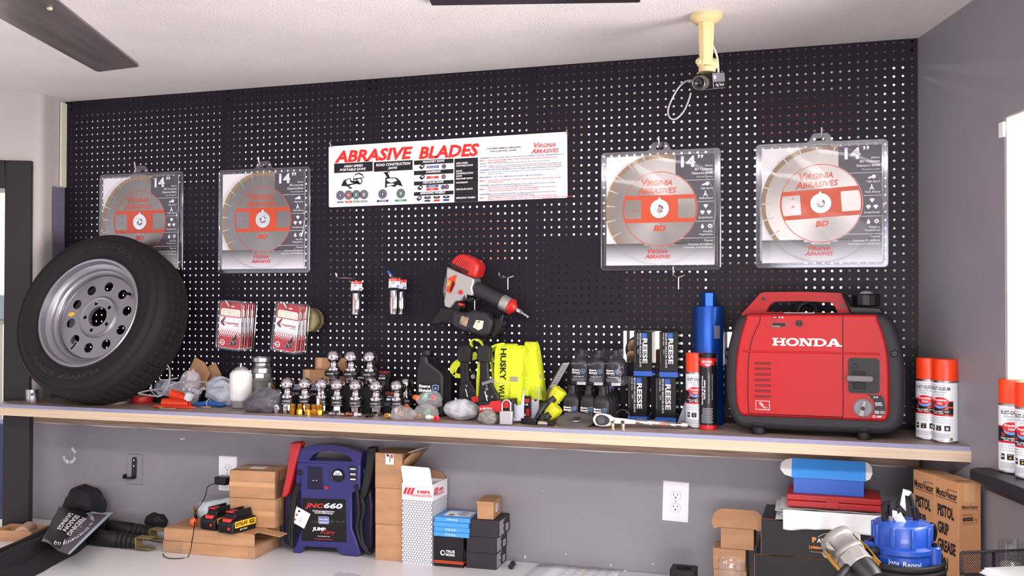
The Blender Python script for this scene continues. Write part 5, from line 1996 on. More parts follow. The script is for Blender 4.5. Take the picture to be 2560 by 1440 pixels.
mb.tube([(p.x - x0, p.y - ys, p.z - ZS), (q.x - x0, q.y - ys, q.z - ZS)], .0018, CHROME, 8)
mb.build('bolt', t)
HRED = M('husky_red', (190, 26, 30), .4)
mb = MB()
tri = [at(px, py, -.262) for px, py in ((1196, 1004), (1282, 998), (1282, 1046), (1200, 1050))]
mb.prism([(p.x - x0, max(.001, p.z - ZS)) for p in tri], -.05, 0, BPLAS, FR(-.262 - ys))
mb.build('tray', t, bevel=.002)
mb = MB()
pl_ = lambda *q: [(at(px, py, -.263).x - x0, at(px, py, -.263).z - ZS) for px, py in q]
Tt = FR(-.263 - ys)
mb.plate([pl_((1198, 1014), (1222, 1012), (1228, 1003), (1252, 1001), (1252, 1030), (1198, 1030))], 0, HRED, Tt)
mb.plate([pl_((1253, 1004), (1272, 1003), (1272, 1020), (1253, 1020))], 0, HRED, Tt)
p = pl_((1199, 1024), (1231, 1018))
mb.tx('HUSKY', p[0][0] + .010, p[0][1], .0075, WHITE, FR(-.2636 - ys), w=.032, shear=.2, bold=.04)
mb.plate([[(p[0][0] + .000, p[0][1] + .001), (p[0][0] + .004, p[0][1] + .006), (p[0][0] + .008, p[0][1] + .003), (p[0][0] + .004, p[0][1])]], 0, WHITE, FR(-.2636 - ys))
mb.build('tray_print', t)
mb = MB()
q = [at(px, py, -.245) for px, py in ((1284, 1006), (1291, 1014), (1302, 1011), (1311, 970), (1309, 1052), (1282, 1052))]
mb.prism([(p.x - x0, max(.0008, p.z - ZS)) for p in q], -.002, 0, M('card_back', (184, 184, 200), .6), FR(-.245 - ys))
for i in range(12):
 z_ = .008 + i * .0042
 mb.rect(u(1287), u(1303), z_, z_ + .0012, GREY, FR(-.2456 - ys))
mb.build('card_back', t)
# far pack
x1_ = x0
t = thing('ratchet_strap', 'yellow ratchet strap pack behind and right of the lettered one', 'ratchet strap', (x0, ys, ZS), 0, 'ratchet strap packs')
mb = MB()
for k_ in range(6):
 g = k_ * .005
 sk = .018
 pts = smooth_path([(sk, .055 + g, Zp(1000)), (sk * .8, .045 + g, zt_ * .5), (.002, .05 + g, zt_ - .05), (-.004, .065, zt_ + .001 - g), (-.002, .09 - g, zt_ - .01 - g), (.008, .11 - g, zt_ * .6), (sk, .11 - g, Zp(1005))], 6)
 band(mb, u(1300) + .0 * k_, u(1330), pts, .004, YEL)
mb.build('webbing', t)
mb = MB()
band(mb, u(1318) + .014, u(1334) + .013, [(0, .0455, Zp(946)), (0, .0445, Zp(938))], .002, M('silver_band', (170, 160, 140)))
mb.build('label_band', t)
mb = MB()
mb.tube(smooth_path(lp((1140, 930, -.13), (1133, 925, -.13), (1140, 912, -.13), (1160, 900, -.12), (1192, 888, -.12)), 6), .01, YEL, 4, flat=(.002, .012))
mb.tube(smooth_path(lp((1134, 934, -.13), (1150, 940, -.13), (1180, 933, -.13)), 6), .01, YEL, 4, flat=(.002, .007))
mb.tube(smooth_path(lp((1181, 868, -.11), (1178, 855, -.11), (1190, 848, -.11), (1203, 856, -.11), (1210, 872, -.1)), 6), .01, YEL, 4, flat=(.009, .002))
mb.build('webbing', t)
mb = MB()
ratchet(mb, 1163, -.175)
p = [at(px, py, -.15) for px, py in ((1150, 975), (1160, 940), (1185, 925), (1195, 960), (1195, 1000), (1150, 1000))]
mb.prism([(q.x - x0, q.z - ZS) for q in p], -.01, 0, BPLAS, FR(-.15 - ys))
mb.build('ratchet_handle', t, bevel=.004, seg=3)
mb = MB()
for px, py, y, r_ in ((1184, 941, -.17, .009), (1168, 964, -.19, .004), (1169, 982, -.19, .003)):
 p = at(px, py, y)
 mb.lathe([(0, 0), (r_, 0), (r_, .006), (r_ * .9, .007), (0, .007)], CHROME, TR(p.x - x0, p.y - ys, p.z - ZS) @ FR(0), 6 if r_ > .008 else 12)
p, q = at(1164, 972, -.195), at(1171, 1000, -.195)
mb.tube([(p.x - x0, p.y - ys, p.z - ZS), (q.x - x0, q.y - ys, q.z - ZS)], .0018, CHROME, 8)
mb.build('bolt', t)
mb = MB()
tri = [at(px, py, -.20) for px, py in ((1148, 996), (1208, 984), (1208, 1034), (1150, 1036))]
mb.prism([(p.x - x0, max(.001, p.z - ZS)) for p in tri], -.03, 0, BPLAS, FR(-.20 - ys))
tri = [at(px, py, -.2005) for px, py in ((1178, 992), (1206, 990), (1206, 1003), (1180, 1006))]
mb.plate([[(p.x - x0, p.z - ZS) for p in tri]], 0, HRED, FR(-.2008 - ys))
mb.build('tray', t)
mb = MB()
q = [at(px, py, -.17) for px, py in ((1330, 995), (1338, 1004), (1344, 1000), (1347, 966), (1349, 970), (1346, 1048), (1316, 1050))]
mb.prism([(p.x - x0, max(.0008, p.z - ZS)) for p in q], -.002, 0, M('card_back', (184, 184, 200)), FR(-.17 - ys))
mb.build('card_back', t)
mb = MB()
q = [at(px, py, -.19) for px, py in ((1306, 990), (1325, 991), (1325, 1042), (1305, 1044))]
mb.prism([(p.x - x0, max(.001, p.z - ZS)) for p in q], -.015, 0, BPLAS, FR(-.19 - ys))
tq = lambda *q: [(at(px, py, -.191).x - x0, at(px, py, -.191).z - ZS) for px, py in q]
mb.plate([tq((1307, 997), (1323, 997), (1323, 1006), (1307, 1006))], 0, HRED, FR(-.191 - ys))
mb.plate([tq((1315, 1022), (1323, 1022), (1323, 1041), (1315, 1041))], 0, HRED, FR(-.191 - ys))
p = tq((1306, 1013), (1320, 1013))
mb.tx('33 LB', p[0][0], p[0][1], .006, WHITE, FR(-.191 - ys), w=p[1][0] - p[0][0], bold=.03)
p = tq((1307, 1040), (1314, 1040))
mb.rect(p[0][0], p[1][0], p[0][1], p[0][1] + .008, WHITE, FR(-.191 - ys))
mb.build('info_panel', t)
# ---- zip bags with fittings, bubble wrap, grey bag, padlock
ZIP = poly_bag('zip_bag_film', (222, 220, 222), .15, (40, .5))
def zipbag(label, px, py, c, r, seed, mat=ZIP, name='zip_bag', dy=0.0, amp=.22):
 p = on(px, py, ZS)
 mb = MB()
 crumple(mb, c, r, amp, 2.4, mat, seed=seed, floor=.0008)
 o = mb.build(name, sub=1)
 o.location = (p.x, p.y + dy, ZS)
 tag(o, label, 'bag')
 return p
zipbag('clear zip bag with brass fittings at the shelf edge, right of the trailer balls', 1000, 1051, (0, .02, .018), (.044, .026, .026), 31)
zipbag('clear zip bag with a threaded adapter, left of the bubble wrap bundle', 1058, 1052, (0, .02, .020), (.048, .026, .030), 35)
zipbag('clear zip bag with coloured connectors leaning against the oil bottle', 1062, 1050, (0, .040, .060), (.046, .018, .030), 39)
PL = 'loose fittings in the zip bags'
for i, (px, py, z_, m, lb, rx) in enumerate(((965, 1048, .008, BRASS, 'brass fitting in the zip bag right of the trailer balls, left one', 70), (1000, 1046, .012, BRASS, 'large brass fitting in the zip bag right of the trailer balls', 40),
           (1043, 1050, .011, M('bronze', (170, 116, 70), .35, .9), 'bronze threaded adapter in the zip bag left of the bubble wrap', 85), (1012, 1038, .028, M('orange_plug', (226, 110, 50), .4), 'orange connector in the zip bag above the brass fittings', 60),
           (1037, 1045, .066, M('orange_plug', (226, 110, 50)), 'orange connector in the upper zip bag', 110), (1060, 1045, .068, M('mint_plug', (130, 200, 180), .4), 'mint green connector in the upper zip bag', 60),
           (1080, 1046, .066, M('red_plug', (200, 40, 44), .4), 'red connector in the upper zip bag', 100), (1066, 1048, .022, M('green_plug', (70, 150, 110), .4), 'green connector in the zip bag left of the bubble wrap', 80),
           (1070, 1052, .008, M('cream_plug', (226, 220, 206), .4), 'cream connector at the bottom of the zip bag left of the bubble wrap', 30), (1094, 1040, .030, M('orange_plug', (226, 110, 50)), 'orange connector at the left edge of the bubble wrap bundle', 20),
           (1088, 1054, .007, M('red_plug', (200, 40, 44)), 'red connector on the shelf left of the bubble wrap bundle', 90))):
 p = on(px, py, ZS)
 mb = MB()
 mb.lathe([(.003, -.012), (.006, -.012), (.0062, -.004), (.009, -.003), (.009, .004), (.0065, .005), (.0065, .012), (.003, .012), (.003, -.012)], m, None, 6 if m in (BRASS,) else 14)
 o = mb.build('pipe_connector', smooth=25)
 o.location = (p.x, p.y + .012, ZS + max(z_, .0095))
 o.rotation_euler = (R(rx), R(35 * i), 0)
 tag(o, lb, 'connector', PL)
BUB = M('bubble_wrap', (184, 186, 192), .28, bump=(240, .7, .003), vary=(40, .16))
p = on(1143, 1054, ZS)
mb = MB()
crumple(mb, (0, .04, .034), (.062, .038, .036), .16, 2.0, BUB, seed=51, floor=.0)
o = mb.build('wrapped_bundle', sub=1)
o.location = (p.x, p.y, ZS)
tag(o, 'large bundle in bubble wrap at the shelf edge before the yellow straps', 'bundle')
zipbag('small grey plastic bag between the bubble wrap bundle and the padlock', 1216, 1061, (0, .022, .018), (.034, .024, .026), 61, poly_bag('smoky_film', (150, 145, 140), .7, (60, 1.0)), 'plastic_bag')
p = on(1264, 1063, ZS)
t = thing('padlock', 'brushed steel padlock standing upright in front of the red strap tray', 'padlock', (p.x, p.y + .008, ZS), 6)
mb = MB()
mb.bx(-.021, .021, -.009, .009, 0, .044, ZINC)
mb.build('body', t, bevel=.003, seg=3)
mb = MB()
mb.tube([(-.0135, 0, .040), (-.0135, 0, .064)] + [(.0135 * math.cos(R(180 - a_)), 0, .064 + .0135 * math.sin(R(a_))) for a_ in range(15, 180, 15)] + [(.0135, 0, .064), (.0135, 0, .040)], .0034, CHROME, 10)
mb.build('shackle', t)
# ---- leaning flat package, dark tool, yellow plugs
A_, B_ = at(1405, 907, -.10), at(1335, 1046, -.24)
t = thing('leaning_package', 'flat clear packaged blade leaning diagonally between the straps and the small bottles', 'package', (0, 0, 0))
mb = MB()
cor = [at(1405, 908, -.035), at(1424, 906, -.02), at(1345, 1046, -.10), at(1328, 1046, -.115)]
nrm = (cor[1] - cor[0]).cross(cor[3] - cor[0]).normalized() * .006
mb.add([p + nrm * k_ for k_ in (-1, 1) for p in cor], [(0, 1, 2, 3), (7, 6, 5, 4), (0, 4, 5, 1), (1, 5, 6, 2), (2, 6, 7, 3), (3, 7, 4, 0)], M('package_olive', (120, 112, 90), .4))
mb.build('blade_card', t)
mb = MB()
L = lambda f_, g_: cor[0] * (1 - f_) * (1 - g_) + cor[1] * f_ * (1 - g_) + cor[3] * (1 - f_) * g_ + cor[2] * f_ * g_ - nrm * (1.1 if nrm.y > 0 else -1.1)
mb.add([L(.1, .0), L(.95, .0), L(.9, .45), L(.1, .45)], [(0, 1, 2, 3)], M('package_paper', (196, 198, 204), .5))
for i in range(9):
 g_ = .05 + i * .04
 o_ = -nrm * (.1 if nrm.y > 0 else -.1)
 mb.add([L(.2, g_) + o_, L(.8, g_) + o_, L(.8, g_ + .015) + o_, L(.2, g_ + .015) + o_], [(0, 1, 2, 3)], GREY)
mb.build('printed_panel', t)
p = on(1318, 1060, ZS)
mb = MB()
mb.bx(-.018, .035, -.008, .016, 0, .002, DKSTEEL)
mb.bx(-.018, .035, -.008, .016, .016, .018, DKSTEEL)
mb.bx(-.018, .035, .014, .016, 0, .018, DKSTEEL)
mb.bx(-.018, .035, -.008, -.006, 0, .018, DKSTEEL)
o = mb.build('steel_channel', bevel=.001)
o.location = (p.x, p.y, ZS)
o.rotation_euler = (0, 0, R(-12))
tag(o, 'short dark square steel tube lying right of the padlock', 'tube')
YP = M('yellow_plug', (196, 196, 36), .45)
GC = M('plug_cable_grey', (58, 56, 62), .5)
for i, (px, py, zc, ex, lb, ang) in enumerate(((1389, 1057, .086, (1338, 1060), 'yellow plug adapter with a grey lead, upper of two', 28), (1378, 1059, .036, (1352, 1063), 'yellow plug adapter with a grey lead, lower of two', 20))):
 p = on(px, py, ZS)
 t = thing('plug_adapter', lb, 'plug', (p.x, p.y, ZS), 0, 'yellow plug adapters')
 mb = MB()
 Tm = TR(0, .012, zc) @ YR(-ang)
 mb.lathe([(0, -.024), (.017, -.024), (.0195, -.018), (.024, -.006), (.0255, .016), (.024, .024), (0, .024)], YP, Tm @ YR(62), 8)
 mb.build('head', t, bevel=.002, smooth=30)
 mb = MB()
 q = on(ex[0], ex[1], ZS) - V(t.location)
 d0 = Tm @ V((-.012, -.016, -.006))
 pth = smooth_path([d0 + V((.006, 0, .004)), d0 + V((-.012, -.010, -.012)), d0 * .5 + V((q.x * .5 - .004, q.y * .5, .014)), V((q.x, q.y, .0075))], 7)
 n_ = len(pth)
 mb.tube(pth, [(.0105 if j < n_ * .35 else .0075) + (.0012 if j % 2 and j < n_ * .75 else 0) for j in range(n_)], GC, 10)
 mb.build('lead', t)
p = on(1366, 1066, ZS)
t = thing('ratchet_extension', 'chrome and black tool handle lying at the shelf edge left of the round dark disc', 'tool', (p.x, p.y, ZS + .008), 0)
mb = MB()
mb.lathe([(0, -.026), (.0075, -.026), (.008, -.024), (.008, .002), (.006, .004), (0, .004)], CHROME, YR(90), 16)
mb.build('barrel', t)
mb = MB()
mb.lathe([(0, .004), (.0055, .004), (.0062, .014), (.0055, .026), (0, .028)], BPLAS, YR(90), 14)
mb.build('grip', t)
# ---- small oil bottles: lower rows and shrink-wrapped pack
sb = None
SBG = 'small black oil bottles'
BW2 = .0530
blue = M('blue_cap', (64, 60, 140), .4)
rows_ = [(1406, 1040, 'left column'), (1448, 1042, 'middle column'), (1481, 1046, 'right column')]
for ci, (px, py, nm) in enumerate(rows_):
 for k_, nth in enumerate(('front', 'second', 'third', 'last')):
  y = -.186 + k_ * .0445 - (.026 if ci == 2 else 0)
  xx = at((1406, 1447, 1478)[ci], 1040, -.186 - (.026 if ci == 2 else 0)).x + (.0015 if ci == 1 else .004 if ci == 2 else 0)
  lb = '%s small black oil bottle in the %s under the shrink-wrapped pack' % (nth, nm)
  bl_ = blue if (ci, k_) in ((1, 2), (2, 2), (2, 3)) else BPLAS
  tt = oil_bottle('small_oil_bottle', lb, (xx, y, ZS), BW2, .042, .120, False, 0, SBG, bl_)
T0 = V((at(1428, 960, -.165).x, -.168, ZS + .1212))
for ci, nm in enumerate(('left', 'middle', 'right')):
 for k_, nth in enumerate(('front', 'back')):
  oil_bottle('small_oil_bottle', '%s %s small oil bottle inside the shrink-wrapped pack' % (nth, nm), (T0.x + ci * .0552, T0.y + k_ * .046, T0.z), .0535, .043, .110, False, 0, SBG)
mb = MB()
W_, D_, H_ = .168, .092, .112
n1, n2 = 36, 10
def wrapf(i, j):
 s_ = i / n1 * 2 * (W_ + D_)
 if s_ < W_:
  x, y, nx, ny = s_, 0, 0, -1
 elif s_ < W_ + D_:
  x, y, nx, ny = W_, s_ - W_, 1, 0
 elif s_ < 2 * W_ + D_:
  x, y, nx, ny = W_ - (s_ - W_ - D_), D_, 0, 1
 else:
  x, y, nx, ny = 0, D_ - (s_ - 2 * W_ - D_), -1, 0
 h = j / n2
 neck = max(0, (h - .60) / .4)
 dip = abs(math.sin(PI * (x / (W_ / 3)))) if ny else 1
 inn = neck * .016 + neck * .010 * (1 - dip)
 cr = .002 * noise.noise(V((x * 70, y * 70, h * 9)))
 xx = x - nx * (inn - cr) + (0 if nx else (W_ / 2 - x) * .10 * neck)
 yy = y - ny * (inn - cr) + (0 if ny else (D_ / 2 - y) * .2 * neck)
 zz = H_ * h * (1 - .07 * neck * (1 - dip))
 return V((xx - .001 - .0005 * ny, yy - .0015, zz))
v = [wrapf(i, j) for j in range(n2 + 1) for i in range(n1)]
f = [(j * n1 + i, j * n1 + (i + 1) % n1, (j + 1) * n1 + (i + 1) % n1, (j + 1) * n1 + i) for j in range(n2) for i in range(n1)]
f.append(tuple(n2 * n1 + i for i in range(n1)))
mb.add(v, f, clear('shrink_wrap_film', (.9, .9, .92), .03, .6, .10, (50, .35)))
o = mb.build('shrink_wrap')
o.location = T0
tag(o, 'crinkled clear shrink wrap around the upper six small oil bottles', 'wrap')
# ---- domed disc, ratchet, brass fittings, wire
p = on(1434, 1066, ZS)
t = thing('cutting_disc', 'dark domed grinding disc leaning in front of the small bottles', 'disc', (p.x, p.y, ZS + .002), 0)
mb = MB()
DG = M('disc_grey', (84, 80, 82), .6, bump=(400, .2))
Td = TR(0, .034, .012) @ XR(19)
mb.lathe([(.011, .004), (.020, .004), (.032, .010), (.058, .005), (.062, .003), (.061, .0), (.030, .006), (.018, .0), (.011, .0), (.011, .004)], DG, Td, 48)
mb.build('wheel', t)
mb = MB()
mb.lathe([(.011, .0045), (.016, .0045), (.015, .006), (.011, .006)], ZINC, Td, 28)
mb.build('bore_ring', t)
A_, B_ = on(1504, 1068, ZS), on(1716, 1071, ZS)
d = B_ - A_
ang = math.degrees(math.atan2(d.y, d.x))
L_ = d.length
t = thing('ratchet_wrench', 'large chrome ratchet wrench lying along the shelf edge in front of the black cartons', 'ratchet', (A_.x, A_.y - .004, ZS), ang)
RX = TR(0, 0, .0245) @ YR(3.2) @ XR(90) @ TR(0, 0, -.004)
mb = MB()
hd = [(.052 * math.cos(R(a_)) * .55, .022 * math.sin(R(a_))) for a_ in range(40, 321, 20)]
mb.prism([(.040, .011), (.025, .019), (0, .022), (-.018, .018), (-.026, .006), (-.026, -.006), (-.018, -.018), (0, -.022), (.025, -.019), (.040, -.011)], 0, .022, CHROME, RX)
mb.prism([(.036, .011), (L_ * .42, .0075), (L_ * .42, -.0075), (.036, -.011)], .004, .018, CHROME, RX)
mb.tube([(L_ * .40, 0, .011), (L_ * .42, 0, .011), (L_ * .86, 0, .011), (L_ * .88, 0, .011)], [.0085, .0105, .0105, .008], CHROME, 14, T=RX)
mb.build('body', t, bevel=.003, seg=3)
mb = MB()
mb.prism([(.026 * math.cos(R(q)) * (.72 if math.cos(R(q)) < 0 else 1), .0165 * math.sin(R(q))) for q in range(0, 360, 15)], .0222, .0245, BPLAS, RX)
mb.bx(-.006, .006, -.006, .006, .0245, .032, DKSTEEL, RX)
mb.build('head_cover', t)
mb = MB()
mb.cyl(.011, .0246, .0258, DKSTEEL, RX, 24)
mb.build('side_plate', t)
mb = MB()
mb.tube([(L_ * .88, 0, .011), (L_ * .93, 0, .011)], .0055, CHROME, 10, T=RX)
mb.lathe([(0, 0), (.012, 0), (.013, .004), (.013, .02), (.0, .02)], CHROME, RX @ TR(L_ * .93, 0, .011) @ YR(90), 16)
mb.build('drive_end', t)
mb = MB()
for i, (s_, x, w_) in enumerate((('1/2', .50, .10), ('K-4472', .62, .16), ('PRO', .82, .06))):
 mb.tx(s_, L_ * x, -.0035, .007, M('worn_orange', (200, 110, 60), .5) if i == 1 else WHITE, RX @ TR(0, 0, .0218), w=L_ * w_, bold=.02)
mb.build('lettering', t)
for px, lb in ((1532, 'small brass tube fitting standing before the ratchet wrench, left'), (1558, 'small brass tube fitting standing before the ratchet wrench, right')):
 p = on(px, 1074 + (px - 1532) * .05, ZS)
 mb = MB()
 mb.lathe([(0, 0), (.0075, 0), (.0075, .004), (.005, .005), (.005, .010), (.0065, .011), (.0065, .019), (.004, .020), (0, .020)], M('dull_brass', (186, 168, 140), .35, .9), None, 14)
 o = mb.build('tube_fitting')
 o.location = (p.x, p.y, ZS)
 tag(o, lb, 'fitting', 'brass tube fittings')
p = on(1553, 1058, ZS)
mb = MB()
mb.tor(.022, .0012, WIRE, TR(0, 0, .012) @ XR(60), 32, 6)
o = mb.build('key_ring')
o.location = (p.x, p.y + .02, ZS + .008)
tag(o, 'thin wire ring standing behind the ratchet wrench', 'ring')
# ---- black and blue cartons, two stacks of two
RB = M('sleeve_carton_black', (27, 23, 29), .28)
RBLUE = M('sleeve_carton_blue', (30, 90, 190), .35)
def sleeve_carton(label, px0, px1, pyt, pyb, y, z0):
 a, b = at(px0, pyb, y), at(px1, pyb, y)
 W, H = b.x - a.x, at(px0, pyt, y).z - z0
 t = thing('sleeve_carton', label, 'box', (a.x, y, z0), 0, 'stacked black and blue cartons')
 D = .066
 mb = MB()
 th = .0016
 zb = H * .115
 mb.bx(0, W, 0, D, zb, H, RB)
 mb.build('body', t, bevel=.0012)
 mb = MB()
 mb.bx(-.0002, W + .0002, -.0002, D + .0002, 0, zb, RBLUE)
 mb.build('blue_base', t, bevel=.0008)
 mb = MB()
 T = FR(-.0007)
 mb.rect(W * .46, W * .72, H * .86, H * .965, RBLUE, T)
 mb.tx('REESE', W * .50, H * .845, W * .26, WHITE, T, w=H * .56, rot=-90, bold=.03)
 mb.tx('RECEIVER REDUCER SLEEVE', W * .33, H * .965, W * .085, WHITE, T, w=H * .76, rot=-90, bold=.01)
 mb.tx('OTHER THAN', W * .20, H * .965, W * .06, WHITE, T, w=H * .27, rot=-90)
 mb.tx('5/8 IN', W * .22, H * .60, W * .06, WHITE, T, w=H * .09, rot=-90)
 mb.rect(W * .07, W * .085, H * .30, H * .95, GREY, T)
 mb.build('print', t)
 return t, W, H
z1 = ZS
_, W, H1 = sleeve_carton('lower left black carton with blue base, under the upper left one', 1569, 1617, 940, 1050, -.075, ZS)
_, _, H2 = sleeve_carton('lower right black carton with blue base, nearest the core bit', 1638, 1690, 943, 1054, -.075, ZS)
sleeve_carton('upper left black carton with blue base, before the pegboard opening', 1584, 1630, 829, 938, -.072, ZS + H1 + .0005)
sleeve_carton('upper right black carton with blue base, just left of the core bit', 1648, 1695, 829, 941, -.072, ZS + H2 + .0005)
# dark folded plastic behind the spray can
p = at(1712, 1055, -.12)
mb = MB()
mb.prism([(-.026, 0), (.022, 0), (.022, .085), (.012, .105), (-.004, .060)], -.006, 0, M('grey_sheet', (132, 130, 142), .5), FR(0))
o = mb.build('grey_flap', bevel=.002)
o.location = (p.x, -.125, ZS)
tag(o, 'grey plastic flap standing between the black cartons and the paint can', 'plastic')
# ---- blue core bit
CB = M('anodised_blue', (24, 74, 160), .3, .6)
a, b = at(1733, 900, -.056), at(1811, 900, -.056)
r_ = (b.x - a.x) / 2 * .99
zt1, zt0 = at(1770, 766, -.056).z, at(1770, 731, -.056).z
t = thing('core_bit', 'tall blue diamond core drill bit standing by the red generator', 'core bit', ((a.x + b.x) / 2, -.056, ZS))
mb = MB()
mb.lathe([(r_ * .93, .0), (r_, 0), (r_, zt1 - ZS - .002), (r_ * .98, zt1 - ZS), (r_ * .4, zt1 - ZS), (0, zt1 - ZS)], CB, None, 56)
mb.build('barrel', t)
mb = MB()
h_ = zt0 - zt1
mb.lathe([(r_ * .50, zt1 - ZS - .001), (r_ * .50, zt1 - ZS + h_ * .94), (r_ * .47, zt1 - ZS + h_), (r_ * .30, zt1 - ZS + h_), (r_ * .30, zt1 - ZS + h_ * .4), (0, zt1 - ZS + h_ * .4)], CB, ZR(10), 6)
mb.build('hex_hub', t, smooth=20, bevel=.0012)
mb = MB()
def wrapb(v):
 a_ = R(38) + v.x / r_
 return V((r_ * 1.004 * math.sin(a_), -r_ * 1.004 * math.cos(a_), v.y))
mb.rect(-.010, .012, .27, .31, M('worn_tan', (120, 120, 150), .5, .3), None, fn=wrapb, nx=6)
mb.build('worn_label', t)
# ---- cans
CANW = M('can_white', (228, 230, 234), .32)
CORNG = M('cap_orange', (240, 62, 20), .38)
CANBLK = M('can_label_black', (36, 30, 42), .35)
CANRED = M('can_label_red', (206, 24, 32), .35)
CANBLU = M('can_label_blue', (90, 150, 220), .35)
def spray_can():
 r, h = .0330, .170
 t = thing('spray_can', '', 'spray can', (0, 0, 0), 0)
 mb = MB()
 mb.lathe([(0, .002), (r * .8, .002), (r * .97, 0), (r, .002), (r, .004), (r * .985, .006)], ZINC, None, 40)
 mb.lathe([(r * .985, h - .006), (r, h - .004), (r, h - .001), (r * .9, h + .003), (r * .5, h + .006), (0, h + .006)], ZINC, None, 40)
 mb.build('rim', t)
 mb = MB()
 mb.lathe([(r * .985, .005), (r * .985, h - .005)], CANW, None, 48)
 mb.build('body', t)
 mb = MB()
 mb.lathe([(r * .97, h - .001), (r * .965, h + .028), (r * .955, h + .054), (r * .92, h + .0575), (r * .4, h + .0585), (0, h + .0585)], CORNG, None, 48)
 mb.build('cap', t, bevel=0)
 mb = MB()
 rc = r * .9615
 def wc_(v):
  a_ = v.x / rc
  return V((rc * 1.004 * math.sin(a_), -rc * 1.004 * math.cos(a_), v.y))
 mb.add(*fill_mesh([[(-.012, h + .0555), (.016, h + .0555), (.013, h + .044), (.009, h + .036), (.002, h + .034), (-.005, h + .042)]]), M('cap_notch', (150, 36, 14), .5), None, wc_)
 mb.build('cap_notch', t)
 mb = MB()
 rr = r * .985
 def wl(k_):
  def fn(v):
   a_ = v.x / rr
   return V((rr * k_ * math.sin(a_), -rr * k_ * math.cos(a_), v.y))
  return fn
 f1, f2, f3 = wl(1.004), wl(1.008), wl(1.012)
 mb.rect(-.052, .030, .078, .112, CANBLK, None, f1, nx=24)
 mb.rect(-.052, .030, .1115, .1150, CANRED, None, f1, nx=24)
 mb.rect(-.052, .030, .0735, .0785, CANRED, None, f1, nx=24)
 mb.oval(-.006, .1130, .0235, .0125, CANRED, f2)
 mb.oval(-.006, .1060, .020, .012, CANBLU, wl(1.006))
 mb.tx('RUST-OLEUM', -.006, .1435, .0095, M('can_navy', (34, 34, 60), .4), None, w=.054, al='C', bold=.03, fn=f1)
 mb.tx('TRUSTED QUALITY SINCE 1921', -.006, .1560, .0022, CANRED, None, w=.048, al='C', fn=f1)
 mb.tx('INDUSTRIAL', -.006, .1360, .0047, M('can_navy', (34, 34, 60)), None, w=.038, al='C', fn=f1)
 mb.tx('CHOICE', -.006, .1290, .0047, M('can_navy', (34, 34, 60)), None, w=.023, al='C', fn=f1)
 mb.tx('Precision', -.006, .1140, .0064, WHITE, None, w=.034, al='C', bold=.03, fn=f3)
 mb.tx('Line', -.006, .1055, .0064, WHITE, None, w=.015, al='C', bold=.03, fn=f3)
 mb.tx('36"', -.034, .0890, .0105, CORNG, None, w=.016, shear=.25, fn=f2)
 mb.strip(((-.004, .0872), (.0175, .0935)), ((-.004, .0885), (.014, .0972)), CORNG, f2)
 mb.strip(((.004, .0978), (.028, .0960)), ((.005, .1002), (.029, .0995)), CORNG, f2)
 mb.strip(((.016, .0880), (.027, .0972)), ((.018, .0900), (.0285, .0992)), CORNG, f2)
 mb.tx('STREETS . PAVEMENT . GRASS', -.034, .0840, .0030, WHITE, None, w=.052, bold=.03, fn=f2)
 mb.tx('GRAVEL . GRADE', -.026, .0795, .0030, WHITE, None, w=.030, bold=.03, fn=f2)
 for i, s_ in enumerate(('Inverted Marking Paint', 'Pintura Para Marcar en Invertido', 'Peinture de Marquage Inverse')):
  mb.tx(s_, -.036, .0670 - i * .0062, .0037, GREY, None, w=.046 + .008 * (i > 0), fn=f1)
 for i, (x, s_) in enumerate(((-.034, '2x'), (-.017, ''), (.006, ''))):
  w_ = .011 if i < 1 else .015
  mb.rect(x, x + w_, .0330, .0475, BLACK, None, f1, nx=4)
  if s_:
   mb.tx(s_, x + w_ / 2, .0385, .0062, WHITE, None, al='C', bold=.03, fn=f2)
 mb.add(*fill_mesh([circ(.0035, 14, .0135, .0395)]), WHITE, None, f2)
 mb.add(*fill_mesh([circ(.0025, 12, -.0095, .0380)]), M('gold_dot', (214, 170, 40)), None, f2)
 mb.tx('READY', -.0095, .0435, .0024, WHITE, None, al='C', fn=f2)
 for i in range(7):
  mb.rect(-.036, .018 - (.01 if i == 6 else 0), .0255 - i * .0021, .0265 - i * .0021, M('fine_print', (150, 152, 162)), None, f1, nx=12)
 mb.tx('NET WT 17 OZ. (482G)', -.030, .0065, .0030, GREY, None, w=.034, fn=f1)
 mb.rect(.020, .028, .0075, .0155, M('olive_print', (120, 116, 60)), None, f1, nx=3)
 mb.build('printed_label', t)
 return t
sc_ = spray_can()
CG = 'orange capped marking paint cans'
yaw0 = 18
def put_can(px, py, z, label, first=False, turn=0.0, y=None):
 p = on(px, py, z)
 a_ = math.degrees(math.atan2(p.x - CAM.x, p.y - CAM.y))
 if first:
  sc_.location, sc_.rotation_euler = (p.x, p.y, z), (0, 0, R(-a_ + turn))
  sc_['label'], sc_['group'] = label, CG
 else:
  o = dup(sc_, (p.x, p.y, z), -a_ + turn, label)
  o['group'] = CG
put_can(1741, 1067.5, ZS, 'orange capped paint can behind the black grease tube', True, 4)
put_can(2320, 1097, ZS, 'orange capped paint can at the shelf end, rear one against the pegboard corner', turn=-4)
put_can(2364, 1104.5, ZS, 'orange capped paint can at the shelf end, front one', turn=-16)
put_can(2533, 1180, WZ0 + .0005, 'orange capped paint can on the black window sill, fully in view', turn=6)
p = on(2533, 1180, WZ0)
q = p + wd * .083
o = dup(sc_, (q.x, q.y, WZ0 + .0005), -24, 'orange capped paint can on the black window sill, cut by the right picture edge')
o['group'] = CG
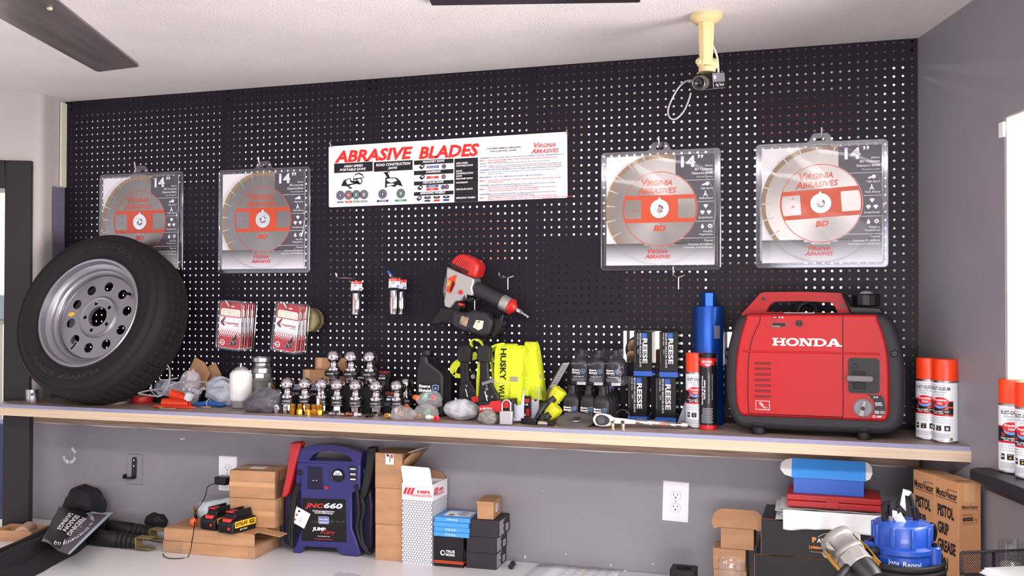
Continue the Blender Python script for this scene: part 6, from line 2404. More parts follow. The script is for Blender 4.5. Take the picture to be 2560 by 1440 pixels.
# ---- grease tube
p = on(1770, 1072.5, ZS)
a_ = math.degrees(math.atan2(p.x - CAM.x, p.y - CAM.y))
t = thing('grease_cartridge', 'black and red grease cartridge standing in front of the paint can', 'cartridge', (p.x, p.y, ZS), -a_)
rg, hg = .0268, topz(p, 884) - ZS
mb = MB()
mb.lathe([(0, 0), (rg, 0), (rg, .012), (rg * .995, hg * .98), (rg, hg * .98)], M('grease_black', (34, 31, 36), .35), None, 44)
mb.build('tube', t)
mb = MB()
mb.lathe([(rg * 1.0, hg * .945), (rg * 1.02, hg * .945), (rg * 1.02, hg), (rg * .9, hg * 1.002), (rg * .85, hg * .98), (0, hg * .98)], BPLAS, None, 44)
mb.build('cap', t)
mb = MB()
def wg(k_):
 return lambda v: V((rg * k_ * math.sin(v.x / rg), -rg * k_ * math.cos(v.x / rg), v.y))
g1, g2 = wg(1.006), wg(1.012)
mb.rect(-.080, .080, .001, .014, CANRED, None, g1, nx=30)
mb.rect(-.080, .080, hg * .90, hg * .945, CANRED, None, g1, nx=30)
mb.strip(((-.03, hg * .85), (-.004, hg * .822)), ((-.03, hg * .90), (-.004, hg * .90)), CANRED, g1)
mb.strip(((-.004, hg * .822), (.022, hg * .862)), ((-.004, hg * .90), (.022, hg * .90)), CANRED, g1)
mb.tx('CERTIFIED', -.004, hg * .880, .007, WHITE, None, w=.034, al='C', bold=.02, fn=g2)
mb.strip(((-.012, hg * .867), (-.001, hg * .838)), ((-.012, hg * .868), (-.001, hg * .868)), WHITE, g2, 5)
mb.strip(((-.001, hg * .838), (.010, hg * .867)), ((-.001, hg * .868), (.010, hg * .868)), WHITE, g2, 5)
mb.tx('Heavy Duty Multi-Purpose', -.016, .075, .0055, WHITE, None, w=hg * .38, rot=90, bold=.03, fn=g1)
mb.tx('NLGI #2 Grease', -.008, .092, .006, WHITE, None, w=hg * .25, rot=90, bold=.03, fn=g1)
mb.tx('Provides superior protection for heavy duty use', .004, .080, .003, WHITE, None, w=hg * .4, rot=90, fn=g1)
mb.tx('Recommended for cars, trucks and equipment', .014, .090, .003, WHITE, None, w=hg * .34, rot=90, fn=g1)
for i in range(14):
 mb.rect(-.022 + (.004 if i < 6 else 0) - .000, .016 - .002 * (i % 3), .064 - i * .0033, .0655 - i * .0033, M('fine_print', (150, 152, 162)), None, g1, nx=10)
mb.build('print', t)
# ---- generator
A_, ang, FW = base2((1893, 1086), (2160, 1100), ZS)
gp = Pl(A_, ang)
gen = thing('generator', 'red and charcoal portable inverter generator at the right end of the shelf', 'generator', mat=gp.m())
OFF = .012                                  # front skin ahead of the front feet
def gq(cx, cy, w=OFF):
 return gp.q(1640 + cx / 3.272, 700 + cy / 3.272, w)
def gpoly(pts, w=OFF):
 return [gq(x, y, w) for x, y in pts]
GRED = M('generator_red', (166, 10, 16), .45, spec=.35)
GGRY = M('generator_charcoal', (56, 52, 60), .6, bump=(300, .08))
GDEP = .255
shell = [(742, 278), (690, 290), (648, 330), (612, 430), (580, 560), (568, 700), (565, 830), (572, 980), (600, 1100), (640, 1180), (700, 1212), (1100, 1238), (1845, 1268), (1950, 1255), (2010, 1190), (2035, 1080), (2040, 900), (2036, 720), (2015, 560), (1975, 420), (1930, 335), (1880, 290), (1812, 272)]
mb = MB()
mb.prism(gpoly(shell), OFF - GDEP, OFF - .004, GGRY, FR(0))
mb.build('end_panels', gen, bevel=.022, seg=4)
red = [(745, 280), (712, 380), (680, 500), (658, 640), (650, 780), (652, 900), (658, 1010), (680, 1085), (715, 1108), (800, 1112), (1400, 1135), (1855, 1155), (1890, 1140), (1905, 1100), (1910, 980), (1908, 800), (1900, 640), (1880, 520), (1850, 420), (1815, 330), (1808, 284)]
mb = MB()
mb.prism(gpoly(red), OFF - .246, OFF + .006, GRED, FR(0))
mb.build('cover', gen, bevel=.007, seg=3)
wf_ = OFF + .0065
DSEAM = M('seam_shadow', (40, 12, 16), .7)
mb = MB()
for pth in ([(853, 292), (850, 335), (825, 390), (795, 460), (772, 545), (758, 650), (752, 800), (752, 950), (758, 1060), (775, 1090), (1000, 1100), (1480, 1120), (1515, 1118), (1530, 1095), (1530, 800), (1528, 296)],):
 pts = [gq(x, y, wf_) for x, y in pth]
 pts = smooth_path([(p[0], -wf_, p[1]) for p in pts], 4)
 mb.tube(pts, .0011, DSEAM, 6)
mb.build('door_seam', gen)
mb = MB()
p, q = gq(706, 582, wf_), gq(1830, 604, wf_)
mb.tube([(p[0], -wf_ + .0016, p[1]), (q[0], -wf_ + .0016, q[1])], .0032, GRED, 10)
mb.build('crease', gen)
for y in (682, 727, 772, 818, 863, 908, 953):
 p, q = gq(806, y, wf_), gq(940, y + 3, wf_)
 mb = MB()
 mb.tube([(p[0], -wf_ + .0026, p[1]), (q[0], -wf_ + .0026, q[1])], .0038, M('vent_dark_red', (120, 14, 20), .6), 10)
 mb.tube([(p[0], -wf_ + .0012, p[1] + .0022), (q[0], -wf_ + .0012, q[1] + .0022)], .0016, DSEAM, 6)
 mb.build('vent_slot', gen)
# lettering HONDA in slab capitals
mb = MB()
T = FR(-wf_ - .0006)
L0, L1 = gq(952, 536, wf_), gq(1490, 540, wf_)
hL = gq(1200, 474, wf_)[1] - gq(1200, 538, wf_)[1]
wL = L1[0] - L0[0]
U = wL / 5.42
def slab(x, w_, parts):
 for (a0, a1, b0, b1) in parts:
  mb.rect(x + a0 * w_, x + a1 * w_, L0[1] + b0 * hL, L0[1] + b1 * hL, WHITE, T)
sf = .17
mb_ = None
x = L0[0]
w_ = U * 1.12
slab(x, w_, [(.10, .30, 0, 1), (.70, .90, 0, 1), (.3, .7, .41, .60), (0, .42, 0, sf), (.58, 1, 0, sf), (0, .42, 1 - sf, 1), (.58, 1, 1 - sf, 1)])
x += w_ * 1.02
w_ = U * 1.08
cx_, cz_ = x + w_ / 2, L0[1] + hL / 2
mb.plate([circ(w_ / 2, 32, cx_, cz_, 0, hL * .52), circ(w_ * .28, 28, cx_, cz_, 0, hL * .33)], 0, WHITE, T)
x += w_ * 1.02
w_ = U * 1.14
slab(x, w_, [(.10, .24, 0, 1), (.74, .88, 0, 1), (0, .36, 0, sf), (.60, 1, 1 - sf, 1), (0, .24, 1 - sf, 1)])
mb.plate([[(x + w_ * .06, L0[1] + hL), (x + w_ * .36, L0[1] + hL), (x + w_ * .88, L0[1]), (x + w_ * .62, L0[1])]], 0, WHITE, T)
x += w_ * 1.02
w_ = U * 1.08
slab(x, w_, [(.10, .32, 0, 1), (0, .4, 0, sf), (0, .4, 1 - sf, 1)])
arc_o = [(x + w_ * (.45 + .55 * math.cos(R(a_))), L0[1] + hL * (.5 + .5 * math.sin(R(a_)))) for a_ in range(-90, 91, 12)]
arc_i = [(x + w_ * (.45 + .32 * math.cos(R(a_))), L0[1] + hL * (.5 + .5 * (1 - 2 * sf) * math.sin(R(a_)))) for a_ in range(90, -91, -12)]
mb.plate([arc_o + [(x + w_ * .3, L0[1] + hL), (x + w_ * .3, L0[1] + hL * (1 - sf))] + arc_i + [(x + w_ * .3, L0[1] + hL * sf), (x + w_ * .3, L0[1])]], 0, WHITE, T)
x += w_ * 1.0
w_ = U * 1.2
Az = lambda a_, b_: (x + a_ * w_, L0[1] + b_ * hL)
mb.plate([[Az(.36, 1), Az(.62, 1), Az(.96, 0), Az(.70, 0), Az(.62, .24), Az(.30, .24), Az(.22, 0), Az(.06, 0)], [Az(.36, .42), Az(.57, .42), Az(.465, .76)]], 0, WHITE, T)
slab(x, w_, [(0, .34, 0, sf), (.60, 1.04, 0, sf)])
mb.build('lettering', gen)
# top handle
wh = OFF - .125
mb = MB()
hp = gpoly([(712, 274), (790, 190), (860, 112), (890, 100), (1200, 97), (1512, 106), (1540, 120), (1572, 185), (1600, 258), (1600, 290), (712, 300)], wh)
hi = gpoly([(908, 262), (930, 215), (955, 190), (985, 176), (1180, 172), (1420, 180), (1450, 195), (1472, 225), (1492, 268)], wh)
mb.plate([hp, hi], .052, GRED, FR(-wh))
mb.build('carry_handle', gen, bevel=.010, seg=3)
mb = MB()
for x_, y_ in ((878, 155), (1524, 213)):
 p = gq(x_, y_, wh + .026)
 mb.cyl(.0055, 0, .0018, DKSTEEL, FR(-wh - .026) @ TR(p[0], p[1], 0), 14)
mb.build('screw', gen)
# fuel cap on a black neck
wc2 = OFF - .12
mb = MB()
mb.prism(gpoly([(1522, 108), (1545, 106), (1562, 150), (1600, 215), (1835, 225), (1865, 275), (1600, 275)], wc2), -.055 + wc2, .05 + wc2, BPLAS, FR(0))
mb.build('fuel_neck', gen, bevel=.006)
mb = MB()
p, q = gq(1609, 215, wc2), gq(1835, 112, wc2)
rc_ = (q[0] - p[0]) / 2
hc = q[1] - p[1]
pr = [(0, 0), (rc_ * .96, 0), (rc_, hc * .12), (rc_, hc * .88), (rc_ * .92, hc), (0, hc)]
mb.lathe(pr, BPLAS, TR(p[0] + rc_, -wc2, p[1]), 14)
mb.build('fuel_cap', gen, smooth=18, bevel=.003)
mb = MB()
mb.lathe([(0, 0), (rc_ * .5, 0), (rc_ * .45, .004), (rc_ * .2, .008), (0, .008)], M('vent_grey', (140, 140, 138), .5), TR(p[0] + rc_, -wc2, p[1] + hc), 18)
mb.build('vent_knob', gen)
# muffler / cord behind handle
mb = MB()
p = gq(1240, 230, OFF - .2)
mb.tor(.030, .011, BPLAS, TR(p[0], .19 - OFF, p[1] - .012) @ XR(80), 24, 8, 0, 180)
mb.build('rear_cord', gen)
# choke slot and screw
mb = MB()
p, q = gq(905, 362, wf_), gq(1108, 362, wf_)
cz_ = p[1]
Wc = q[0] - p[0]
mb.plate([rrect(Wc, .021, .0104, (p[0] + q[0]) / 2, cz_)], .001, M('recess_red', (150, 14, 22), .5), FR(-wf_))
mb.plate([rrect(Wc * .52, .0095, .003, (p[0] + q[0]) / 2, cz_ - .001)], .001, BLACK, FR(-wf_ - .0006))
mb.build('choke_recess', gen)
mb = MB()
p1 = gq(950, 378, wf_)
mb.bx(p1[0], p1[0] + .021, -wf_ - .006, -wf_, p1[1] - .003, p1[1] + .002, CHROME)
mb.build('choke_lever', gen, bevel=.0008)
mb = MB()
p1 = gq(1172, 355, wf_)
mb.cyl(.0092, 0, .004, BPLAS, FR(-wf_) @ TR(p1[0], p1[1], 0), 20)
mb.bx(p1[0] - .0012, p1[0] + .0012, -wf_ - .0048, -wf_ - .0036, p1[1] - .007, p1[1] + .007, DKSTEEL)
mb.build('latch_screw', gen)
mb = MB()
p1 = gq(948, 306, wf_)
T = FR(-wf_ - .0006)
mb.rect(p1[0], p1[0] + .017, p1[1] - .0022, p1[1] + .0022, BLACK, T)
mb.tx('OPEN', p1[0] + .003, p1[1] - .0012, .0026, WHITE, FR(-wf_ - .001))
mb.tx('N', p1[0] + .019, p1[1] - .002, .004, WHITE, T, bold=.02)
mb.plate([[(p1[0] + .026, p1[1] - .001), (p1[0] + .029, p1[1] - .001), (p1[0] + .029, p1[1] - .003), (p1[0] + .033, p1[1]), (p1[0] + .029, p1[1] + .003), (p1[0] + .029, p1[1] + .001), (p1[0] + .026, p1[1] + .001)]], 0, WHITE, T)
a1, a2 = gq(815, 1058, wf_), gq(930, 990, wf_)
a1 = (a1[0], a1[1])
mb.plate([[a1, (a2[0], a1[1] - .001), (a2[0], a2[1]), (a1[0], a2[1])], [(a1[0] + .0012, a1[1] + .001), (a1[0] + .0012, a2[1] - .0012), (a2[0] - .0012, a2[1] - .0012), (a2[0] - .0012, a1[1] + .001)]], 0, WHITE, T)
ccx, ccz = (a1[0] + a2[0]) / 2, (a1[1] + a2[1]) / 2
for i in range(3):
 mb.plate([circ(.0036, 14, ccx - .006 + i * .003, ccz + .005 - i * .003), circ(.0026, 14, ccx - .006 + i * .003, ccz + .005 - i * .003)], 0, WHITE, T)
mb.plate([[(ccx - .003, ccz - .002), (ccx + .002, ccz - .004), (ccx + .010, ccz - .009), (ccx + .004, ccz - .008)]], 0, WHITE, T)
mb.plate([rrect(.010, .004, .001, ccx + .010, ccz - .0062)], 0, GREY, T)
mb.build('small_print', gen)
# starter recess
RB0, RB1 = gq(1572, 922, wf_), gq(1828, 642, wf_)
W_, H_ = RB1[0] - RB0[0], RB1[1] - RB0[1]
mb = MB()
mb.plate([rrect(W_, H_, .010, RB0[0] + W_ / 2, RB0[1] + H_ / 2), rrect(W_ - .008, H_ - .008, .008, RB0[0] + W_ / 2, RB0[1] + H_ / 2)], .004, BPLAS, FR(-wf_ - .001))
mb.plate([rrect(W_ - .007, H_ - .007, .008, RB0[0] + W_ / 2, RB0[1] + H_ / 2)], .0006, M('recess_black', (24, 22, 27), .45), FR(-wf_ - .0004))
mb.bx(RB0[0] + W_ * .15, RB0[0] + W_ * .55, -wf_ - .004, -wf_, RB0[1] + H_ * .12, RB0[1] + H_ * .62, BMAT)
mb.cyl(.006, 0, .005, BPLAS, FR(-wf_) @ TR(RB0[0] + W_ * .22, RB0[1] + H_ * .76, 0), 14)
mb.build('starter_recess', gen, bevel=.001)
mb = MB()
p1, q1 = gq(1560, 803, wf_), gq(1778, 808, wf_)
zc = (p1[1] + q1[1]) / 2
mb.prism(rrect(q1[0] - p1[0], .0165, .006, (p1[0] + q1[0]) / 2, zc), wf_, wf_ + .016, M('starter_grip', (104, 100, 104), .55), FR(0))
mb.build('starter_grip', gen, bevel=.003, seg=3)
# engine switch
p1 = gq(1694, 1046, wf_)
mb = MB()
z_up, z_dn = gq(1800, 942, wf_)[1], gq(1800, 1134, wf_)[1]
xl_, xr_ = gq(1735, 945, wf_)[0], gq(1878, 1050, wf_)[0]
mb.plate([[(xl_, z_up), (gq(1845, 945, wf_)[0], z_up), (gq(1868, 985, wf_)[0], z_up - .013), (xr_, p1[1]), (xr_ - .003, z_dn + .008), (gq(1855, 1130, wf_)[0], z_dn), (gq(1755, 1130, wf_)[0], z_dn), (gq(1772, 1108, wf_)[0], z_dn + .009), (gq(1790, 1046, wf_)[0], p1[1]), (gq(1775, 985, wf_)[0], z_up - .012), (xl_, z_up - .005)]], .0004, BLACK, FR(-wf_ - .0004))
T = FR(-wf_ - .001)
for s_, cx, cy, h in (('I', 1741, 965, .0045), ('O N', 1778, 965, .0048), ('ENGINE', 1792, 1012, .0036), ('SWITCH', 1794, 1028, .0036)):
 a1 = gq(cx, cy, wf_)
 mb.tx(s_, a1[0], a1[1], h, WHITE, T, bold=.03)
a1 = gq(1768, 1125, wf_)
mb.rect(a1[0] - .001, a1[0] + .034, a1[1] - .002, a1[1] + .008, GRED, FR(-wf_ - .0008))
mb.plate([circ(.0036, 16, a1[0] + .005, a1[1] + .003), circ(.0024, 16, a1[0] + .005, a1[1] + .003)], 0, WHITE, T)
mb.tx('OFF', a1[0] + .012, a1[1] + .0005, .0052, WHITE, T, bold=.03)
a1 = gq(1788, 1094, wf_)
mb.rect(a1[0], a1[0] + .012, a1[1], a1[1] + .009, M('switch_grey', (150, 148, 150)), T)
mb.rect(a1[0] + .014, a1[0] + .026, a1[1], a1[1] + .009, GREY, T)
mb.build('switch_label', gen)
mb = MB()
mb.lathe([(0, 0), (.0255, 0), (.026, .002), (.0225, .006), (.0225, .008), (0, .008)], M('dial_grey', (122, 118, 124), .5), FR(-wf_) @ TR(p1[0], p1[1], 0), 36)
mb.prism([(-.0065, -.021), (.0065, -.021), (.0035, .021), (-.0035, .021)], .008, .017, M('dial_grip', (150, 146, 148), .5), FR(-wf_) @ TR(p1[0], p1[1], 0) @ ZR(-14))
mb.cyl(.0055, .016, .0185, BPLAS, FR(-wf_) @ TR(p1[0], p1[1], 0), 16)
mb.build('switch_dial', gen)
mb = MB()
p1 = gq(1950, 602, OFF)
mb.cyl(.0095, 0, .008, BPLAS, FR(-OFF + .004) @ TR(p1[0], p1[1], 0), 16, bev=.002)
mb.build('panel_bolt', gen)
mb = MB()
p1 = gq(560, 605, OFF - .04)
mb.lathe([(0, 0), (.018, 0), (.018, .010), (.012, .013), (0, .013)], BPLAS, TR(p1[0] + .012, .05, p1[1]) @ YR(-90), 20)
mb.build('exhaust_port', gen)
mb = MB()
p1, q1 = gq(1050, 270, OFF - .04), gq(1295, 270, OFF - .04)
zt2 = gq(1200, 280, OFF)[1]
mb.bx(p1[0], q1[0], .03 - OFF, .062 - OFF, zt2 + .002, zt2 + .0045, M('faded_label', (186, 150, 150), .5))
mb.build('top_label', gen)
for i, (cx, dy) in enumerate(((835, .012), (1700, .012), (835, .20), (1700, .20))):
 p1 = gq(cx, 1240, 0)
 mb = MB()
 mb.lathe([(0, 0), (.019, 0), (.0195, .003), (.0195, .012), (.016, .022), (0, .022)], RUBBER, TR(p1[0], dy, 0), 24)
 mb.lathe([(.016, .018), (.028, .030), (.026, .034), (0, .034)], GGRY, TR(p1[0], dy, 0), 24)
 mb.build('foot', gen)
# ------------------------------------------------------------------ wall fittings under the shelf
PLATEW = M('outlet_white', (232, 232, 236), .35)
def outlet(label, px, py, W, H, tilt=0, cords=False, y=0.004):
 c = at(px, py, y - .004)
 t = thing('wall_outlet', label, 'outlet', (c.x, y, c.z), 0, 'white duplex outlets')
 t.rotation_euler = (0, R(tilt), 0)
 mb = MB()
 v = rrect(W, H, .003)
 mb.prism(v, 0, .005, PLATEW, FR(0), top=.955)
 mb.build('cover_plate', t, bevel=.0008)
 for s_ in (1, -1):
  mb = MB()
  z = s_ * .0195
  oc = [(.0165 * math.cos(R(a)), z + max(-.0135, min(.0135, .0172 * math.sin(R(a))))) for a in range(0, 360, 10)]
  mb.prism(oc, .0045, .0062, PLATEW, FR(0))
  mb.tube([(p[0], -.0056, p[1]) for p in oc], .0006, GREY, 5, True)
  T = FR(-.0064)
  mb.rect(-.0075, -.0055, z + .000, z + .008, BLACK, T)
  mb.rect(.0055, .0075, z + .001, z + .0075, BLACK, T)
  mb.plate([circ(.0026, 12, 0, z - .006)], 0, BLACK, T)
  mb.build('receptacle', t)
 mb = MB()
 mb.cyl(.0032, .0045, .0062, ZINC, FR(0), 12)
 mb.build('screw', t)
 return t
outlet('white duplex outlet on the wall, partly behind the left stacked cartons', 569, 1184, .080, .133)
outlet('large white duplex outlet alone in the middle of the wall under the shelf', 1689, 1254, .086, .132, 1.6)
c = at(337, 1173, 0)
t = thing('cover_plate', 'grey painted blank wall plate with a black metal bracket screwed on', 'wall plate', (c.x, .004, c.z))
mb = MB()
mb.prism(rrect(.066, .120, .003), 0, .006, PW, FR(0), top=.95)
mb.build('plate', t, bevel=.001)
mb = MB()
mb.prism([(-.012, -.030), (.010, -.030), (.012, .040), (.008, .048), (-.004, .048), (-.010, .042)], .006, .009, BPLAS, FR(0))
mb.bx(-.030, .010, -.034, -.006, -.034, -.030, BPLAS)
mb.bx(-.033, -.029, -.034, -.014, -.034, -.018, BPLAS)
mb.build('bracket', t, bevel=.001)
mb = MB()
for z in (.036, .014):
 mb.cyl(.0038, .009, .011, ZINC, FR(0) @ TR(.001, z, 0), 12)
mb.cyl(.0028, .006, .0075, ZINC, FR(0) @ TR(0, -.047, 0), 10)
mb.build('screw', t)
# knocked-out plaster
c = at(173, 1138, 0)
mb = MB()
WHP = M('broken_plaster', (214, 208, 212), .8, vary=(60, .2))
pp = [(.030 * (1 + .22 * noise.noise(V((i * .9, 2, 1)))) * math.cos(2 * PI * i / 22), .034 * (1 + .22 * noise.noise(V((i * .9, 7, 1)))) * math.sin(2 * PI * i / 22)) for i in range(22)]
mb.prism(pp, .0, .0012, PW, FR(0), top=.9)
for a0, a1 in ((190, 262), (272, 345), (20, 70)):
 o_ = [(.034 * math.cos(R(a0 + (a1 - a0) * i / 6)), .036 * math.sin(R(a0 + (a1 - a0) * i / 6))) for i in range(7)]
 i_ = [(.024 * math.cos(R(a1 - (a1 - a0) * i / 6)), .022 * math.sin(R(a1 - (a1 - a0) * i / 6))) for i in range(7)]
 mb.prism(o_ + i_, .001, .003 if a0 > 100 else .0022, WHP, FR(0))
o = mb.build('plaster_damage')
o.location = (c.x, .0038, c.z)
tag(o, 'round knocked out patch of broken plaster low on the wall at the left', 'damage')
for px, py, lb in ((457, 1096.5, 'small white screw anchor sticking out of the wall under the shelf'), (1562, 1430, 'small white screw anchor at the counter edge, right end of the price list')):
 c = at(px, py, -.004)
 mb = MB()
 mb.lathe([(0, 0), (.0042, 0), (.0042, .004), (.0025, .005), (.0032, .014), (.0036, .017), (0, .017)], WHITE, FR(0), 12)
 o = mb.build('screw_anchor')
 o.location = (c.x, .004, c.z)
 tag(o, lb, 'anchor', 'white screw anchors')
mb = MB()
mb.rect(0, 0, 0, 0, WHITE)
for px, py, w_, h_ in ((1313, 1392, .004, .010), (1415, 1385, .003, .004), (1527, 1413, .003, .007), (1633, 1410, .004, .004), (1322, 1200, .002, .002), (1358, 1228, .002, .002), (226, 1092, .006, .0015), (330, 1228, .0025, .0015)):
 p = at(px, py, .0035)
 mb.rect(p.x - w_ / 2, p.x + w_ / 2, p.z - h_ / 2, p.z + h_ / 2, M('chipped_paint', (226, 222, 222), .6), FR(.0035))
for pth in (((1323, 1250), (1326, 1300), (1333, 1350), (1343, 1400)), ((1726, 1155), (1724, 1190), (1722, 1280)), ((416, 1105), (413, 1160), (414, 1230)), ((600, 1120), (598, 1180))):
 pts = [at(px, py, .0035) for px, py in pth]
 mb.tube(smooth_path([(p.x, .0036, p.z) for p in pts], 4), .0006, M('wall_seam', (150, 146, 150), .6), 5)
struct(mb.build('trim_5'))
# ------------------------------------------------------------------ on the counter
def carton(name, label, O, ang, W, D, H, mat=CARD, cat='box', group=None, tape=True, seam=False, bev=.0018, tm=TAPE):
 t = thing(name, label, cat, tuple(O), ang, group)
 mb = MB()
 mb.bx(0, W, 0, D, 0, H, mat)
 mb.build('body', t, bevel=bev)
 if tape:
  mb = MB()
  w_ = min(.048, W * .3)
  mb.bx(-.0005, W + .0005, D * .5 - w_ / 2, D * .5 + w_ / 2, H, H + .0006, tm)
  mb.bx(W, W + .0006, D * .5 - w_ / 2, D * .5 + w_ / 2, H * .62, H, tm)
  if seam:
   mb.bx(-.0004, W + .0004, -.0007, .0, H * .42, H * .58, tm)
  mb.build('tape', t)
 return t
def front(t, fn, name='print'):
 mb = MB()
 fn(mb)
 return mb.build(name, t)
# flat cartons under the batteries
A_, ang, W = base2((407, 1380), (636.5, 1398.7), ZC)
D = (on(703, 1367, ZC) - on(636.5, 1398.7, ZC)).length
H1 = topz(on(636.5, 1398.7, ZC), 1369.5) - ZC
H2 = topz(on(636.5, 1398.7, ZC), 1339) - ZC - H1
t = carton('flat_carton', 'flat taped cardboard carton at the bottom, under the battery packs', A_, ang, W, D, H1, tape=False, group='flat cartons')
mb = MB()
mb.bx(-.001, W * .22, -.0012, D * .9, -.0 + .001, H1 + .0004, FILM)
mb.bx(W * .93, W + .001, -.0008, D + .0008, .001, H1 + .0004, FILM)
mb.build('packing_tape', t)
up = TR(*A_) @ ZR(ang) @ TR(.003, .002, H1 + .0005)
t = thing('flat_carton', 'flat cardboard carton with a lifted right flap, carrying the battery packs', 'box', mat=up, group='flat cartons')
mb = MB()
th = .003
W2 = W * .985
mb.bx(0, W2, 0, D, 0, th, CARD)
mb.bx(0, W2, 0, th, th, H2, CARD)
mb.bx(0, W2, D - th, D, th, H2, CARD)
mb.bx(0, th, th, D - th, th, H2, CARD)
mb.bx(0, W2 * .985, .0, D, H2, H2 + th, CARD)
mb.build('body', t, bevel=.001)
mb = MB()
mb.bx(0, D * .52, 0, .05, 0, .0028, CARD, TR(W2 * .965, D * .20, H2 + .001) @ YR(7) @ ZR(0))
mb.build('flap', t)
flat_top = ZC + H1 + H2 + .0035
# battery packs
BRED2 = M('battery_red', (208, 40, 34), .4)
BYEL = M('battery_yellow', (232, 180, 40), .4)
def battery(label, M0):
 t = thing('battery_pack', label, 'battery', mat=M0, group='tool battery packs')
 L, Wd, Hh = .115, .072, .050
 mb = MB()
 mb.prism([(0, 0), (L, 0), (L, Hh * .9), (L * .82, Hh), (L * .12, Hh * .92), (0, Hh * .68)], -Wd, 0, BPLAS, FR(0))
 mb.build('case', t, bevel=.006, seg=3)
 mb = MB()
 mb.prism([(L * .15, Hh * .9), (L * .95, Hh * .9), (L * .90, Hh * 1.35), (L * .25, Hh * 1.30)], -Wd * .82, -Wd * .18, BPLAS, FR(0))
 mb.bx(L * .2, L * .92, Wd * .22, Wd * .30, Hh * 1.25, Hh * 1.48, BPLAS)
 mb.bx(L * .2, L * .92, Wd * .70, Wd * .78, Hh * 1.25, Hh * 1.48, BPLAS)
 mb.build('rail', t, bevel=.002)
 mb = MB()
 mb.bx(-.004, .014, Wd * .24, Wd * .76, Hh * .62, Hh * 1.02, BRED2, YR(14))
 mb.build('release_button', t, bevel=.003)
 mb = MB()
 mb.bx(L * .18, L * .5, Wd * .3, Wd * .7, Hh * 1.36, Hh * 1.42, BRED2)
 mb.build('top_stripe', t)
 mb = MB()
 mb.cyl(.005, 0, .003, BRED2, LF(-.0005) @ TR(-Wd * .22, Hh * .38, 0), 14)
 mb.build('test_button', t)
 mb = MB()
 for k_ in range(6):
  mb.bx(-.0018, .004, Wd * (.22 + .11 * k_), Wd * (.22 + .11 * k_) + .003, .003, Hh * .34, BMAT)
 mb.build('vent', t)
 mb = MB()
 T = FR(-.0006)
 mb.plate([rrect(L * .86, Hh * .44, .004, L * .53, Hh * .60)], 0, BYEL, T)
 mb.tx('EITELIFE', L * .14, Hh * .50, Hh * .22, BLACK, FR(-.001), w=L * .48, shear=.15, bold=.03)
 mb.plate([rrect(L * .2, Hh * .26, .002, L * .80, Hh * .61)], 0, BLACK, FR(-.001))
 mb.tx('20V', L * .80, Hh * .55, Hh * .15, BYEL, FR(-.0013), al='C', bold=.02)
 mb.tx('20V MAX', L * .3, Hh * .16, Hh * .12, WHITE, T)
 mb.build('label', t)
 return t
pA, pB = on(537, 1333, flat_top), on(582, 1338, flat_top)
q1, q2_ = on(538, 1333, flat_top), on(619, 1319, flat_top)
d = q2_ - q1
ba = math.degrees(math.atan2(d.y, d.x))
# long side runs back to the right, button end faces the camera
p0 = on(581, 1338, flat_top)
battery('black tool battery with yellow label, right one on the flat carton', TR(p0.x, p0.y, flat_top + .0005) @ ZR(79))
p0 = on(530, 1330, flat_top)
battery('black tool battery with red button, left one on the flat carton', TR(p0.x + .002, p0.y + .012, flat_top + .0005) @ ZR(79))
# two cartons
O_ = at(574, 1318, -.175)
Wc = at(683, 1318, -.175).x - O_.x
zt1 = topz(V((O_.x, O_.y, flat_top)), 1244)
c1 = carton('carton', 'taped brown carton behind the battery packs, lower of two', V((O_.x, O_.y, flat_top + .0004)), 4, Wc, .13, zt1 - flat_top, seam=True, group='taped brown cartons', tm=TAPE)
zt2 = topz(V((O_.x, O_.y, flat_top)), 1176)
c2 = carton('carton', 'taped brown carton with a white label on top, upper of two', V((O_.x - .002, O_.y, zt1 + .0010)), 5.5, Wc * .99, .13, zt2 - zt1, seam=True, group='taped brown cartons')
mb = MB()
mb.bx(Wc * .30, Wc * .62, .045, .085, zt2 - zt1 + .0008, zt2 - zt1 + .0014, PAPER)
mb.build('shipping_label', c2)
for t, hh in ((c1, zt1 - flat_top), (c2, zt2 - zt1)):
 mb = MB()
 mb.bx(Wc * .985, Wc * .992, -.0014, .128, .001, hh, FILM)
 for k_ in ():
  mb.bx(Wc * k_, Wc * k_ + .0012, -.0010, 0, hh * .45, hh * .98, M('tape_edge', (150, 108, 76), .4))
 mb.build('film_edge', t)
# bubble pouch behind the batteries
p0, p1, p2, p3 = at(500, 1292, -.13), at(580, 1292, -.12), at(580, 1243, -.10), at(500, 1256, -.11)
mb = MB()
mb.grid(16, 8, lambda a, b: (p0 * (1 - a) + p1 * a) * (1 - b) + (p3 * (1 - a) + p2 * a) * b + V((0, .004 * math.sin(a * 16) * math.sin(b * 9) - .012 * math.sin(PI * b), 0)), M('bubble_pouch', (196, 206, 210), .2, bump=(220, .8, .004)))
o = mb.build('bubble_pouch', solid=.004)
tag(o, 'shiny pale bubble pouch standing between the left battery pack and the cartons', 'pouch')
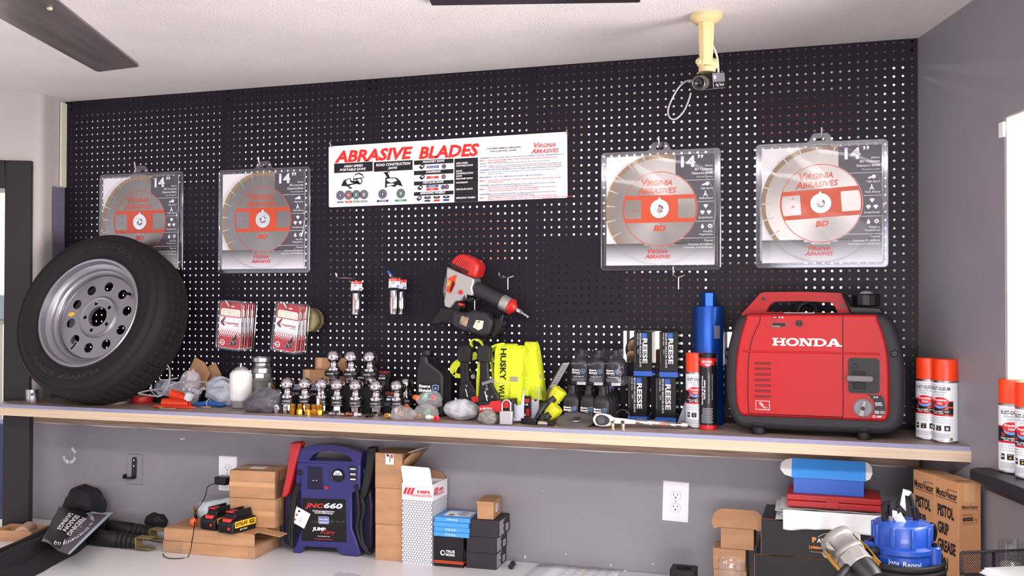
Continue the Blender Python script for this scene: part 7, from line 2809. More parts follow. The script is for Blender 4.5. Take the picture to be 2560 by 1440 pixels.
# power adapter and its cable
c = at(560, 1202, -.03)
t = thing('power_adapter', 'black plug-in power adapter with a thin cable hanging to the batteries', 'adapter', (c.x, -.008, c.z))
mb = MB()
mb.bx(-.028, .026, -.042, 0, -.013, .016, BPLAS, ZR(-6))
mb.build('plug_body', t, bevel=.004, seg=3)
mb = MB()
cv = lambda px, py, y: at(px, py, y) - V((c.x, -.008, c.z))
g_ = [(541, 1208, -.04), (520, 1216, -.06), (514, 1238, -.09), (503, 1259, -.14), (493, 1272, -.18), (487, 1295, -.22)]
mb.tube(smooth_path([cv(*q) for q in g_], 6), .0016, BPLAS, 7)
p_ = [on(484, 1330, flat_top + .002) - V((c.x, -.008, c.z)), on(481, 1344, flat_top + .002) - V((c.x, -.008, c.z))]
fr = [cv(487, 1295, -.22)] + [p_[0]] + [cv(480, 1352, -.345), cv(478, 1368, -.352)]
zc2 = [on(px, py, ZC + .002) - V((c.x, -.008, c.z)) for px, py in ((470, 1392), (452, 1396), (425, 1396), (411, 1391), (408, 1384))]
mb.tube(smooth_path(fr + zc2, 6), .0016, BPLAS, 7)
mb.build('cord', t)
mb = MB()
q = cv(487, 1276, -.2)
mb.cyl(.0042, -.014, .014, BRASS, TR(*q) @ XR(14), 12)
mb.cyl(.0050, -.032, -.014, BPLAS, TR(*q) @ XR(14), 12)
mb.build('barrel_plug', t)
mb = MB()
q = cv(483, 1305, -.235)
mb.sph(.013, M('orange_tie', (196, 84, 44), .5), TR(*q), 14, 10, 1.2)
mb.build('cable_tie', t)
# ---- jump starter
A_, ang, FW = base2((730, 1383), (893, 1392.6), ZC)
jp = Pl(A_, ang)
js = thing('jump_starter', 'dark blue portable jump starter with red and black clamps on its sides', 'jump starter', mat=jp.m())
JB = M('jump_starter_blue', (40, 36, 98), .36)
JBD = M('jump_starter_dark_blue', (28, 26, 70), .45)
def jq(cx, cy, w=0.0):
 return jp.q(380 + cx / 4.114, 1090 + cy / 4.114, w)
def jpoly(pts, w=0.0):
 return [jq(x, y, w) for x, y in pts]
mb = MB()
mb.prism(jpoly([(1440, 1205), (1530, 1208), (1560, 1140), (1890, 1158), (1930, 1220), (2110, 1245), (2150, 1215), (2110, 1080), (2060, 950), (2055, 590), (2140, 560), (2145, 295), (2100, 280), (1500, 262), (1480, 290), (1470, 540), (1520, 575), (1530, 960), (1460, 1150)]), -.035, 0, JB, FR(0))
mb.build('front_shell', js, bevel=.006, seg=3)
mb = MB()
mb.prism(jpoly([(1350, 1120), (1430, 1140), (1530, 1150), (2080, 1180), (2180, 1210), (2270, 1190), (2280, 700), (2240, 420), (2180, 300), (1480, 270), (1420, 400), (1345, 600), (1340, 900)], -.03), -.15, -.03, JBD, FR(0))
mb.build('rear_shell', js, bevel=.012, seg=3)
mb = MB()
hp = jpoly([(1490, 265), (1535, 130), (1600, 110), (1700, 90), (1850, 88), (2000, 112), (2110, 150), (2160, 170), (2145, 300)])
hi = jpoly([(1610, 250), (1665, 190), (1730, 160), (1830, 150), (1950, 170), (2030, 205), (2075, 265)])
mb.plate([hp, hi], .05, JB, FR(-.0 + .022))
mb.build('handle', js, bevel=.007, seg=3)
mb = MB()
mb.prism(jpoly([(1545, 638), (1990, 652), (2000, 1092), (1540, 1075)]), 0, .0018, M('jump_panel_black', (24, 22, 26), .3), FR(0))
mb.build('front_label', js)
mb = MB()
T = FR(-.0024)
JR = M('jump_red', (200, 40, 44), .4)
JS_ = M('jump_silver', (206, 206, 212), .35)
def jt(s_, x0, y0, x1, h, mat, **k_):
 a, b = jq(x0, y0), jq(x1, y0)
 mb.tx(s_, a[0], a[1], jq(x0, y0 - h)[1] - a[1], mat, T, w=b[0] - a[0], **k_)
jt('JNC', 1578, 732, 1765, 46, JR, shear=.2, bold=.03)
jt('660', 1768, 740, 1962, 54, JS_, shear=.2, bold=.04)
jt('12 Volt Power Supply & Jump Starter', 1655, 775, 1880, 17, WHITE, bold=.02)
jt('with AUTO CHARGE Technology', 1675, 795, 1862, 15, WHITE, bold=.02)
a, b = jq(1715, 898), jq(1822, 832)
mb.plate([rrect(b[0] - a[0], b[1] - a[1], .003, (a[0] + b[0]) / 2, (a[1] + b[1]) / 2), rrect(b[0] - a[0] - .002, b[1] - a[1] - .002, .0022, (a[0] + b[0]) / 2, (a[1] + b[1]) / 2)], 0, WHITE, T)
mb.plate([rrect(b[0] - a[0] - .003, b[1] - a[1] - .003, .002, (a[0] + b[0]) / 2, (a[1] + b[1]) / 2)], 0, M('chip_blue', (90, 100, 170), .4), FR(-.0021))
jt('PROFORMER', 1726, 862, 1812, 14, WHITE, bold=.02)
jt('TECHNOLOGY', 1726, 890, 1812, 14, WHITE, bold=.02)
jt('JUMP', 1652, 968, 1790, 34, WHITE, bold=.04, shear=.1)
jt("n'Carry", 1735, 1002, 1882, 40, JR, shear=.3, bold=.0)
jt('www.jumpstarter.com', 1705, 1032, 1832, 13, WHITE)
a, b = jq(1675, 1062), jq(1862, 1068)
mb.rect(a[0], b[0], b[1], b[1] + .0016, JR, T)
pts = [jq(x, y) for x, y in ((1640, 880), (1800, 880), (1840, 880), (1850, 860), (1856, 900), (1862, 880), (1900, 880), (1908, 862), (1914, 898), (1920, 882), (1965, 884), (1970, 868), (1978, 902), (1984, 886))]
mb.tube([(p[0], -.002, p[1]) for p in pts], .0004, GREY, 4)
mb.build('front_lettering', js)
mb = MB()
p = jq(1915, 405)
mb.lathe([(0, .004), (.0185, .004), (.0195, .007), (.0225, .008), (.0235, .004), (.0235, 0), (0, 0)], BPLAS, FR(0) @ TR(p[0], p[1], 0), 36)
T = FR(-.0046)
mb.plate([[(p[0] + .0165 * math.cos(R(a_)), p[1] + .001 + .0165 * math.sin(R(a_))) for a_ in range(0, 181, 12)]], 0, M('dial_pale', (190, 204, 214), .4), T)
mb.plate([[(p[0] - .009, p[1] + .004), (p[0] - .006, p[1] + .008), (p[0] - .002, p[1] + .005)]], 0, RED, FR(-.005))
mb.plate([[(p[0] - .002, p[1] + .005), (p[0] + .004, p[1] + .010), (p[0] + .009, p[1] + .007), (p[0] + .002, p[1] + .004)]], 0, GREEN, FR(-.005))
mb.tube([(p[0], -.005, p[1] + .001), (p[0] - .010, -.005, p[1] + .010)], .0004, BLACK, 4)
mb.build('gauge', js)
mb = MB()
p = jq(1793, 532)
mb.lathe([(0, .004), (.0045, .004), (.0055, .002), (.006, 0), (0, 0)], RED, FR(0) @ TR(p[0], p[1], 0), 18)
mb.build('power_button', js)
mb = MB()
a, b = jq(1600, 545), jq(1755, 318)
mb.bx(a[0], b[0], -.0015, .001, a[1], b[1], JBD)
mb.bx(a[0] + .004, b[0] - .004, -.0035, .0, a[1] + .004, a[1] + .020, JBD)
for x in (1662, 1696):
 p = jq(x, 455)
 mb.cyl(.0032, 0, .006, CHROME, FR(0) @ TR(p[0], p[1], 0), 12)
mb.build('charge_port', js, bevel=.001)
mb = MB()
p = jq(1523, 375)
mb.cyl(.0100, 0, .005, BPLAS, FR(0) @ TR(p[0], p[1], 0), 20, bev=.0015)
mb.build('socket_cover', js)
mb = MB()
for y in (332, 386, 438):
 a, b = jq(2030, y + 22), jq(2105, y - 20)
 mb.rect(a[0], b[0], a[1], b[1], BLACK, FR(-.0006))
 mb.rect(a[0] + .003, b[0] - .003, a[1] + .003, a[1] + .0055, WHITE, FR(-.001))
 mb.rect(a[0] + .004, b[0] - .004, a[1] + .0065, a[1] + .008, WHITE, FR(-.001))
mb.build('status_labels', js)
mb = MB()
mb.prism(jpoly([(1495, 720), (1635, 800), (1570, 950), (1445, 880)]), .004, .005, PAPER, FR(0))
mb.build('hang_tag', js)
mb = MB()
T = FR(-.0054)
for x, y, c_ in ((1520, 770, DKSTEEL), (1495, 808, BRED2), (1475, 855, BRED2)):
 p = jq(x, y)
 mb.plate([rrect(.008, .0075, .001, *p)], 0, c_, T)
p = jq(1525, 885)
mb.tx("JUMP n'Carry", p[0], p[1], .0038, RED, T, w=.022, rot=60, bold=.02)
p = jq(1565, 890)
mb.tx('www.jumpstarter', p[0], p[1], .0022, GREY, T, w=.017, rot=60)
mb.build('tag_print', js)
# clamps and cables
CLR = M('clamp_red', (170, 34, 40), .42)
mb = MB()
mb.prism(jpoly([(1425, 70), (1520, 64), (1530, 90), (1470, 300), (1405, 580), (1370, 630), (1328, 630), (1380, 380)], .012), -.03, .012, CLR, FR(0))
mb.build('positive_clamp', js, bevel=.006, seg=3)
mb = MB()
mb.prism(jpoly([(2215, 118), (2304, 116), (2300, 180), (2260, 420), (2210, 600), (2160, 675), (2115, 670), (2180, 380)], .0), -.03, .0, BMAT, FR(0))
mb.build('negative_clamp', js, bevel=.006, seg=3)
mb = MB()
for pth in ([(1520, 500), (1490, 520), (1460, 600), (1440, 760), (1415, 960), (1420, 1090), (1450, 1130)], [(1508, 510), (1478, 620), (1452, 800), (1438, 980), (1440, 1110)]):
 mb.tube(smooth_path([(q[0], -.006 + .02 * (i % 2 == 9), q[1]) for i, q in enumerate(jpoly(pth, .006))], 6), .0065, RUBBER, 10)
for pth in ([(2085, 510), (2110, 560), (2125, 800), (2110, 950), (2150, 1100), (2210, 1190), (2260, 1200)], [(2160, 640), (2180, 760), (2150, 900), (2165, 1080), (2220, 1180)]):
 mb.tube(smooth_path([(q[0], -.004, q[1]) for q in jpoly(pth, .004)], 6), .0065, RUBBER, 10)
pth = [(1525, 420), (1510, 560), (1500, 680), (1505, 740)]
mb.tube(smooth_path([(q[0], -.007, q[1]) for q in jpoly(pth, .007)], 6), .0012, RUBBER, 6)
mb.build('cable', js)
# ---- three tall brown cartons
A_, ang, W = base2((938, 1399), (1004, 1404.5), ZC)
A_.z = ZC
z0 = ZC
LBL = None
for i, (py, lb) in enumerate(((1309, 'plain brown carton at the bottom of the narrow stack right of the jump starter'), (1219, 'plain brown carton in the middle of the narrow stack right of the jump starter'), (1132, 'brown carton with a white sticker and open flap on the narrow stack'))):
 z1 = topz(A_, py + (1 if i < 2 else 0))
 t = carton('tall_carton', lb, V((A_.x - .0008 * i, A_.y, z0 + .0004 * (i > 0))), ang + 1.0, W * (1 + .01 * i), .115, z1 - z0 - .0004, tape=False, group='narrow stack of brown cartons', bev=.0014)
 z0 = z1
H_ = z1 - topz(A_, 1220)
mb = MB()
mb.rect(W * .40, W * .70, H_ * .68, H_ * .98, PAPER, FR(-.0008))
mb.rect(W * .60, W * .67, H_ * .86, H_ * .965, RED, FR(-.0012))
mb.rect(W * .545, W * .585, H_ * .74, H_ * .96, M('faded_ink', (120, 90, 96)), FR(-.0012))
mb.rect(W * .44, W * .52, H_ * .90, H_ * .97, BLACK, FR(-.0012))
mb.build('sticker', t)
mb = MB()
Tf = TR(W, .0, H_ * .985)
mb.add([(0, .0, -.055), (.002, .10, -.055), (.050, .10, .002), (.035, .005, .004), (.012, .0, -.02)], [(0, 1, 2, 3, 4)], CARD, Tf)
mb.build('side_flap', t, solid=.003)
mb = MB()
mb.add([(.020, .004, .004), (.052, .098, .002), (.066, .096, .018), (.032, .004, .010)], [(0, 1, 2, 3)], M('flap_grey', (190, 186, 190), .5), Tf)
mb.build('tuck_flap', t, solid=.002)
# ---- white box with dots
A_, ang, W = base2((1004.5, 1406), (1081, 1413.8), ZC)
hp_ = Pl(A_, ang)
D = .125
Hh = topz(A_, 1207) - ZC
HW = M('dotted_box_white', (232, 230, 234), .45)
HG = M('dotted_box_grey', (140, 140, 150), .45)
HRD = M('dotted_box_red', (206, 26, 40), .45)
t = thing('parts_box', 'tall white and grey dotted box with red stripes, its lid open', 'box', mat=hp_.m())
zs = Hh * .79
mb = MB()
th = .0025
mb.bx(0, W, 0, th, 0, Hh, HW)
mb.bx(W - th, W, th, D, 0, Hh, HW)
mb.bx(0, th, th, D, 0, Hh, HW)
mb.bx(th, W - th, D - th, D, 0, Hh, HW)
mb.bx(th, W - th, th, D - th, 0, Hh * .86, CARDIN)
mb.build('body', t)
mb = MB()
for side, L_, T in ((0, W, FR(-.0004)), (1, D, RT(W + .0004))):
 mb.rect(0, L_, 0, zs, HG, T)
 T2 = FR(-.0008) if side == 0 else RT(W + .0008)
 px_ = W / 11.5
 r_ = px_ * .36
 j = 0
 z = px_ * .3
 while z < zs - r_:
  x = px_ * (.5 if j % 2 else .05)
  while x < L_ - r_ * .6:
   if x > r_ * .8:
    mb.plate([circ(r_, 10, x, z)], 0, HW, T2)
   x += px_
  z += px_ * .80
  j += 1
 s_ = L_ / W if side == 0 else .86
 for k_ in range(3):
  x = W * (.03 + .115 * k_) * s_ + (0 if side == 0 else .006)
  mb.plate([[(x, Hh * .865), (x + W * .085 * s_, Hh * .865), (x + W * .17 * s_, Hh * .945), (x + W * .085 * s_, Hh * .945)]], 0, HRD, T)
 for k_ in range(3):
  mb.rect(W * (.05 + .12 * k_) * s_, W * .97 * s_, Hh * (.862 - .011 * k_), Hh * (.868 - .011 * k_), HRD, T)
 mb.tx('HIFI', W * .50 * s_, Hh * .880, Hh * .040, HRD, T, w=W * .40 * s_, bold=.05)
mb.build('print', t)
mb = MB()
mb.plate([[(.004, 0), (W * .99, 0), (W * .99, .058), (W * .95, .064), (.012, .066), (.006, .060)]], .002, HW, TR(0, 0, Hh) @ XR(20) @ FR(0))
mb.build('lid', t)
mb = MB()
mb.plate([[(0, 0), (W * .85, 0), (W * .7, .022), (W * .30, .030), (0, .026)]], .002, CARDIN, TR(W * .12, D - .004, Hh - .002) @ XR(-12) @ FR(0))
mb.build('rear_flap', t)
# ---- blue boxes on the black box
A_, ang, W = base2((1085, 1414.5), (1158, 1420.6), ZC)
TMB = M('gift_box_black', (32, 28, 33), .35)
Hh = topz(A_, 1340) - ZC
t = carton('mods_box', 'black box with an orange band and a white ring logo, under the blue boxes', A_, ang, W, .105, Hh, TMB, tape=False, bev=.001)
mb = MB()
for T, L_ in ((FR(-.0005), W), (RT(W + .0005), .105)):
 mb.rect(0, L_, Hh * .115, Hh * .150, ORANGE, T)
 mb.rect(0, L_, Hh * .165, Hh * .200, ORANGE, T)
T = FR(-.0006)
mb.plate([circ(W * .085, 28, W * .30, Hh * .46), circ(W * .055, 28, W * .31, Hh * .465)], 0, WHITE, T)
mb.tx('TRUE', W * .41, Hh * .475, Hh * .085, WHITE, T, w=W * .30, bold=.03)
mb.tx('MODS', W * .41, Hh * .365, Hh * .085, WHITE, T, w=W * .30, bold=.03)
for k_ in range(6):
 mb.rect(.012 + .012 * k_, .018 + .012 * k_, Hh * .25, Hh * (.55 + .05 * (k_ % 3)), GREY, RT(W + .0006))
mb.build('print', t)
SKY = M('sky_blue_card', (66, 146, 220), .4)
SKYL = M('sky_blue_top', (120, 178, 228), .4)
z0 = ZC + Hh + .0008
WB = W * 1.20
names = ('lowest', 'second lowest', 'third lowest', 'topmost')
for i in range(4):
 ztp = topz(A_, 1340 - 12.2 * (i + 1)) + .0
 h_ = ztp - z0
 ox = (.0, .001, -.001, .003)[i]
 t = carton('flat_blue_box', 'flat sky blue box, %s of the four stacked on the black box' % names[i], V((A_.x - .001 + ox, A_.y - .002, z0)), ang + (0, 1, -.5, 1)[i], WB, .115, h_ - .0006, SKY, tape=False, group='flat blue boxes', bev=.0012)
 if i != 2:
  mb = MB()
  if i == 3:
   mb.tx('7/16 inch', WB * .66, h_ * .72, h_ * .42, WHITE, FR(-.0005), w=WB * .3, rot=180)
   mb.plate([rrect(WB * .76, .075, .008, WB * .55, .062)], 0, PAPER, TP(h_ - .0002))
   mb.rect(WB * .30, WB * .45, .030, .052, GREY, TP(h_ + .0002))
   mb.rect(WB * .55, WB * .75, .080, .090, SKY, TP(h_ + .0002))
   mb.rect(WB * .60, WB * .80, .035, .045, SKY, TP(h_ + .0002))
   for k_ in range(4):
    mb.rect(WB * .5, WB * .8, .052 + .006 * k_, .054 + .006 * k_, GREY, TP(h_ + .0002))
  else:
   mb.tx('7/16 inch', WB * .33, h_ * .28, h_ * .42, WHITE, FR(-.0005), w=WB * .30)
  mb.build('print', t)
 z0 = ztp + .0002
# ---- three dark boxes and a small brown one
A_, ang, W = base2((1165.5, 1419.4), (1240.3, 1425.4), ZC)
D = (on(1264.6, 1401, ZC) - on(1240.3, 1425.4, ZC)).length
DKC = M('dark_grey_carton', (62, 55, 62), .5)
z0 = ZC
for i, (py, ox, lb) in enumerate(((1380, 0, 'bottom'), (1340, .001, 'middle'), (1297, .010, 'top'))):
 z1 = topz(A_, py)
 h_ = z1 - z0
 t = carton('dark_carton', 'dark grey carton with white side print, %s of the stack of three' % lb, V((A_.x + ox, A_.y, z0 + .0004)), ang - .6 * i, W, D, h_ - .0006, DKC, tape=False, group='dark grey cartons', bev=.0012)
 mb = MB()
 T = RT(W + .0005)
 for k_ in range(9):
  mb.rect(.006, .006 + D * (.42 - .03 * (k_ % 4)), h_ * (.10 + .09 * k_), h_ * (.135 + .09 * k_), WHITE, T)
 mb.rect(D * .62, D * .86, h_ * .14, h_ * .52, WHITE, T)
 for k_ in range(6):
  mb.rect(D * (.64 + .035 * k_), D * (.655 + .035 * k_), h_ * .18, h_ * .48, BLACK, RT(W + .0009))
 mb.tx('GRAND FUEL PUMP', .008, h_ * .88, h_ * .06, WHITE, T, w=D * .5)
 mb.build('print', t)
 z0 = z1
P0 = at(1190, 1297, A_.y - .0)
Wb = at(1230.5, 1297, A_.y).x - P0.x
hb_ = topz(V((P0.x, A_.y, z0)), 1255) - z0
t = carton('small_carton', 'small plain brown lidded carton on top of the dark grey cartons', V((P0.x + .002, A_.y + .004, z0 + .0006)), ang + 2, Wb, .105, hb_, tape=False)
mb = MB()
mb.bx(-.0012, Wb + .0012, -.0012, .1062, hb_ * .84, hb_ + .0012, CARD)
mb.build('lid', t)
mb = MB()
mb.rect(.025, .060, hb_ * .34, hb_ * .78, PAPER, RT(Wb + .0006))
for k_ in range(5):
 mb.rect(.030, .055, hb_ * (.42 + .07 * k_), hb_ * (.45 + .07 * k_), BLUE, RT(Wb + .0010))
mb.build('sticker', t)
# spool
p = on(1277, 1424, ZC)
q = on(1287, 1410, ZC)
mb = MB()
mb.lathe([(0, 0), (.0088, .001), (.0092, .004), (.0088, .009), (.0045, .012), (.0045, .030), (.0088, .033), (.0092, .038), (.0088, .041), (0, .042)], BPLAS, aim((p.x, p.y, ZC + .0094), (q.x - p.x, q.y - p.y, 0)), 20)
o = mb.build('rubber_spool')
tag(o, 'small black rubber spool lying on the counter right of the dark cartons', 'spool')
# price list
cs = [on(1347, 1410, ZC + .0015), on(1556, 1424.5, ZC + .0015), on(1506, 1500, ZC + .0015), on(1262, 1478, ZC + .0015)]
mb = MB()
mb.grid(10, 6, lambda a, b: (cs[3] * (1 - a) + cs[2] * a) * (1 - b) + (cs[0] * (1 - a) + cs[1] * a) * b + V((0, 0, .0012 * math.sin(a * 5) ** 2)), PAPER)
o = mb.build('price_list', solid=.002)
tag(o, 'printed white sheets lying on the counter at the bottom of the picture', 'paper')
mb = MB()
Lq = lambda a, b: (cs[3] * (1 - a) + cs[2] * a) * (1 - b) + (cs[0] * (1 - a) + cs[1] * a) * b + V((0, 0, .0012 * math.sin(a * 5) ** 2 + .0013))
def lrect(a0, a1, b0, b1, m):
 mb.add([Lq(a0, b0), Lq(a1, b0), Lq(a1, b1), Lq(a0, b1)], [(0, 1, 2, 3)], m)
for i in range(26):
 b = .97 - .037 * i
 lrect(.04, .20, b - .010, b, M('ink_grey', (120, 122, 130), .6))
 for j in range(5):
  x = .36 + .12 * j
  lrect(x, x + .045 + .02 * ((i + j) % 3), b - .008, b, M('ink_grey', (120, 122, 130)))
for x in (.03, .22, .34, .46, .58, .70, .82, .94):
 lrect(x, x + .002, .02, .98, M('ink_grey', (120, 122, 130)))
lrect(.58, .62, .83, .86, M('highlighter', (240, 230, 120), .6))
lrect(.56, .60, .77, .80, M('highlighter', (240, 230, 120)))
mb.build('print', o)
# thin clear film scrap at the bottom
p = on(868, 1440, ZC)
mb = MB()
mb.grid(8, 4, lambda a, b: V((p.x - .04 + .08 * a, p.y - .03 + .05 * b, ZC + .001 + .005 * abs(math.sin(a * 5 + b * 2)))), clear('scrap_film', (.97, .97, .98), .06, .5, .08))
o = mb.build('film_scrap')
tag(o, 'scrap of clear plastic film lying on the counter at the bottom edge', 'plastic')
# ---- left end of the counter
# black garment with cap and flyer
FAB = M('black_fabric', (34, 30, 37), .8, bump=(300, .25))
mb = MB()
def onc(px, py, h=0.0):
 p = on(px, py, ZC)
 return V((p.x, p.y, ZC + h))
ax_ = [onc(-60, 1475), onc(20, 1430), onc(110, 1385), onc(190, 1345), onc(245, 1315)]
wd_ = [.10, .115, .110, .085, .05]
sp_ = smooth_path(ax_, 8)
n_ = len(sp_)
def garment(a, b):
 i = min(n_ - 1, a * (n_ - 1))
 i0 = int(i)
 i1 = min(n_ - 1, i0 + 1)
 c_ = sp_[i0] * (1 - (i - i0)) + sp_[i1] * (i - i0)
 dd = (sp_[min(n_ - 1, i0 + 1)] - sp_[max(0, i0 - 1)]).normalized()
 nn = V((-dd.y, dd.x, 0))
 k_ = a * 4
 w_ = wd_[int(min(3, k_))] * (1 - (k_ - int(min(3, k_)))) + wd_[min(4, int(min(3, k_)) + 1)] * (k_ - int(min(3, k_)))
 s_ = (b - .5) * 2
 hgt = max(0, 1 - s_ ** 4) * .055 * (1 + .35 * noise.noise(V((a * 3, b * 5, 2)))) + .016 * math.sin(b * 15 + a * 4) * (1 - s_ * s_)
 return c_ + nn * (s_ * w_ * (1 + .1 * noise.noise(V((a * 5, b * 2, 7))))) + V((0, 0, max(.002, hgt)))
mb.grid(60, 30, garment, FAB)
gt = tag(mb.build('hooded_sweatshirt', sub=1, smooth=60), 'crumpled black garment lying at the left end of the counter', 'clothing')
p = onc(205, 1318)
mb = MB()
crumple(mb, (-.012, 0, .066), (.092, .055, .078), .22, 1.8, FAB, seed=71, floor=.004, n=36, m=22)
t = thing('cap', 'black cap with small blue lettering on the garment at the left end', 'cap', (p.x, p.y + .03, ZC + .012))
cb_ = mb.build('crown', t, sub=1, smooth=60)
mb = MB()
v = [(0.030 + .052 * math.sin(a_), -.010 + .012 * math.cos(a_ * 2) - .010, .072 + .050 * math.cos(a_)) for a_ in [R(q) for q in range(-10, 191, 12)]]
mb.prism([(x + .03, z * 1.05 + .004) for x, y, z in v], -.004, .004, M('cap_visor_black', (22, 20, 25), .7), FR(-.034) @ YR(0))
mb.build('visor', t, bevel=.003)
mb = MB()
T = FR(-.0386)
mb.tx('SALT', .066, .030, .009, M('cap_blue', (80, 110, 180), .5), T, w=.026, rot=40, bold=.03)
mb.tx('OF THE SEASON', .078, .024, .004, M('cap_blue', (80, 110, 180)), T, w=.03, rot=48)
mb.build('lettering', t)
# flyer lying over the garment
def fl(px, py, h):
 p = on(px, py, ZC + h)
 return p
fc = [fl(104, 1353, .075), fl(174, 1389, .070), fl(284, 1283, .060), fl(147, 1268, .085)]   # clockwise from the left
mb = MB()
def flyer(a, b):
 p = (fc[0] * (1 - a) + fc[1] * a) * (1 - b) + (fc[3] * (1 - a) + fc[2] * a) * b
 return p + V((0, 0, .010 * math.sin(PI * a) * math.sin(PI * b) + .004 * math.sin(a * 7)))
mb.grid(16, 12, flyer, M('flyer_black', (32, 29, 36), .35))
o = mb.build('flyer', solid=.0008)
tag(o, 'black and grey printed flyer with white block lettering on the garment', 'flyer')
mb = MB()
def flq(pts, m, up=.0012):
 mb.add([flyer(a, b) + V((0, 0, up)) for a, b in pts], [tuple(range(len(pts)))], m)
PALE = M('flyer_pale_blue', (176, 190, 206), .45)
FGR = M('flyer_slate', (84, 80, 92), .45)
for i in range(8):
 b0, b1 = i / 8, (i + 1) / 8
 flq([(.93, b0), (1, b0), (1, b1), (.93, b1)], PALE)
 flq([(.62, b0 * .93), (.93, b0 * .93), (.93, b1 * .93), (.62, b1 * .93)], FGR)
for i in range(8):
 flq([(.60 + .05 * i, .93), (.65 + .05 * i, .93), (.65 + .05 * i, 1), (.60 + .05 * i, 1)], PALE)
def fltx(s_, a0, b0, a1, b1, h, m, bold=.03):
 """text running from (a0,b0) to (a1,b1), letter height h measured sideways"""
 vs_, fs = text_mesh(s_, 0, bold)
 xl_, xh_ = min(q.x for q in vs_), max(q.x for q in vs_)
 yh_ = max(q.y for q in vs_)
 da, db = a1 - a0, b1 - b0
 L = math.hypot(da, db)
 na, nb = -db / L, da / L
 out = []
 for q in vs_:
  f_ = (q.x - xl_) / (xh_ - xl_)
  g_ = q.y / yh_ * h
  out.append(flyer(a0 + da * f_ + na * g_, b0 + db * f_ + nb * g_) + V((0, 0, .0034)))
 mb.add(out, fs, m)
fltx('FEEDING', .56, .74, .54, .28, .10, WHITE)
fltx('SEASON', .42, .76, .40, .32, .10, WHITE)
fltx('SAVINGS', .28, .78, .26, .30, .10, WHITE)
for i, ch in enumerate("ROCKIN' HA ENTERPRISES, LLC."):
 if ch == ' ':
  continue
 a_ = R(62 - i * 5.4)
 ca, sa = .36 + .46 * math.cos(a_), .50 + .42 * math.sin(a_)
 ta, tb = math.sin(a_) * .016, -math.cos(a_) * .016
 fltx(ch, ca - ta, sa - tb, ca + ta, sa + tb, .055, WHITE, .03)
flq([(.68, .44), (.72, .42), (.75, .47), (.74, .54), (.70, .56), (.68, .52)], WHITE, .0018)
flq([(.63, .40), (.65, .40), (.65, .62), (.63, .62)], M('flyer_rust', (120, 50, 46), .5), .0016)
mb.build('print', o)
# low carton at the left border
p0 = onc(-20, 1352)
t = thing('open_carton', 'low brown carton at the left picture edge beside the door frame', 'box', (p0.x, p0.y, ZC), 8)
mb = MB()
for b_ in ((0, .16, 0, .003, 0, .04), (0, .16, .10, .103, 0, .04), (0, .003, .003, .10, 0, .04), (.157, .16, .003, .10, 0, .04), (.003, .157, .003, .10, 0, .003)):
 mb.bx(*b_, CARD)
mb.build('body', t)
mb = MB()
mb.lathe([(0, 0), (.028, 0), (.028, .09), (0, .09)], M('brown_paper', (168, 140, 116), .8), TR(.10, .05, .026) @ ZR(20) @ XR(90) @ TR(0, 0, -.045), 24)
mb.build('paper_roll', t)
# two black grips with brass brackets
for i, (a_, b_, c_, lb) in enumerate((((262, 1362), (346, 1371), (402, 1379), 'black ribbed rubber grip with brass bracket on the counter, front one'), ((300, 1338), (382, 1350), (420, 1352), 'black ribbed rubber grip with brass bracket on the counter, rear one'))):
 A3, B3 = on(a_[0], a_[1] - 12, ZC + .022), on(b_[0], b_[1] - 12, ZC + .022)
 d = B3 - A3
 t = thing('rubber_grip', lb, 'grip', mat=aim((A3.x, A3.y, ZC + .0285), d) @ MX.Diagonal((1.3, 1.3, 1, 1)), group='rubber grips')
 L = d.length
 prof = [(0, -.05), (.020, -.05), (.0215, -.045), (.0215, L * .38), (.017, L * .42), (.016, L * .46)]
 for k_ in range(4):
  z = L * (.48 + .13 * k_)
  prof += [(.015, z), (.0215 - .001 * k_, z + L * .035), (.0215 - .001 * k_, z + L * .08), (.015, z + L * .115)]
 prof += [(.014, L), (0, L)]
 mb = MB()
 mb.lathe(prof, RUBBER, None, 28)
 mb.build('sleeve', t)
 mb = MB()
 OB = M('olive_brass', (150, 130, 84), .4, .7)
 mb.bx(-.014, .014, -.014, .014, L, L + .003, OB)
 mb.bx(-.014, .014, -.016, -.013, L, L + .062, OB)
 mb.bx(-.014, .014, .013, .016, L, L + .062, OB)
 mb.build('bracket', t, bevel=.001)
 mb = MB()
 mb.cyl(.005, .018, .030, BPLAS, TR(0, 0, L * .36) @ XR(90), 12)
 mb.build('stub', t)
p = onc(366, 1332)
mb = MB()
crumple(mb, (.02, .02, .030), (.050, .026, .034), .2, 2, BMAT, seed=77, floor=.0)
o = mb.build('rubber_boot', sub=1)
o.location = (p.x - .02, p.y + .035, ZC)
tag(o, 'lump of black rubber behind the grips, left of the flat cartons', 'rubber')
# ------------------------------------------------------------------ right end of the counter
def vbox(px0, px1, pyt, pyb, Z):
 """front lower left corner, width, height of a box seen at depth Z"""
 a, b = deep(px0, pyb, Z), deep(px0, pyt, Z)
 return a, b.z - a.z
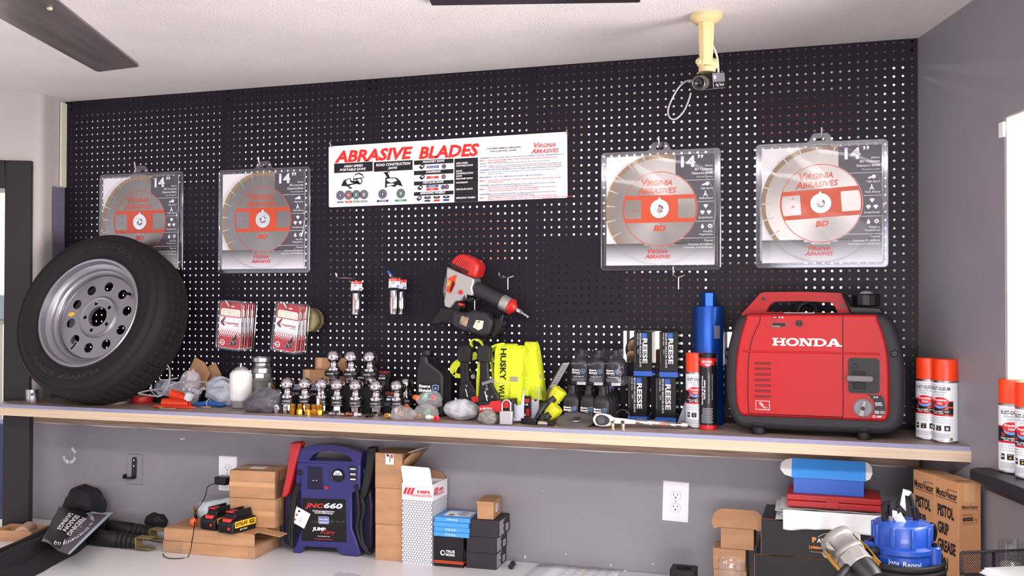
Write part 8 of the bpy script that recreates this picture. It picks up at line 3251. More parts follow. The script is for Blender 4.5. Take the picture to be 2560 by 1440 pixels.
# lighting cartons
LCB = M('lighting_carton_black', (30, 26, 31), .4)
LOR = M('carton_orange', (240, 150, 60), .45)
def light_carton(label, P, z0, W, D, H, tx, lbl2):
 t = thing('lighting_carton', label, 'box', (P.x, P.y, z0), -1, 'black lighting cartons')
 mb = MB()
 mb.bx(0, W, 0, D, 0, H, LCB)
 mb.build('body', t, bevel=.0015)
 mb = MB()
 mb.rect(.002, W - .002, .001, .006, LOR, TP(H + .0006))
 mb.bx(-.0006, .0, .0, .0012, .0, H, LOR)
 for k_ in range(6):
  mb.flat([(W * .10 + .012 * k_, .001), (W * .10 + .012 * k_ + .006, .001), (W * .10 + .012 * k_ + .010, .006), (W * .10 + .012 * k_ + .004, .006)], BLACK, TP(H + .0010))
 T = FR(-.0008)
 h = .0125
 zb = H * .46
 mb.tx('P', tx, zb, h * 1.2, LOR, T, w=.012, bold=.05)
 mb.tx('ARTS', tx + .013, zb, h, WHITE, T, w=.040, bold=.02)
 mb.tx('am', tx + .055, zb, h * .95, LOR, T, w=.026, bold=.05)
 arc_ = [(tx + .016 + .066 * i / 14, zb + h + .003 + .014 * math.sin(PI * i / 14) ** .8) for i in range(15)]
 mb.tube([(p[0], -.001, p[1]) for p in arc_], .0008, WHITE, 4)
 mb.tx(lbl2, tx - .008, zb - .018, .0085, LOR, T, w=.10, bold=.03)
 mb.rect(tx - .006, tx + .09, zb - .0275, zb - .0265, LOR, T)
 mb.build('print', t)
 return t
ZL = 2.80
P1 = deep(1903, 1386, ZL)
zt_ = deep(1903, 1298, ZL).z
WL = .40
H1 = P1.z - ZC
light_carton('black lighting carton with orange lettering, lower of two under the white cloth', P1 + V((-.018, -.004, 0)), ZC + .0003, WL, .22, H1 - .0006, .148, 'Lighting & Accessories')
light_carton('black lighting carton with orange lettering, upper of two, directly under the white cloth', P1, P1.z, WL, .22, zt_ - P1.z, .142, 'Lighting & Accessories')
# white folded cloth
CLO = M('white_vinyl_cloth', (232, 234, 238), .45, bump=(14, .25, .01))
zc0 = zt_ + .0006
a, b = deep(1955, 1300, ZL - .02), deep(2205, 1305, ZL - .02)
t = thing('folded_cloth', 'folded white vinyl cloth between the black cartons and the red case', 'cloth', (a.x, a.y - .012, zc0))
CWd = b.x - a.x
zr = deep(2000, 1262, ZL).z - zc0
mb = MB()
lay = [(-.018, CWd + .004, -.006, .17, 0, zr * .30), (-.004, CWd - .002, .0, .175, zr * .30, zr * .52), (-.020, CWd * .99, .012, .18, zr * .52, zr * .74), (-.006, CWd * .985, .008, .175, zr * .74, zr * .98)]
for i, q in enumerate(lay):
 x0_, x1_, y0_, y1_, z0_, z1_ = q
 def lf(a_, b_, q=q):
  th_ = 2 * PI * b_
  y_ = q[2] + (q[3] - q[2]) * (.5 - .5 * math.cos(th_)) ** .5 if b_ <= .5 else q[2] + (q[3] - q[2]) * (.5 - .5 * math.cos(th_)) ** .5
  return V((q[0] + (q[1] - q[0]) * a_, y_ + .003 * math.sin(a_ * 13 + i), (q[4] + q[5]) / 2 - (q[5] - q[4]) / 2 * math.sin(th_) * .98 + .0012 * math.sin(a_ * 17 + b_ * 6 + i)))
 mb.grid(24, 20, lf, CLO)
mb.build('folded_layers', t)
mb = MB()
drop = zc0 - deep(2000, 1318, ZL - .03).z
mb.grid(30, 8, lambda a_, b_: V((.004 + (CWd - .002) * a_, -.020 - .006 * math.sin(a_ * 23) * b_ - .004 * b_, zr * .95 - (zr * .95 + drop) * b_ * (.93 + .07 * math.sin(a_ * 9 + 1)))), CLO)
mb.build('hanging_edge', t, solid=.0015)
# red case
RC = M('red_case_plastic', (176, 34, 36), .42)
a, b = deep(1967, 1252, ZL - .02), deep(2199, 1262, ZL - .02)
zq = zc0 + zr + .001
t = thing('tool_case', 'flat red plastic tool case on the white cloth, under the blue box', 'case', (a.x, a.y - .004, zq), -1)
W_ = b.x - a.x
hq = deep(1967, 1221, ZL - .02).z - a.z
mb = MB()
mb.bx(0, W_, 0, .15, 0, hq * .50, RC)
mb.build('base', t, bevel=.003, seg=3)
mb = MB()
mb.bx(0, W_, 0, .15, hq * .52, hq, RC)
mb.build('lid', t, bevel=.003, seg=3)
mb = MB()
mb.bx(W_ * .42, W_ * .56, -.0025, .0005, hq * .05, hq * .60, RC)
mb.bx(W_ * .43, W_ * .48, -.004, -.001, hq * .55, hq * .75, RC)
mb.build('latch', t, bevel=.0008)
# blue box with its lid pulled forward
BB = M('bright_blue_card', (48, 96, 196), .42)
BBL = M('bright_blue_card_lid', (72, 158, 246), .42)
zb_ = zq + hq + .0008
a, b = deep(1984, 1221, ZL - .01), deep(2157, 1229, ZL - .01)
t = thing('blue_box', 'bright blue cardboard box with white side flaps on top of the red case', 'box', (a.x, a.y, zb_), -1)
W_ = b.x - a.x
hb_ = deep(1984, 1181, ZL - .01).z - a.z
mb = MB()
mb.bx(0, W_, 0, .0016, 0, hb_, BB)
mb.bx(0, .0016, .0016, .11, 0, hb_, WHITE)
mb.bx(W_ - .0016, W_, .0016, .11, 0, hb_, WHITE)
mb.bx(0, W_, .11, .1116, 0, hb_, BB)
mb.bx(.0016, W_ - .0016, .0016, .11, 0, .0016, BB)
mb.build('body', t)
mb = MB()
Tl = TR(-.006, -.004, hb_ * .96) @ XR(-36)
mb.bx(0, W_ + .012, -.001, .001, 0, .062, BBL, Tl)
mb.build('lid', t)
for s_ in (0, 1):
 mb = MB()
 pts = [(0, .002), (.020, .008), (.032, .025), (.030, .044), (.018, .056), (0, .061)]
 pts = [((W_ + .012 if s_ else 0) + (p[0] if s_ else -p[0]) * (.55 if s_ else 1), p[1]) for p in pts]
 mb.prism(pts, -.001, .001, WHITE, Tl @ FR(0))
 mb.build('ear_flap', t)
# three brown cartons
ZBX = 2.90
P2 = deep(1784, 1422, ZBX)
Wb = deep(1868, 1422, ZBX).x - P2.x
hm = deep(1784, 1369.5, ZBX).z - P2.z
carton('brown_carton', 'small brown carton at the bottom of the stack behind the plastic cup', V((P2.x, P2.y, ZC + .0003)), -1, Wb, .095, P2.z - ZC - .0008, tape=False, group='small brown cartons')
t = carton('brown_carton', 'small brown carton in the middle of the stack behind the plastic cup', V((P2.x - .002, P2.y - .001, P2.z)), -1, Wb, .095, hm - .0005, tape=False, group='small brown cartons')
P3 = deep(1802, 1374, ZBX)
W3 = deep(1886, 1374, ZBX).x - P3.x
h3 = deep(1802, 1320, ZBX).z - P3.z
t = thing('brown_carton', 'small brown carton with open lid, topmost of the stack left of the black cartons', 'box', (P3.x, P3.y, P2.z + hm), -1, 'small brown cartons')
mb = MB()
mb.bx(0, W3, 0, .002, 0, h3, CARD)
mb.bx(0, .002, .002, .09, 0, h3, CARD)
mb.bx(W3 - .002, W3, .002, .09, 0, h3, CARD)
mb.bx(0, W3, .09, .092, 0, h3, CARD)
mb.bx(.002, W3 - .002, .002, .09, 0, .002, CARDIN)
mb.build('body', t)
Tl = TR(-.002, -.006, h3 * .98) @ XR(-40)
mb = MB()
mb.bx(0, W3 + .004, -.001, .001, 0, .062, CARD, Tl)
mb.build('lid', t)
for s_ in (0, 1):
 mb = MB()
 pts = [(0, .0), (.016, -.006), (.026, .012), (.022, .040), (.010, .056), (0, .060)]
 mb.prism([((W3 + .004 if s_ else 0) + (p[0] if s_ else -p[0]), p[1]) for p in pts], -.001, .001, CARD, Tl @ FR(0) @ TR(0, 0, .001 if s_ else 0))
 mb.build('ear_flap', t)
# black holder with a round opening
P4 = deep(1676, 1432, 2.86)
mb = MB()
W_ = deep(1742, 1432, 2.86).x - P4.x
t = thing('cup_holder', 'black plastic block with a round opening at the bottom edge below the large outlet', 'holder', (P4.x, P4.y - .02, ZC))
zz = deep(1676, 1421, 2.86).z - ZC
mb.plate([rrect(W_, .075, .006, W_ / 2, .0375), circ(W_ * .30, 28, W_ / 2, .036)], zz, BMAT, TR(0, 0, zz / 2))
mb.build('block', t, bevel=.003)
mb = MB()
mb.cyl(W_ * .30, .001, .004, BPLAS, TR(W_ / 2, .036, 0), 28)
mb.build('well', t)
# clear cup
ZK = 2.35
pt_, pb_ = deep(1829, 1401, ZK), deep(1829, 1470, ZK)
rc_ = 33.5 / FPX * ZK
CUP = clear('cup_plastic', (.93, .93, .94), .10, .7, .12)
hcup = pt_.z - ZC
mb = MB()
pr = [(rc_ * .66, .002)]
for i in range(12):
 f_ = i / 11
 pr.append((rc_ * (.70 + .22 * f_) + (.0006 if i % 2 else 0), .004 + f_ * hcup * .80))
pr += [(rc_ * .95, hcup * .88), (rc_ * .97, hcup * .95), (rc_ * 1.0, hcup * .955), (rc_ * 1.02, hcup * .98), (rc_ * 1.0, hcup), (rc_ * .97, hcup * .995)]
mb.lathe([(0, .002)] + pr, CUP, None, 44)
o = mb.build('plastic_cup')
o.location = (pt_.x, pt_.y, ZC)
tag(o, 'clear plastic cup standing before the small brown cartons', 'cup')
# ---- grease gun cartons
GCD = M('grease_carton_card', (190, 136, 94), .75, grain=(5, .06, (1, 1, .4)))
INK = M('stencil_ink', (44, 34, 34), .6)
crn = deep(2407.8, 1209, 2.45)
lft = V((-(-.117) * 0, 0, 0))
fwd = V((-math.sin(R(17.72)), math.cos(R(17.72)), 0))
rgt = V((math.cos(R(17.72)), math.sin(R(17.72)), 0))
dirL = (rgt * -.117 + fwd).normalized()
dirR = V((-dirL.y * -1, dirL.x * -1, 0))
if dirR.dot(rgt) < 0:
 dirR = -dirR
angG = math.degrees(math.atan2(dirR.y, dirR.x))
HG_ = crn.z - ZC
WG, DG_ = .061, .108
def grease_carton(label, O, full):
 t = thing('grease_gun_carton', label, 'box', (O.x, O.y, ZC), angG, 'tall brown grease gun cartons')
 mb = MB()
 mb.bx(0, WG, 0, DG_, 0, HG_, GCD)
 mb.build('body', t, bevel=.0012)
 mb = MB()
 T = LF(-.0006, DG_, 0)
 D = DG_
 mb.tx('MotoVecor', D * .06, HG_ - .047, .020, INK, T, w=D * .88, bold=.03)
 mb.rect(D * .04, D * .95, HG_ - .0515, HG_ - .0500, INK, T)
 mb.rect(D * .52, D * .93, HG_ - .0245, HG_ - .0230, INK, T)
 for i, (s_, w_) in enumerate((('PISTOL', .70), ('GRIP', .48), ('GREASE', .76), ('GUN', .44))):
  mb.tx(s_, D * .12, HG_ - .100 - .0450 * i, .031, INK, T, w=D * w_, bold=.045)
 if full:
  T = FR(-.0006)
  mb.tx('MotoVecor', WG * .14, HG_ - .064, .0075, INK, T, w=WG * .74, shear=.2, bold=.03)
  mb.rect(WG * .12, WG * .88, HG_ - .0668, HG_ - .0660, INK, T)
  mb.tx('Heavy Duty', WG * .17, HG_ - .082, .0045, INK, T, w=WG * .46)
  mb.tx('6000', WG * .17, HG_ - .097, .0112, INK, T, w=WG * .48, bold=.05)
  mb.tx('PSI', WG * .70, HG_ - .096, .005, INK, T, w=WG * .14)
  mb.rect(WG * .17, WG * .90, HG_ - .1010, HG_ - .1003, INK, T)
  mb.rect(WG * .17, WG * .70, HG_ - .1050, HG_ - .1044, INK, T)
  mb.tx('MotoVecor', .012, D * .30, .008, INK, TP(HG_ + .0006), w=WG * .7, rot=0, bold=.03)
  mb.rect(.012, WG * .85, D * .22, D * .235, INK, TP(HG_ + .0006))
 mb.build('print', t)
 mb = MB()
 mb.bx(WG * .25, WG * .75, -.0008, 0, HG_ - .05, HG_, TAPE)
 mb.bx(WG * .25, WG * .75, 0, DG_, HG_, HG_ + .0004, TAPE)
 mb.build('tape', t)
O1 = crn - rgt * .012
grease_carton('tall brown grease gun carton with black stencilled lettering, front one at the right wall', O1, True)
grease_carton('tall brown grease gun carton with black stencilled lettering, rear one behind the blue pump', O1 + dirL * (DG_ + .001), False)
# ---- blue pump
PB = M('pump_blue', (20, 66, 156), .38, coat=.3, bump=(60, .08))
ZP = 2.22
pc = deep(2255, 1290, ZP)
sc = ZP / FPX
pm = thing('submersible_pump', 'bright blue submersible pump with hand lettering and a coiled black cable', 'pump', (pc.x, pc.y, ZC), 17.7)
def pz(py):
 return deep(2255, py, ZP).z - ZC
r1, r2 = 69 * sc, 77 * sc
mb = MB()
zt1, zm1, zm0, zb0 = pz(1304), pz(1359), pz(1372), pz(1412)
mb.lathe([(0, zb0 - .004), (r2 * .93, zb0 - .004), (r2 * .93, zm0 - .006), (r2 * 1.0, zm0), (r2 * 1.0, zm1 - .002), (r1 * .98, zm1 + .004), (r1 * .98, zt1 - .006), (r1 * .93, zt1), (r1 * .5, zt1 + .004), (0, zt1 + .004)], PB, None, 56)
mb.build('motor_housing', pm)
mb = MB()
for i in range(9):
 a_ = R(-170 + i * 40)
 mb = MB()
 mb.bx(-.006, .006, -.006, .006, zm1, zt1 - .003, PB, TR(r1 * .97 * math.cos(a_), r1 * .97 * math.sin(a_), 0) @ MX.Rotation(a_, 4, 'Z'))
 mb.build('cooling_rib', pm, bevel=.003, seg=3)
for a_ in (-35, 60, 170):
 mb = MB()
 mb.cyl(.016, zb0, zm1 + .004, PB, TR(r2 * .96 * math.cos(R(a_)), r2 * .96 * math.sin(R(a_)), 0), 18, bev=.003)
 lug = mb.build('bolt_lug', pm)
 mb = MB()
 mb.cyl(.008, zm1 + .003, zm1 + .011, DKSTEEL, TR(r2 * .96 * math.cos(R(a_)), r2 * .96 * math.sin(R(a_)), 0), 6)
 mb.build('bolt', lug)
mb = MB()
mb.lathe([(0, .0), (r2 * .9, .0), (r2 * .95, .01), (r2 * .9, zb0 - .004), (0, zb0 - .003)], BPLAS, None, 40)
mb.build('strainer_base', pm)
mb = MB()
def wp(v):
 a_ = v.x / (r2 * .93) - .18
 return V((r2 * .94 * math.sin(a_), -r2 * .94 * math.cos(a_), v.y))
zz = pz(1407)
mb.tx('Jons', -.044, zz + .012, .0095, WHITE, None, w=.024, fn=wp, rot=-3)
mb.tx('Rental', -.012, zz + .009, .0105, WHITE, None, w=.040, fn=wp, rot=-3)
mb.build('lettering', pm)
mb = MB()
pv = lambda px, py, dz=0.0: (MX.Translation(pm.location) @ ZR(17.7)).inverted() @ deep(px, py, ZP + dz)
q = [pv(2208, 1300), pv(2210, 1262), pv(2222, 1258), pv(2268, 1266), pv(2290, 1270), pv(2292, 1305)]
mb.tube(smooth_path(q, 5), .008, DKSTEEL, 4, flat=(.007, .0028))
mb.build('carry_handle', pm, bevel=.001)
mb = MB()
c_ = pv(2229, 1300)
mb.cyl(.013, 0, .012, ZINC, TR(c_.x, c_.y, zt1 + .003), 6)
mb.cyl(.010, .012, .045, BPLAS, TR(c_.x, c_.y, zt1 + .003), 14)
mb.build('cable_gland', pm)
mb = MB()
q = [V((c_.x, c_.y, zt1 + .04)), pv(2244, 1262), pv(2256, 1236), pv(2268, 1229), pv(2277, 1240), pv(2284, 1270), pv(2292, 1305), pv(2303, 1320), pv(2318, 1318), pv(2332, 1312), pv(2337, 1330, .02), pv(2333, 1350, .03)]
mb.tube(smooth_path(q, 6), .0058, RUBBER, 10)
ctr = V((0, 0, pz(1425)))
cp_ = []
for i in range(4 * 36):
 a_ = 2 * PI * i / 36
 rr = r2 * 1.14 + .004 * math.sin(i * .37)
 cp_.append((rr * math.cos(a_) * 1.06, rr * math.sin(a_), pz(1386) - .0145 * (i / 36) + .004 * math.sin(a_)))
mb.tube(cp_, .0072, RUBBER, 9)
mb.tube(smooth_path([V(cp_[0]), pv(2352, 1412), pv(2352, 1404), pv(2340, 1408)], 5), .0072, RUBBER, 9)
mb.tube(smooth_path([pv(2196, 1376, -.02), pv(2165, 1384, -.06), pv(2130, 1408, -.10), pv(2100, 1440, -.14), pv(2070, 1470, -.15)], 6), .0095, RUBBER, 10)
mb.build('cable', pm)
mb = MB()
mb.add([pv(2258, 1222, -.01), pv(2278, 1230, -.01), pv(2272, 1240, -.012), pv(2262, 1238, -.012), pv(2265, 1278, -.012), pv(2250, 1262, -.012)], [(0, 1, 2, 3, 5), (3, 4, 5)], PAPER)
mb.add([pv(2232, 1292, -.02), pv(2252, 1281, -.02), pv(2265, 1304, -.02), pv(2249, 1317, -.02)], [(0, 1, 2, 3)], PAPER)
mb.add([pv(2231, 1275, -.02), pv(2243, 1279, -.02), pv(2242, 1296, -.02), pv(2231, 1294, -.02)], [(0, 1, 2, 3)], PAPER)
tg = mb.build('paper_tag', pm, solid=.0008)
mb = MB()
A3, B3, C3, D3 = pv(2233, 1293, -.0206), pv(2251, 1283, -.0206), pv(2263, 1304, -.0206), pv(2249, 1315, -.0206)
for k_ in range(7):
 f_ = .08 + .12 * k_
 p_, q_ = A3 + (D3 - A3) * f_, B3 + (C3 - B3) * f_
 mb.tube([p_ + (q_ - p_) * .08, p_ + (q_ - p_) * .92], .0005, GREY, 4)
mb.build('tag_print', tg)
# discharge coupling leaning on the left of the pump
d0, d1 = deep(2088, 1338, 2.16), deep(2150, 1404, 2.14)
ax = (deep(2148, 1398, 2.14) - deep(2092, 1352, 2.16)).normalized()
t = thing('hose_coupling', 'cast aluminium cam lock coupling tilted beside the blue pump', 'coupling', mat=aim(deep(2094, 1352, 2.17), deep(2142, 1408, 2.12) - deep(2094, 1352, 2.17)))
mb = MB()
k_ = 43 * 2.16 / FPX
mb.lathe([(k_ * .80, -.010), (k_ * .96, -.010), (k_ * 1.0, -.006), (k_ * 1.0, .004), (k_ * .90, .008), (k_ * .90, .030), (k_ * .98, .034), (k_ * .98, .042), (k_ * .90, .045), (k_ * .7, .045), (k_ * .7, -.004), (k_ * .8, -.010)], CASTAL, None, 40)
mb.build('body', t)
mb = MB()
mb.lathe([(k_ * .6, .044), (k_ * .88, .044), (k_ * .88, .074), (k_ * .84, .077), (k_ * .6, .077)], CASTAL, None, 8)
mb.build('hex_socket', t, smooth=20, bevel=.0015)
mb = MB()
mb.lathe([(k_ * .7, .076), (k_ * .80, .077), (k_ * .78, .11), (k_ * .70, .12), (0, .12)], BPLAS, None, 24)
mb.build('hose_tail', t)
for a_ in (195, 15):
 mb = MB()
 Tm = MX.Rotation(R(a_), 4, 'Z')
 for y in (-.015, .015):
  mb.prism([(k_ * .85, .0), (k_ * 1.14, .006), (k_ * 1.18, .016), (k_ * .9, .030)], -.003, .003, CASTAL, Tm @ TR(0, y, 0) @ FR(0))
 mb.build('lug', t, bevel=.001)
 mb = MB()
 mb.tube([V((k_ * 1.1, 0, .012)), V((k_ * 1.22, 0, .035)), V((k_ * 1.18, 0, .075)), V((k_ * 1.2, 0, .088))], .004, BRASS, 4, False, T=Tm, flat=(.006, .0015))
 mb.build('lever', t)
# dark hose body below
mb = MB()
q = [deep(2150, 1470, 2.12), deep(2180, 1420, 2.13), deep(2190, 1402, 2.16)]
pmi = pm.matrix_world.inverted() if False else None
# ---- mesh tray with papers
ZT_ = 2.02
c0 = deep(2402, 1470, 2.00)
MW = M('black_wire_mesh', (28, 26, 34), .45, .3)
tl, tr = deep(2402, 1381, 2.06), deep(2700, 1370, 2.10)
back = deep(2402, 1425, 2.06)
dT = (tr - tl)
dT.z = 0
LT = dT.length
aT = math.degrees(math.atan2(dT.y, dT.x))
t = thing('mesh_tray', 'black wire mesh letter tray at the lower right corner', 'tray', (tl.x, tl.y, ZC), aT)
zt_r = tl.z - ZC
mb = MB()
zl = zt_r - .045
def mesh_panel(mb, L, H, T, pit=.0056):
 nx, nz = int(L / pit), max(1, int(H / pit))
 r_ = .00075
 for i in range(-nz, nx + 1):
  for s_ in (1, -1):
   x0_ = i * pit
   p, q = (x0_, 0), (x0_ + nz * pit, nz * pit)
   if s_ < 0:
    p, q = (x0_, nz * pit), (x0_ + nz * pit, 0)
   # clip
   x1_, z1_, x2_, z2_ = p[0], p[1], q[0], q[1]
   if x2_ <= 0 or x1_ >= L:
    continue
   if x1_ < 0:
    z1_ += (z2_ - z1_) * (-x1_) / (x2_ - x1_)
    x1_ = 0
   if x2_ > L:
    z2_ = z1_ + (z2_ - z1_) * (L - x1_) / (x2_ - x1_)
    x2_ = L
   mb.tube([(x1_, 0, z1_), (x2_, 0, z2_)], r_, MW, 3, T=T)
mesh_panel(mb, LT, .045, TR(0, 0, zl))
mesh_panel(mb, .20, .05, TR(0, 0, zl - .05) @ ZR(-80))
mb.bx(0, LT, -.20, 0, zl - .001, zl, MW)
mb.build('mesh', t, smooth=0)
mb = MB()
mb.tube([(.036, -.20, zl), (0, -.002, zl + .001), (0, 0, zl + .004), (0, 0, zt_r - .003), (.004, 0, zt_r), (LT, 0, zt_r)], .0030, MW, 8)
mb.tube([(0, 0, 0), (0, 0, zt_r)], .0025, MW, 8)
mb.tube([(LT, 0, 0), (LT, 0, zt_r)], .0025, MW, 8)
mb.tube([(.036, -.20, 0), (.036, -.20, zl)], .0025, MW, 8)
xp = deep(2490, 1400, 2.07)
mb.tube([(.078, .001, zl), (.078, .001, zt_r)], .0042, MW, 8, flat=(.0042, .002))
mb.build('frame', t)
pz_ = deep(2410, 1418, 2.05)
mb = MB()
for i in range(5):
 mb.bx(.040 + .003 * i, LT, -.195 + .004 * (i % 3), -.004 - .003 * (i % 2), zl + .001 + .0022 * i, zl + .0029 + .0022 * i, PAPER)
o = mb.build('paper_stack')
o.location = t.location
o.rotation_euler = t.rotation_euler
tag(o, 'stack of white papers in the black mesh tray', 'paper')
# glass with a candle
gc = deep(2527, 1388, 2.16)
zg = deep(2527, 1353, 2.16).z - ZC
rg_ = 31 / FPX * 2.16
t = thing('glass_cup', 'small clear glass with pale contents behind the mesh tray', 'glass', (gc.x, gc.y, ZC))
mb = MB()
mb.lathe([(0, .0), (rg_ * .9, .0), (rg_ * .95, .004), (rg_, zg * .8), (rg_ * .94, zg * .82), (rg_ * .92, zg), (rg_ * .88, zg), (rg_ * .90, zg * .8)], clear('drinking_glass', (.95, .95, .95), .08, .7, .05), None, 36)
mb.build('vessel', t)
mb = MB()
mb.lathe([(0, .005), (rg_ * .8, .005), (rg_ * .8, zg * .84), (rg_ * .74, zg * .86), (0, zg * .86)], M('candle_wax', (226, 220, 206), .5), None, 28)
mb.build('wax', t)
# ------------------------------------------------------------------ window bracket, ceiling things
p = V((wallx(W0 + .02), -(W0 + .02), 0)) - wn * .03
pw = at(2540, 308, -.50)
t = thing('blind_bracket', 'white blind bracket at the top corner of the window', 'bracket', (pw.x, pw.y, pw.z - .012), math.degrees(math.atan2(-wn.y, -wn.x)))
mb = MB()
mb.bx(-.03, .03, -.002, .018, -.010, .016, WHITE)
mb.bx(-.034, -.026, -.004, .02, -.022, .016, WHITE)
mb.build('plate', t, bevel=.002)
mb = MB()
mb.cyl(.006, -.012, .0, WHITE, TR(.016, .008, -.010), 14)
mb.build('clip', t)
# security camera on a cream mount
CRM = M('cream_plastic', (222, 200, 148), .45)
mc = on(1765, 38, ZT)
t = thing('security_camera', 'cream ceiling mount carrying a small grey and black security camera', 'camera', (mc.x, mc.y, ZT), 17.7)
Zm = zdep(mc)
s_ = Zm / FPX
mb = MB()
mb.lathe([(0, -.0), (40 * s_, 0), (41 * s_, -.003), (40 * s_, -.012), (34 * s_, -.016), (30 * s_, -.021), (20 * s_, -.024), (0, -.024)], CRM, None, 40)
mb.build('ceiling_plate', t)
lm = t.matrix_world if False else (TR(mc.x, mc.y, ZT) @ ZR(17.7))
ci = lm.inverted()
zj = (ci @ deep(1763, 160, Zm)).z
mb = MB()
mb.lathe([(0, -.022), (16.5 * s_ * 1.3, -.022), (13 * s_ * 1.3, zj), (0, zj)], CRM, ZR(60), 8)
mb.build('drop_arm', t, smooth=20)
mb = MB()
Tj = TR(0, 0, zj + .002) @ ZR(35)
mb.cyl(13 * s_, -.024, .026, CRM, Tj @ YR(90), 24, bev=.002)
mb.cyl(16 * s_, .024, .034, CRM, Tj @ YR(90), 24, bev=.003)
mb.cyl(7 * s_, -.034, -.024, CRM, Tj @ YR(90), 8)
mb.build('swivel_joint', t)
mb = MB()
zc_ = (ci @ deep(1763, 178, Zm)).z
mb.cyl(21 * s_, zc_ - .005, zc_ + .010, CRM, TR(.002, -.004, 0), 24, bev=.002)
mb.build('shoe', t)
# camera body, lens looking left and down to the room
cpos = ci @ deep(1772, 204, Zm - .01)
hd_ = TR(*cpos) @ ZR(236) @ YR(12)
CGR = M('camera_grey', (150, 146, 152), .4, .4)
mb = MB()
mb.bx(-.062, .030, -.024, .024, -.021, .021, CGR, hd_)
cb = mb.build('body', t, bevel=.002)
mb = MB()
mb.bx(-.058, .026, .0242, .0250, -.020, -.004, BLACK, hd_)
mb.bx(.030, .034, -.024, .024, -.021, .021, BPLAS, hd_)
mb.tx('Ag Tech', 0, 0, .008, WHITE, hd_ @ MX(((-1, 0, 0, .015), (0, 0, 1, .0254), (0, 1, 0, -.015), (0, 0, 0, 1))), w=.06)
mb.bx(.008, .022, .0242, .0250, .005, .014, WHITE, hd_)
mb.build('label', cb)
mb = MB()
Tn = hd_ @ TR(.034, 0, -.002) @ YR(90)
mb.lathe([(0, 0), (.017, 0), (.017, .010), (.019, .011), (.019, .018), (.0175, .019), (.0175, .024), (.0195, .026), (.0195, .040), (.018, .042), (.016, .041), (.012, .034), (0, .032)], M('lens_barrel', (110, 104, 100), .35, .7), Tn, 32)
mb.build('lens', t)
mb = MB()
mb.lathe([(0, .0335), (.008, .034), (.0155, .0405)], M('lens_glass', (14, 14, 24), .08, coat=.6), Tn, 28)
mb.build('lens_glass', t)
mb = MB()
L_ = lambda px, py, dz=0.0: ci @ deep(px, py, Zm + dz)
mb.tube(smooth_path([L_(1745, 204, -.02), L_(1720, 202, -.03), L_(1700, 215, -.03), L_(1682, 243, -.03), L_(1670, 275, -.02), L_(1675, 295, -.02), L_(1690, 297, -.02), L_(1708, 280, -.02), L_(1720, 255, -.03), L_(1727, 232, -.04)], 7), .0024, M('grey_lead', (150, 144, 150), .4), 8)
mb.build('lens_cable', t)
mb = MB()
mb.tube(smooth_path([L_(1781, 50, .01), L_(1782, 90, .012), L_(1780, 108, .014), L_(1789, 130, .014), L_(1794, 150, .012), L_(1796, 182, .0)], 6), .0030, M('white_lead', (216, 212, 212), .4), 8)
mb.build('supply_cable', t)
# ceiling fan: one blade reaches into the picture
FB = M('fan_blade_brown', (72, 62, 66), .38, grain=(9, .3, (.4, 4, 1)), coat=.25)
zf = ZT - .24
tip0, tip1 = on(347, 164, zf), on(243, 181, zf)
rt0, rt1 = on(140, 0, zf), on(-20, 40, zf)
mid_t, mid_r = (tip0 + tip1) / 2, (rt0 + rt1) / 2
ax = (mid_t - mid_r).normalized()
hub = mid_r - ax * .24
ang = math.degrees(math.atan2(ax.y, ax.x))
LB_ = (mid_t - hub).length
sd = V((-ax.y, ax.x, 0))
wt = abs((tip1 - tip0).dot(sd))
wr_ = abs((rt1 - rt0).dot(sd))
fan = thing('ceiling_fan', 'ceiling fan of which one dark brown blade reaches into the upper left corner', 'fan', (hub.x, hub.y, zf), ang)
for i in range(4):
 mb = MB()
 Tb = ZR(90 * i) @ XR(0)
 sk = (tip0 - tip1).dot(ax) if (tip0 - tip1).dot(sd) > 0 else (tip1 - tip0).dot(ax)
 P_ = [(.15, -wr_ * .5), (LB_ - sk * .5 - .004, -wt * .5), (LB_ - sk * .3, -wt * .46), (LB_ + sk * .45, wt * .44), (LB_ + sk * .5 - .01, wt * .5), (.15, wr_ * .5)]
 mb.prism(P_, 0, .006, FB, Tb)
 b_ = mb.build('blade', fan, bevel=.0015)
 mb = MB()
 mb.prism([(.06, -.018), (.18, -.045), (.215, -.045), (.215, .045), (.18, .045), (.06, .018)], .006, .012, DKSTEEL, Tb)
 for y in (-.052, .052):
  mb.sph(.006, M('screw_cap', (190, 180, 150), .3, .6), Tb @ TR(.235, y, -.001), 12, 8, .7)
 mb.build('blade_iron', b_)
mb = MB()
mb.lathe([(0, -.03), (.06, -.025), (.09, 0), (.09, .05), (.05, .08), (.018, .09), (.018, ZT - zf - .03), (.06, ZT - zf - .02), (.065, ZT - zf), (0, ZT - zf)], DKSTEEL, None, 32)
mb.build('motor_housing', fan)
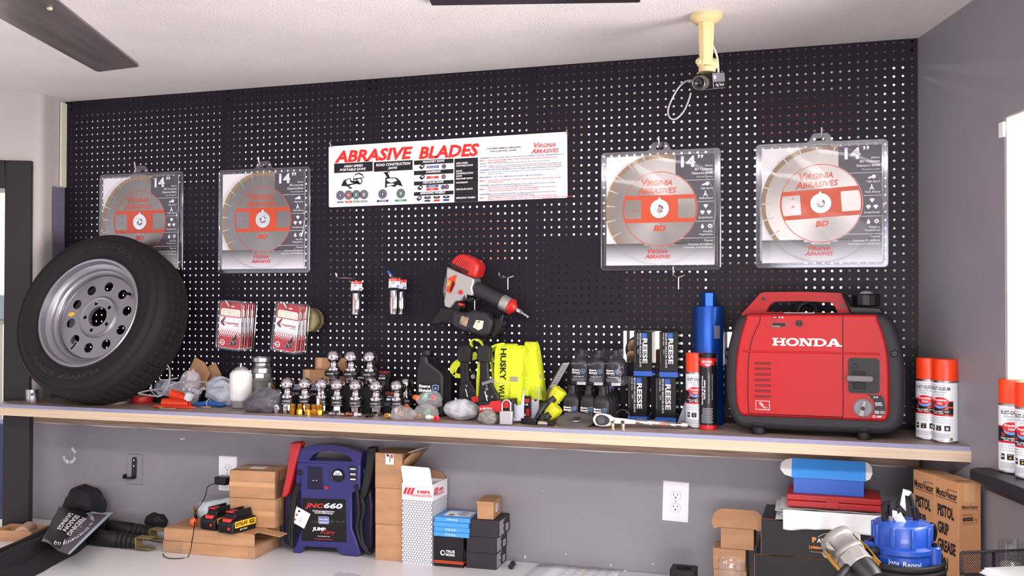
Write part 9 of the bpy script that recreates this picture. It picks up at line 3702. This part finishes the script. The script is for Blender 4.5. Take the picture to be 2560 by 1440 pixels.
# plush toy behind the left opening, things beyond the doorway
pp_ = at(1578, 880, .14)
t = thing('plush_toy', 'black and tan plush toy seen through the opening behind the upper left black carton', 'toy', (pp_.x, .16, pp_.z))
PLB = M('plush_black', (26, 22, 25), .9, bump=(400, .6))
mb = MB()
mb.sph(.050, PLB, TR(.020, .03, .006), 24, 16)
mb.sph(.055, PLB, TR(.02, .04, -.08), 24, 16)
mb.build('body', t)
mb = MB()
mb.sph(.036, M('plush_tan', (150, 118, 92), .9), TR(.006, -.012, .016) @ MX.Diagonal((.55, .4, .72, 1)), 20, 14)
mb.sph(.034, M('plush_tan', (150, 118, 92)), TR(.004, -.018, -.014) @ MX.Diagonal((.62, .5, .6, 1)), 20, 14)
mb.build('face', t)
mb = MB()
mb.bx(pp_.x - .12, pp_.x + .45, .10, .30, pp_.z - .155, pp_.z - .135, PINE)
mb.bx(pp_.x - .12, pp_.x - .08, .12, .28, 0, pp_.z - .155, PINE)
mb.bx(pp_.x + .41, pp_.x + .45, .12, .28, 0, pp_.z - .155, PINE)
o = mb.build('back_shelf')
tag(o, 'plain wooden stand behind the pegboard carrying the plush toy', 'stand')
mb = MB()
q0 = at(1650, 895, .2)
mb.bx(q0.x - .012, q0.x + .02, .18, .26, pp_.z - .1345, q0.z + .03, BRN)
o = mb.build('brown_block')
tag(o, 'brown carton on the stand behind the pegboard, between the upper black cartons', 'box')
for nm, lb, ct_, px, py0, py1, y, m in (('storage_bin', 'dark blue bin seen through the doorway at the left border, lower', 'bin', 4, 1400, 1060, .5, M('bin_blue', (44, 60, 110), .5)), ('folded_clothing', 'folded tan clothing seen through the doorway at the left border', 'clothing', 4, 960, 860, .85, M('tan_cloth', (170, 128, 110), .8)),
          ('storage_box', 'pale blue box seen through the doorway at the left border, upper', 'box', 4, 800, 735, .5, M('pale_blue_card', (160, 180, 200), .5))):
 a, b = at(px - 60, py0, y), at(px + 14, py1, y)
 mb = MB()
 mb.bx(a.x, b.x, y, y + .25, max(a.z, .02) if nm != 'storage_bin' else 0, b.z, m)
 tag(mb.build(nm, bevel=.008), lb, ct_)
 if nm != 'storage_bin':
  mb = MB()
  mb.bx(a.x - .1, b.x, y, y + .25, a.z - .02, a.z, ZINC)
  mb.bx(a.x - .1, a.x - .08, y, y + .02, 0, a.z - .02, ZINC)
  mb.bx(a.x - .1, a.x - .08, y + .23, y + .25, 0, a.z - .02, ZINC)
  tag(mb.build('storage_rack'), 'thin steel rack beyond the doorway under the ' + ct_, 'rack')
